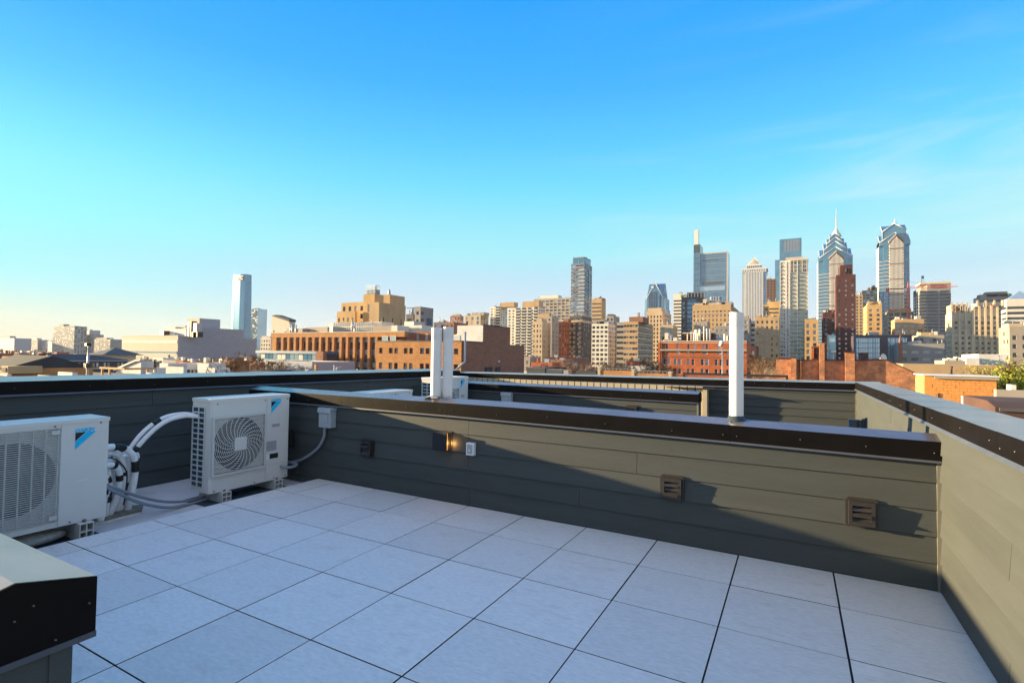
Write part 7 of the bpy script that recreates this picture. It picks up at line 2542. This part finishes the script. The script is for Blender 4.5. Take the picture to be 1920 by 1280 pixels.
def bare_tree(label, u, vtop, Y, seed, wide=1.0, twig='twig', leaf=False, lev=6, density=1.0):
    rng = random.Random(seed)
    p = at(u, vtop, 1, Y)
    h = p.z - GROUND
    b = Bld('tree', label, 'tree', (p.x, Y, GROUND))
    tr, tw = b.mb('trunk', 'bark'), b.mb('crown', twig)
    base = Vector((p.x, Y, GROUND))
    h0 = h * .38
    tr.tube([base, base + Vector((0, 0, h0 * .5)), base + Vector((.1, 0, h0))], [h * .03, h * .024, h * .02], 8)
    tips = []
    for k in range(5):
        w = 2 * math.pi * (k + rng.random() * .6) / 5
        d = Vector((math.cos(w) * .55 * wide, math.sin(w) * .55 * wide, 1)).normalized()
        grow(tw, base + Vector((.1, 0, h0 * rng.uniform(.8, 1))), d, h * .19, h * .011, lev - 2, rng, tips, .6 * wide, 4)
    zt = max(q.z for q, d in tips)
    f = h / max(zt - GROUND, .1) * .97
    fx = min(f, 1.6)

    def sc(v):
        return (base.x + (v[0] - base.x) * fx, base.y + (v[1] - base.y) * fx, GROUND + (v[2] - GROUND) * f)
    tw.v = [sc(v) for v in tw.v]
    tr.v = [sc(v) for v in tr.v]
    tips = [(Vector(sc(q)), d) for q, d in tips]
    for q, d in tips:
        for k in range(int(4 * density)):
            e = (d + Vector((rng.uniform(-1, 1), rng.uniform(-1, 1), rng.uniform(-.5, .8))) * .8).normalized()
            s = h * rng.uniform(.03, .075)
            n = e.orthogonal().normalized() * h * .0022
            m = e.cross(n)
            tw.tri(q + n, q - n, q + e * s); tw.tri(q + m, q - m, q + e * s)
    if leaf:
        lf = b.mb('leaves', leaf)
        for q, d in tips:
            for k in range(int(40 * density)):
                c = q + Vector((rng.gauss(0, 1), rng.gauss(0, 1), rng.gauss(0, .8))) * h * .040
                a = Vector((rng.uniform(-1, 1), rng.uniform(-1, 1), rng.uniform(-1, 1))).normalized()
                n = a.orthogonal().normalized()
                s = rng.uniform(.035, .075)
                lf.quad(c - a * s * 1.4, c + n * s * .7, c + a * s * 1.4, c - n * s * .7)
    b.root['label'] = label
    for (part, m), mb_ in list(b.p.items()):
        if not mb_.f:
            continue
        mb_.build(part, m, b.root, 'stuff' if part == 'leaves' else None)
    return b.root


bare_tree('tall bare tree before the windowless grey block', 436, 660, 52, 1, 1.0)
bare_tree('bare tree at the right foot of the windowless grey block', 487, 664, 55, 2, .9)
bare_tree('spreading bare twiggy tree left of the blue grey shed', 462, 676, 40, 3, 1.25, 'blossom_twig')
bare_tree('low bare bush like tree in front of the white roof houses', 447, 683, 34, 8, 1.3, 'blossom_twig')
bare_tree('pale blossoming tree before the blue grey shed', 512, 680, 42, 4, 1.3, 'blossom_twig', density=2.2)
bare_tree('small bare tree before the brick piers', 612, 689, 34, 5, 1.2, 'blossom_twig')
bare_tree('golden brown bare tree below the gold strip tower', 1091, 672, 120, 6, 1.2, 'blossom_twig', density=1.6)
bare_tree('bare brown tree between the rowhouses at centre', 1145, 682, 80, 7, 1.3, 'twig', density=1.6)
bare_tree('bare brown tree left of the red brick building', 1212, 668, 105, 9, 1.2, 'twig', density=1.8)
for k, (u, v, Yt, lb) in enumerate(((1035, 676, 150, 'bare tree low between roofs, left of the gold strip tower'), (1062, 671, 190, 'twiggy brown tree at the foot of the narrow red brick flats'), (1120, 674, 130, 'golden twiggy tree at the foot of the white gridded tower'),
                                     (1165, 676, 110, 'brown twiggy tree below the dark banded block'), (1185, 680, 90, 'low golden tree over the terrace wall'), (1232, 676, 120, 'thin bare tree touching the left edge of the red brick building'),
                                     (255, 668, 120, 'far bare tree at the left edge of the beige hall'), (130, 668, 110, 'bare tree behind the slate building, left of the pole'), (210, 664, 130, 'bare tree behind the teal pyramid roof'), (60, 672, 90, 'bare tree behind the big brown roof'),
                                     (1740, 680, 100, 'golden twiggy tree above the left end of the tan wall'), (1425, 668, 170, 'bare tree before the brown apartment house'))):
    bare_tree(lb, u, v, Yt, 40 + k, 1.25, ('twig', 'blossom_twig')[k % 2], density=.9)
bare_tree('bare brown tree just right of the single white pipe', 1408, 655, 150, 10, 1.2, 'twig', density=2)
bare_tree('bare tree right of the one beside the pipe, lower', 1438, 664, 120, 11, 1.2, 'twig', density=1.6)
bare_tree('thin bare tree in front of the long tan wall', 1826, 683, 60, 12, 1.2, 'twig')
bare_tree('bright yellow green budding tree at the right edge of the photo', 1940, 660, 44, 13, .8, 'twig', 'spring_leaf', lev=6, density=3.4)
for lb, u, v, Y_, sd in (('small dark conifer before the white roof houses', 405, 693, 28, 1), ('slim dark conifer right of the other small one', 425, 696, 27, 2)):
    q = at(u, v, 1, Y_)
    b = Bld('tree', lb, 'tree', (q.x, Y_, GROUND))
    rg = random.Random(sd)
    b.mb('trunk', 'bark').tube([(q.x, Y_, GROUND), (q.x, Y_, q.z)], [.14, .02], 6)
    cn_ = b.mb('crown', 'evergreen')
    for k in range(420):
        t = rg.random() ** .8
        zz = q.z - t * 4.5
        w = rg.uniform(0, 6.28)
        r_ = .06 + t * 1.1
        c = Vector((q.x + math.cos(w) * r_, Y_ + math.sin(w) * r_, zz - .15))
        i_ = Vector((q.x, Y_, zz + .1))
        n = (c - i_).cross(Vector((0, 0, 1))).normalized() * (.05 + .07 * t)
        cn_.tri(i_ + n, i_ - n, c)
    for (part, m), mb_ in list(b.p.items()):
        mb_.build(part, m, b.root)

# ------------------------------------------------------------------ leave out rowhouses nothing is seen of; tell the rest apart
bpy.context.view_layer.update()
dg = bpy.context.evaluated_depsgraph_get()
MARKS = [(-100, 70, 'the dark slate house at far left'), (70, 160, 'the floodlight pole'), (160, 235, 'the teal pyramid roof'), (235, 335, 'the beige hall wall'), (335, 425, 'the windowless grey wall'),
         (425, 520, 'the bare trees before the blue bridge'), (520, 990, 'the orange brick offices'), (990, 1020, 'the balcony slab'), (1020, 1067, 'the buff prewar flats'), (1067, 1108, 'the dark tower with gold strips'),
         (1108, 1152, 'the white gridded tower'), (1152, 1170, 'the dark banded block'), (1170, 1240, 'the gold banded block'), (1240, 1400, 'the red brick block'), (1400, 1460, 'the brown apartment house'),
         (1460, 1720, 'the old brick wall'), (1720, 1830, 'the orange hut'), (1830, 2100, 'the stepped white building')]


def project(p):
    d = Vector(p) - CAM
    w = d.dot(_f)
    return 960 + F_PX * d.dot(_r) / w, 640 - F_PX * d.dot(_u) / w


seen = []
for o in [o for o in COL.objects if o.name.split('.')[0] == 'rowhouse']:
    kids = list(o.children)
    wall = [c for c in kids if c.name.startswith('wall')][0]
    bb = [wall.bound_box[i] for i in range(8)]
    xs0, xs1 = min(v[0] for v in bb), max(v[0] for v in bb)
    ys0, ys1 = min(v[1] for v in bb), max(v[1] for v in bb)
    zz1 = max(v[2] for v in bb)
    ids = {c.name for c in kids}
    vis = 0
    for fx in (.06, .35, .65, .94):
        for fy in (.02, .6):
            for dz in (.03, -.8):
                p = o.location + Vector((xs0 + (xs1 - xs0) * fx, ys0 + (ys1 - ys0) * fy, zz1 + dz))
                d = (p - CAM)
                L_ = d.length
                hit, loc, nrm, idx, ob, mtx = scene.ray_cast(dg, CAM, d / L_, distance=L_ + 25)
                if hit and ob.name in ids:
                    vis += 1
                if vis:
                    break
    if vis < 1:
        for c in kids:
            bpy.data.objects.remove(c)
        bpy.data.objects.remove(o)
    else:
        u, v = project(o.location + Vector((0, 0, zz1)))
        has = {c.name.split('.')[0] for c in kids}
        seen.append((o, u, v, has))
import collections
groups = collections.defaultdict(list)
for o, u, v, has in seen:
    mk = [m for a, c, m in MARKS if a <= u < c][0]
    base = o['label'].split(' in the crowded')[0]
    ft = ' with roof hatch' if 'roof_hatch' in has else (' with pipe' if 'vent_pipe' in has else ' with bare roof')
    groups[(base + ft, mk)].append((v, u, o))
for (base, mk), lst in groups.items():
    lst.sort(key=lambda t: -t[0])
    n = len(lst)
    if n == 1:
        lst[0][2]['label'] = base + ', below ' + mk
        continue
    order = ['nearest', 'second nearest', 'third nearest', 'fourth nearest', 'fifth nearest', 'sixth nearest', 'seventh nearest', 'eighth nearest', 'ninth nearest']
    for k, (v, u, o) in enumerate(lst):
        o['label'] = (order[k] if k < n - 1 and k < 9 else ('farthest' if k == n - 1 else 'far')) + ' ' + base.replace('low ', '', 1) + ', below ' + mk
print('rowhouses kept', len(seen))

# ------------------------------------------------------------------ evening haze
hz = MB().box(-6200, 6200, -6200, 6200, GROUND - 1, 305).build('haze', 'asphalt', None, 'stuff')
hm = bpy.data.materials.new('haze')
hm.use_nodes = True
hm.node_tree.nodes.clear()
ho = hm.node_tree.nodes.new('ShaderNodeOutputMaterial')
hv = hm.node_tree.nodes.new('ShaderNodeVolumePrincipled')
hv.inputs['Color'].default_value = (.86, .90, .96, 1)
hv.inputs['Density'].default_value = .000045
hm.node_tree.links.new(hv.outputs[0], ho.inputs['Volume'])
hz.data.materials.clear()
hz.data.materials.append(hm)
hz.display_type = 'WIRE'
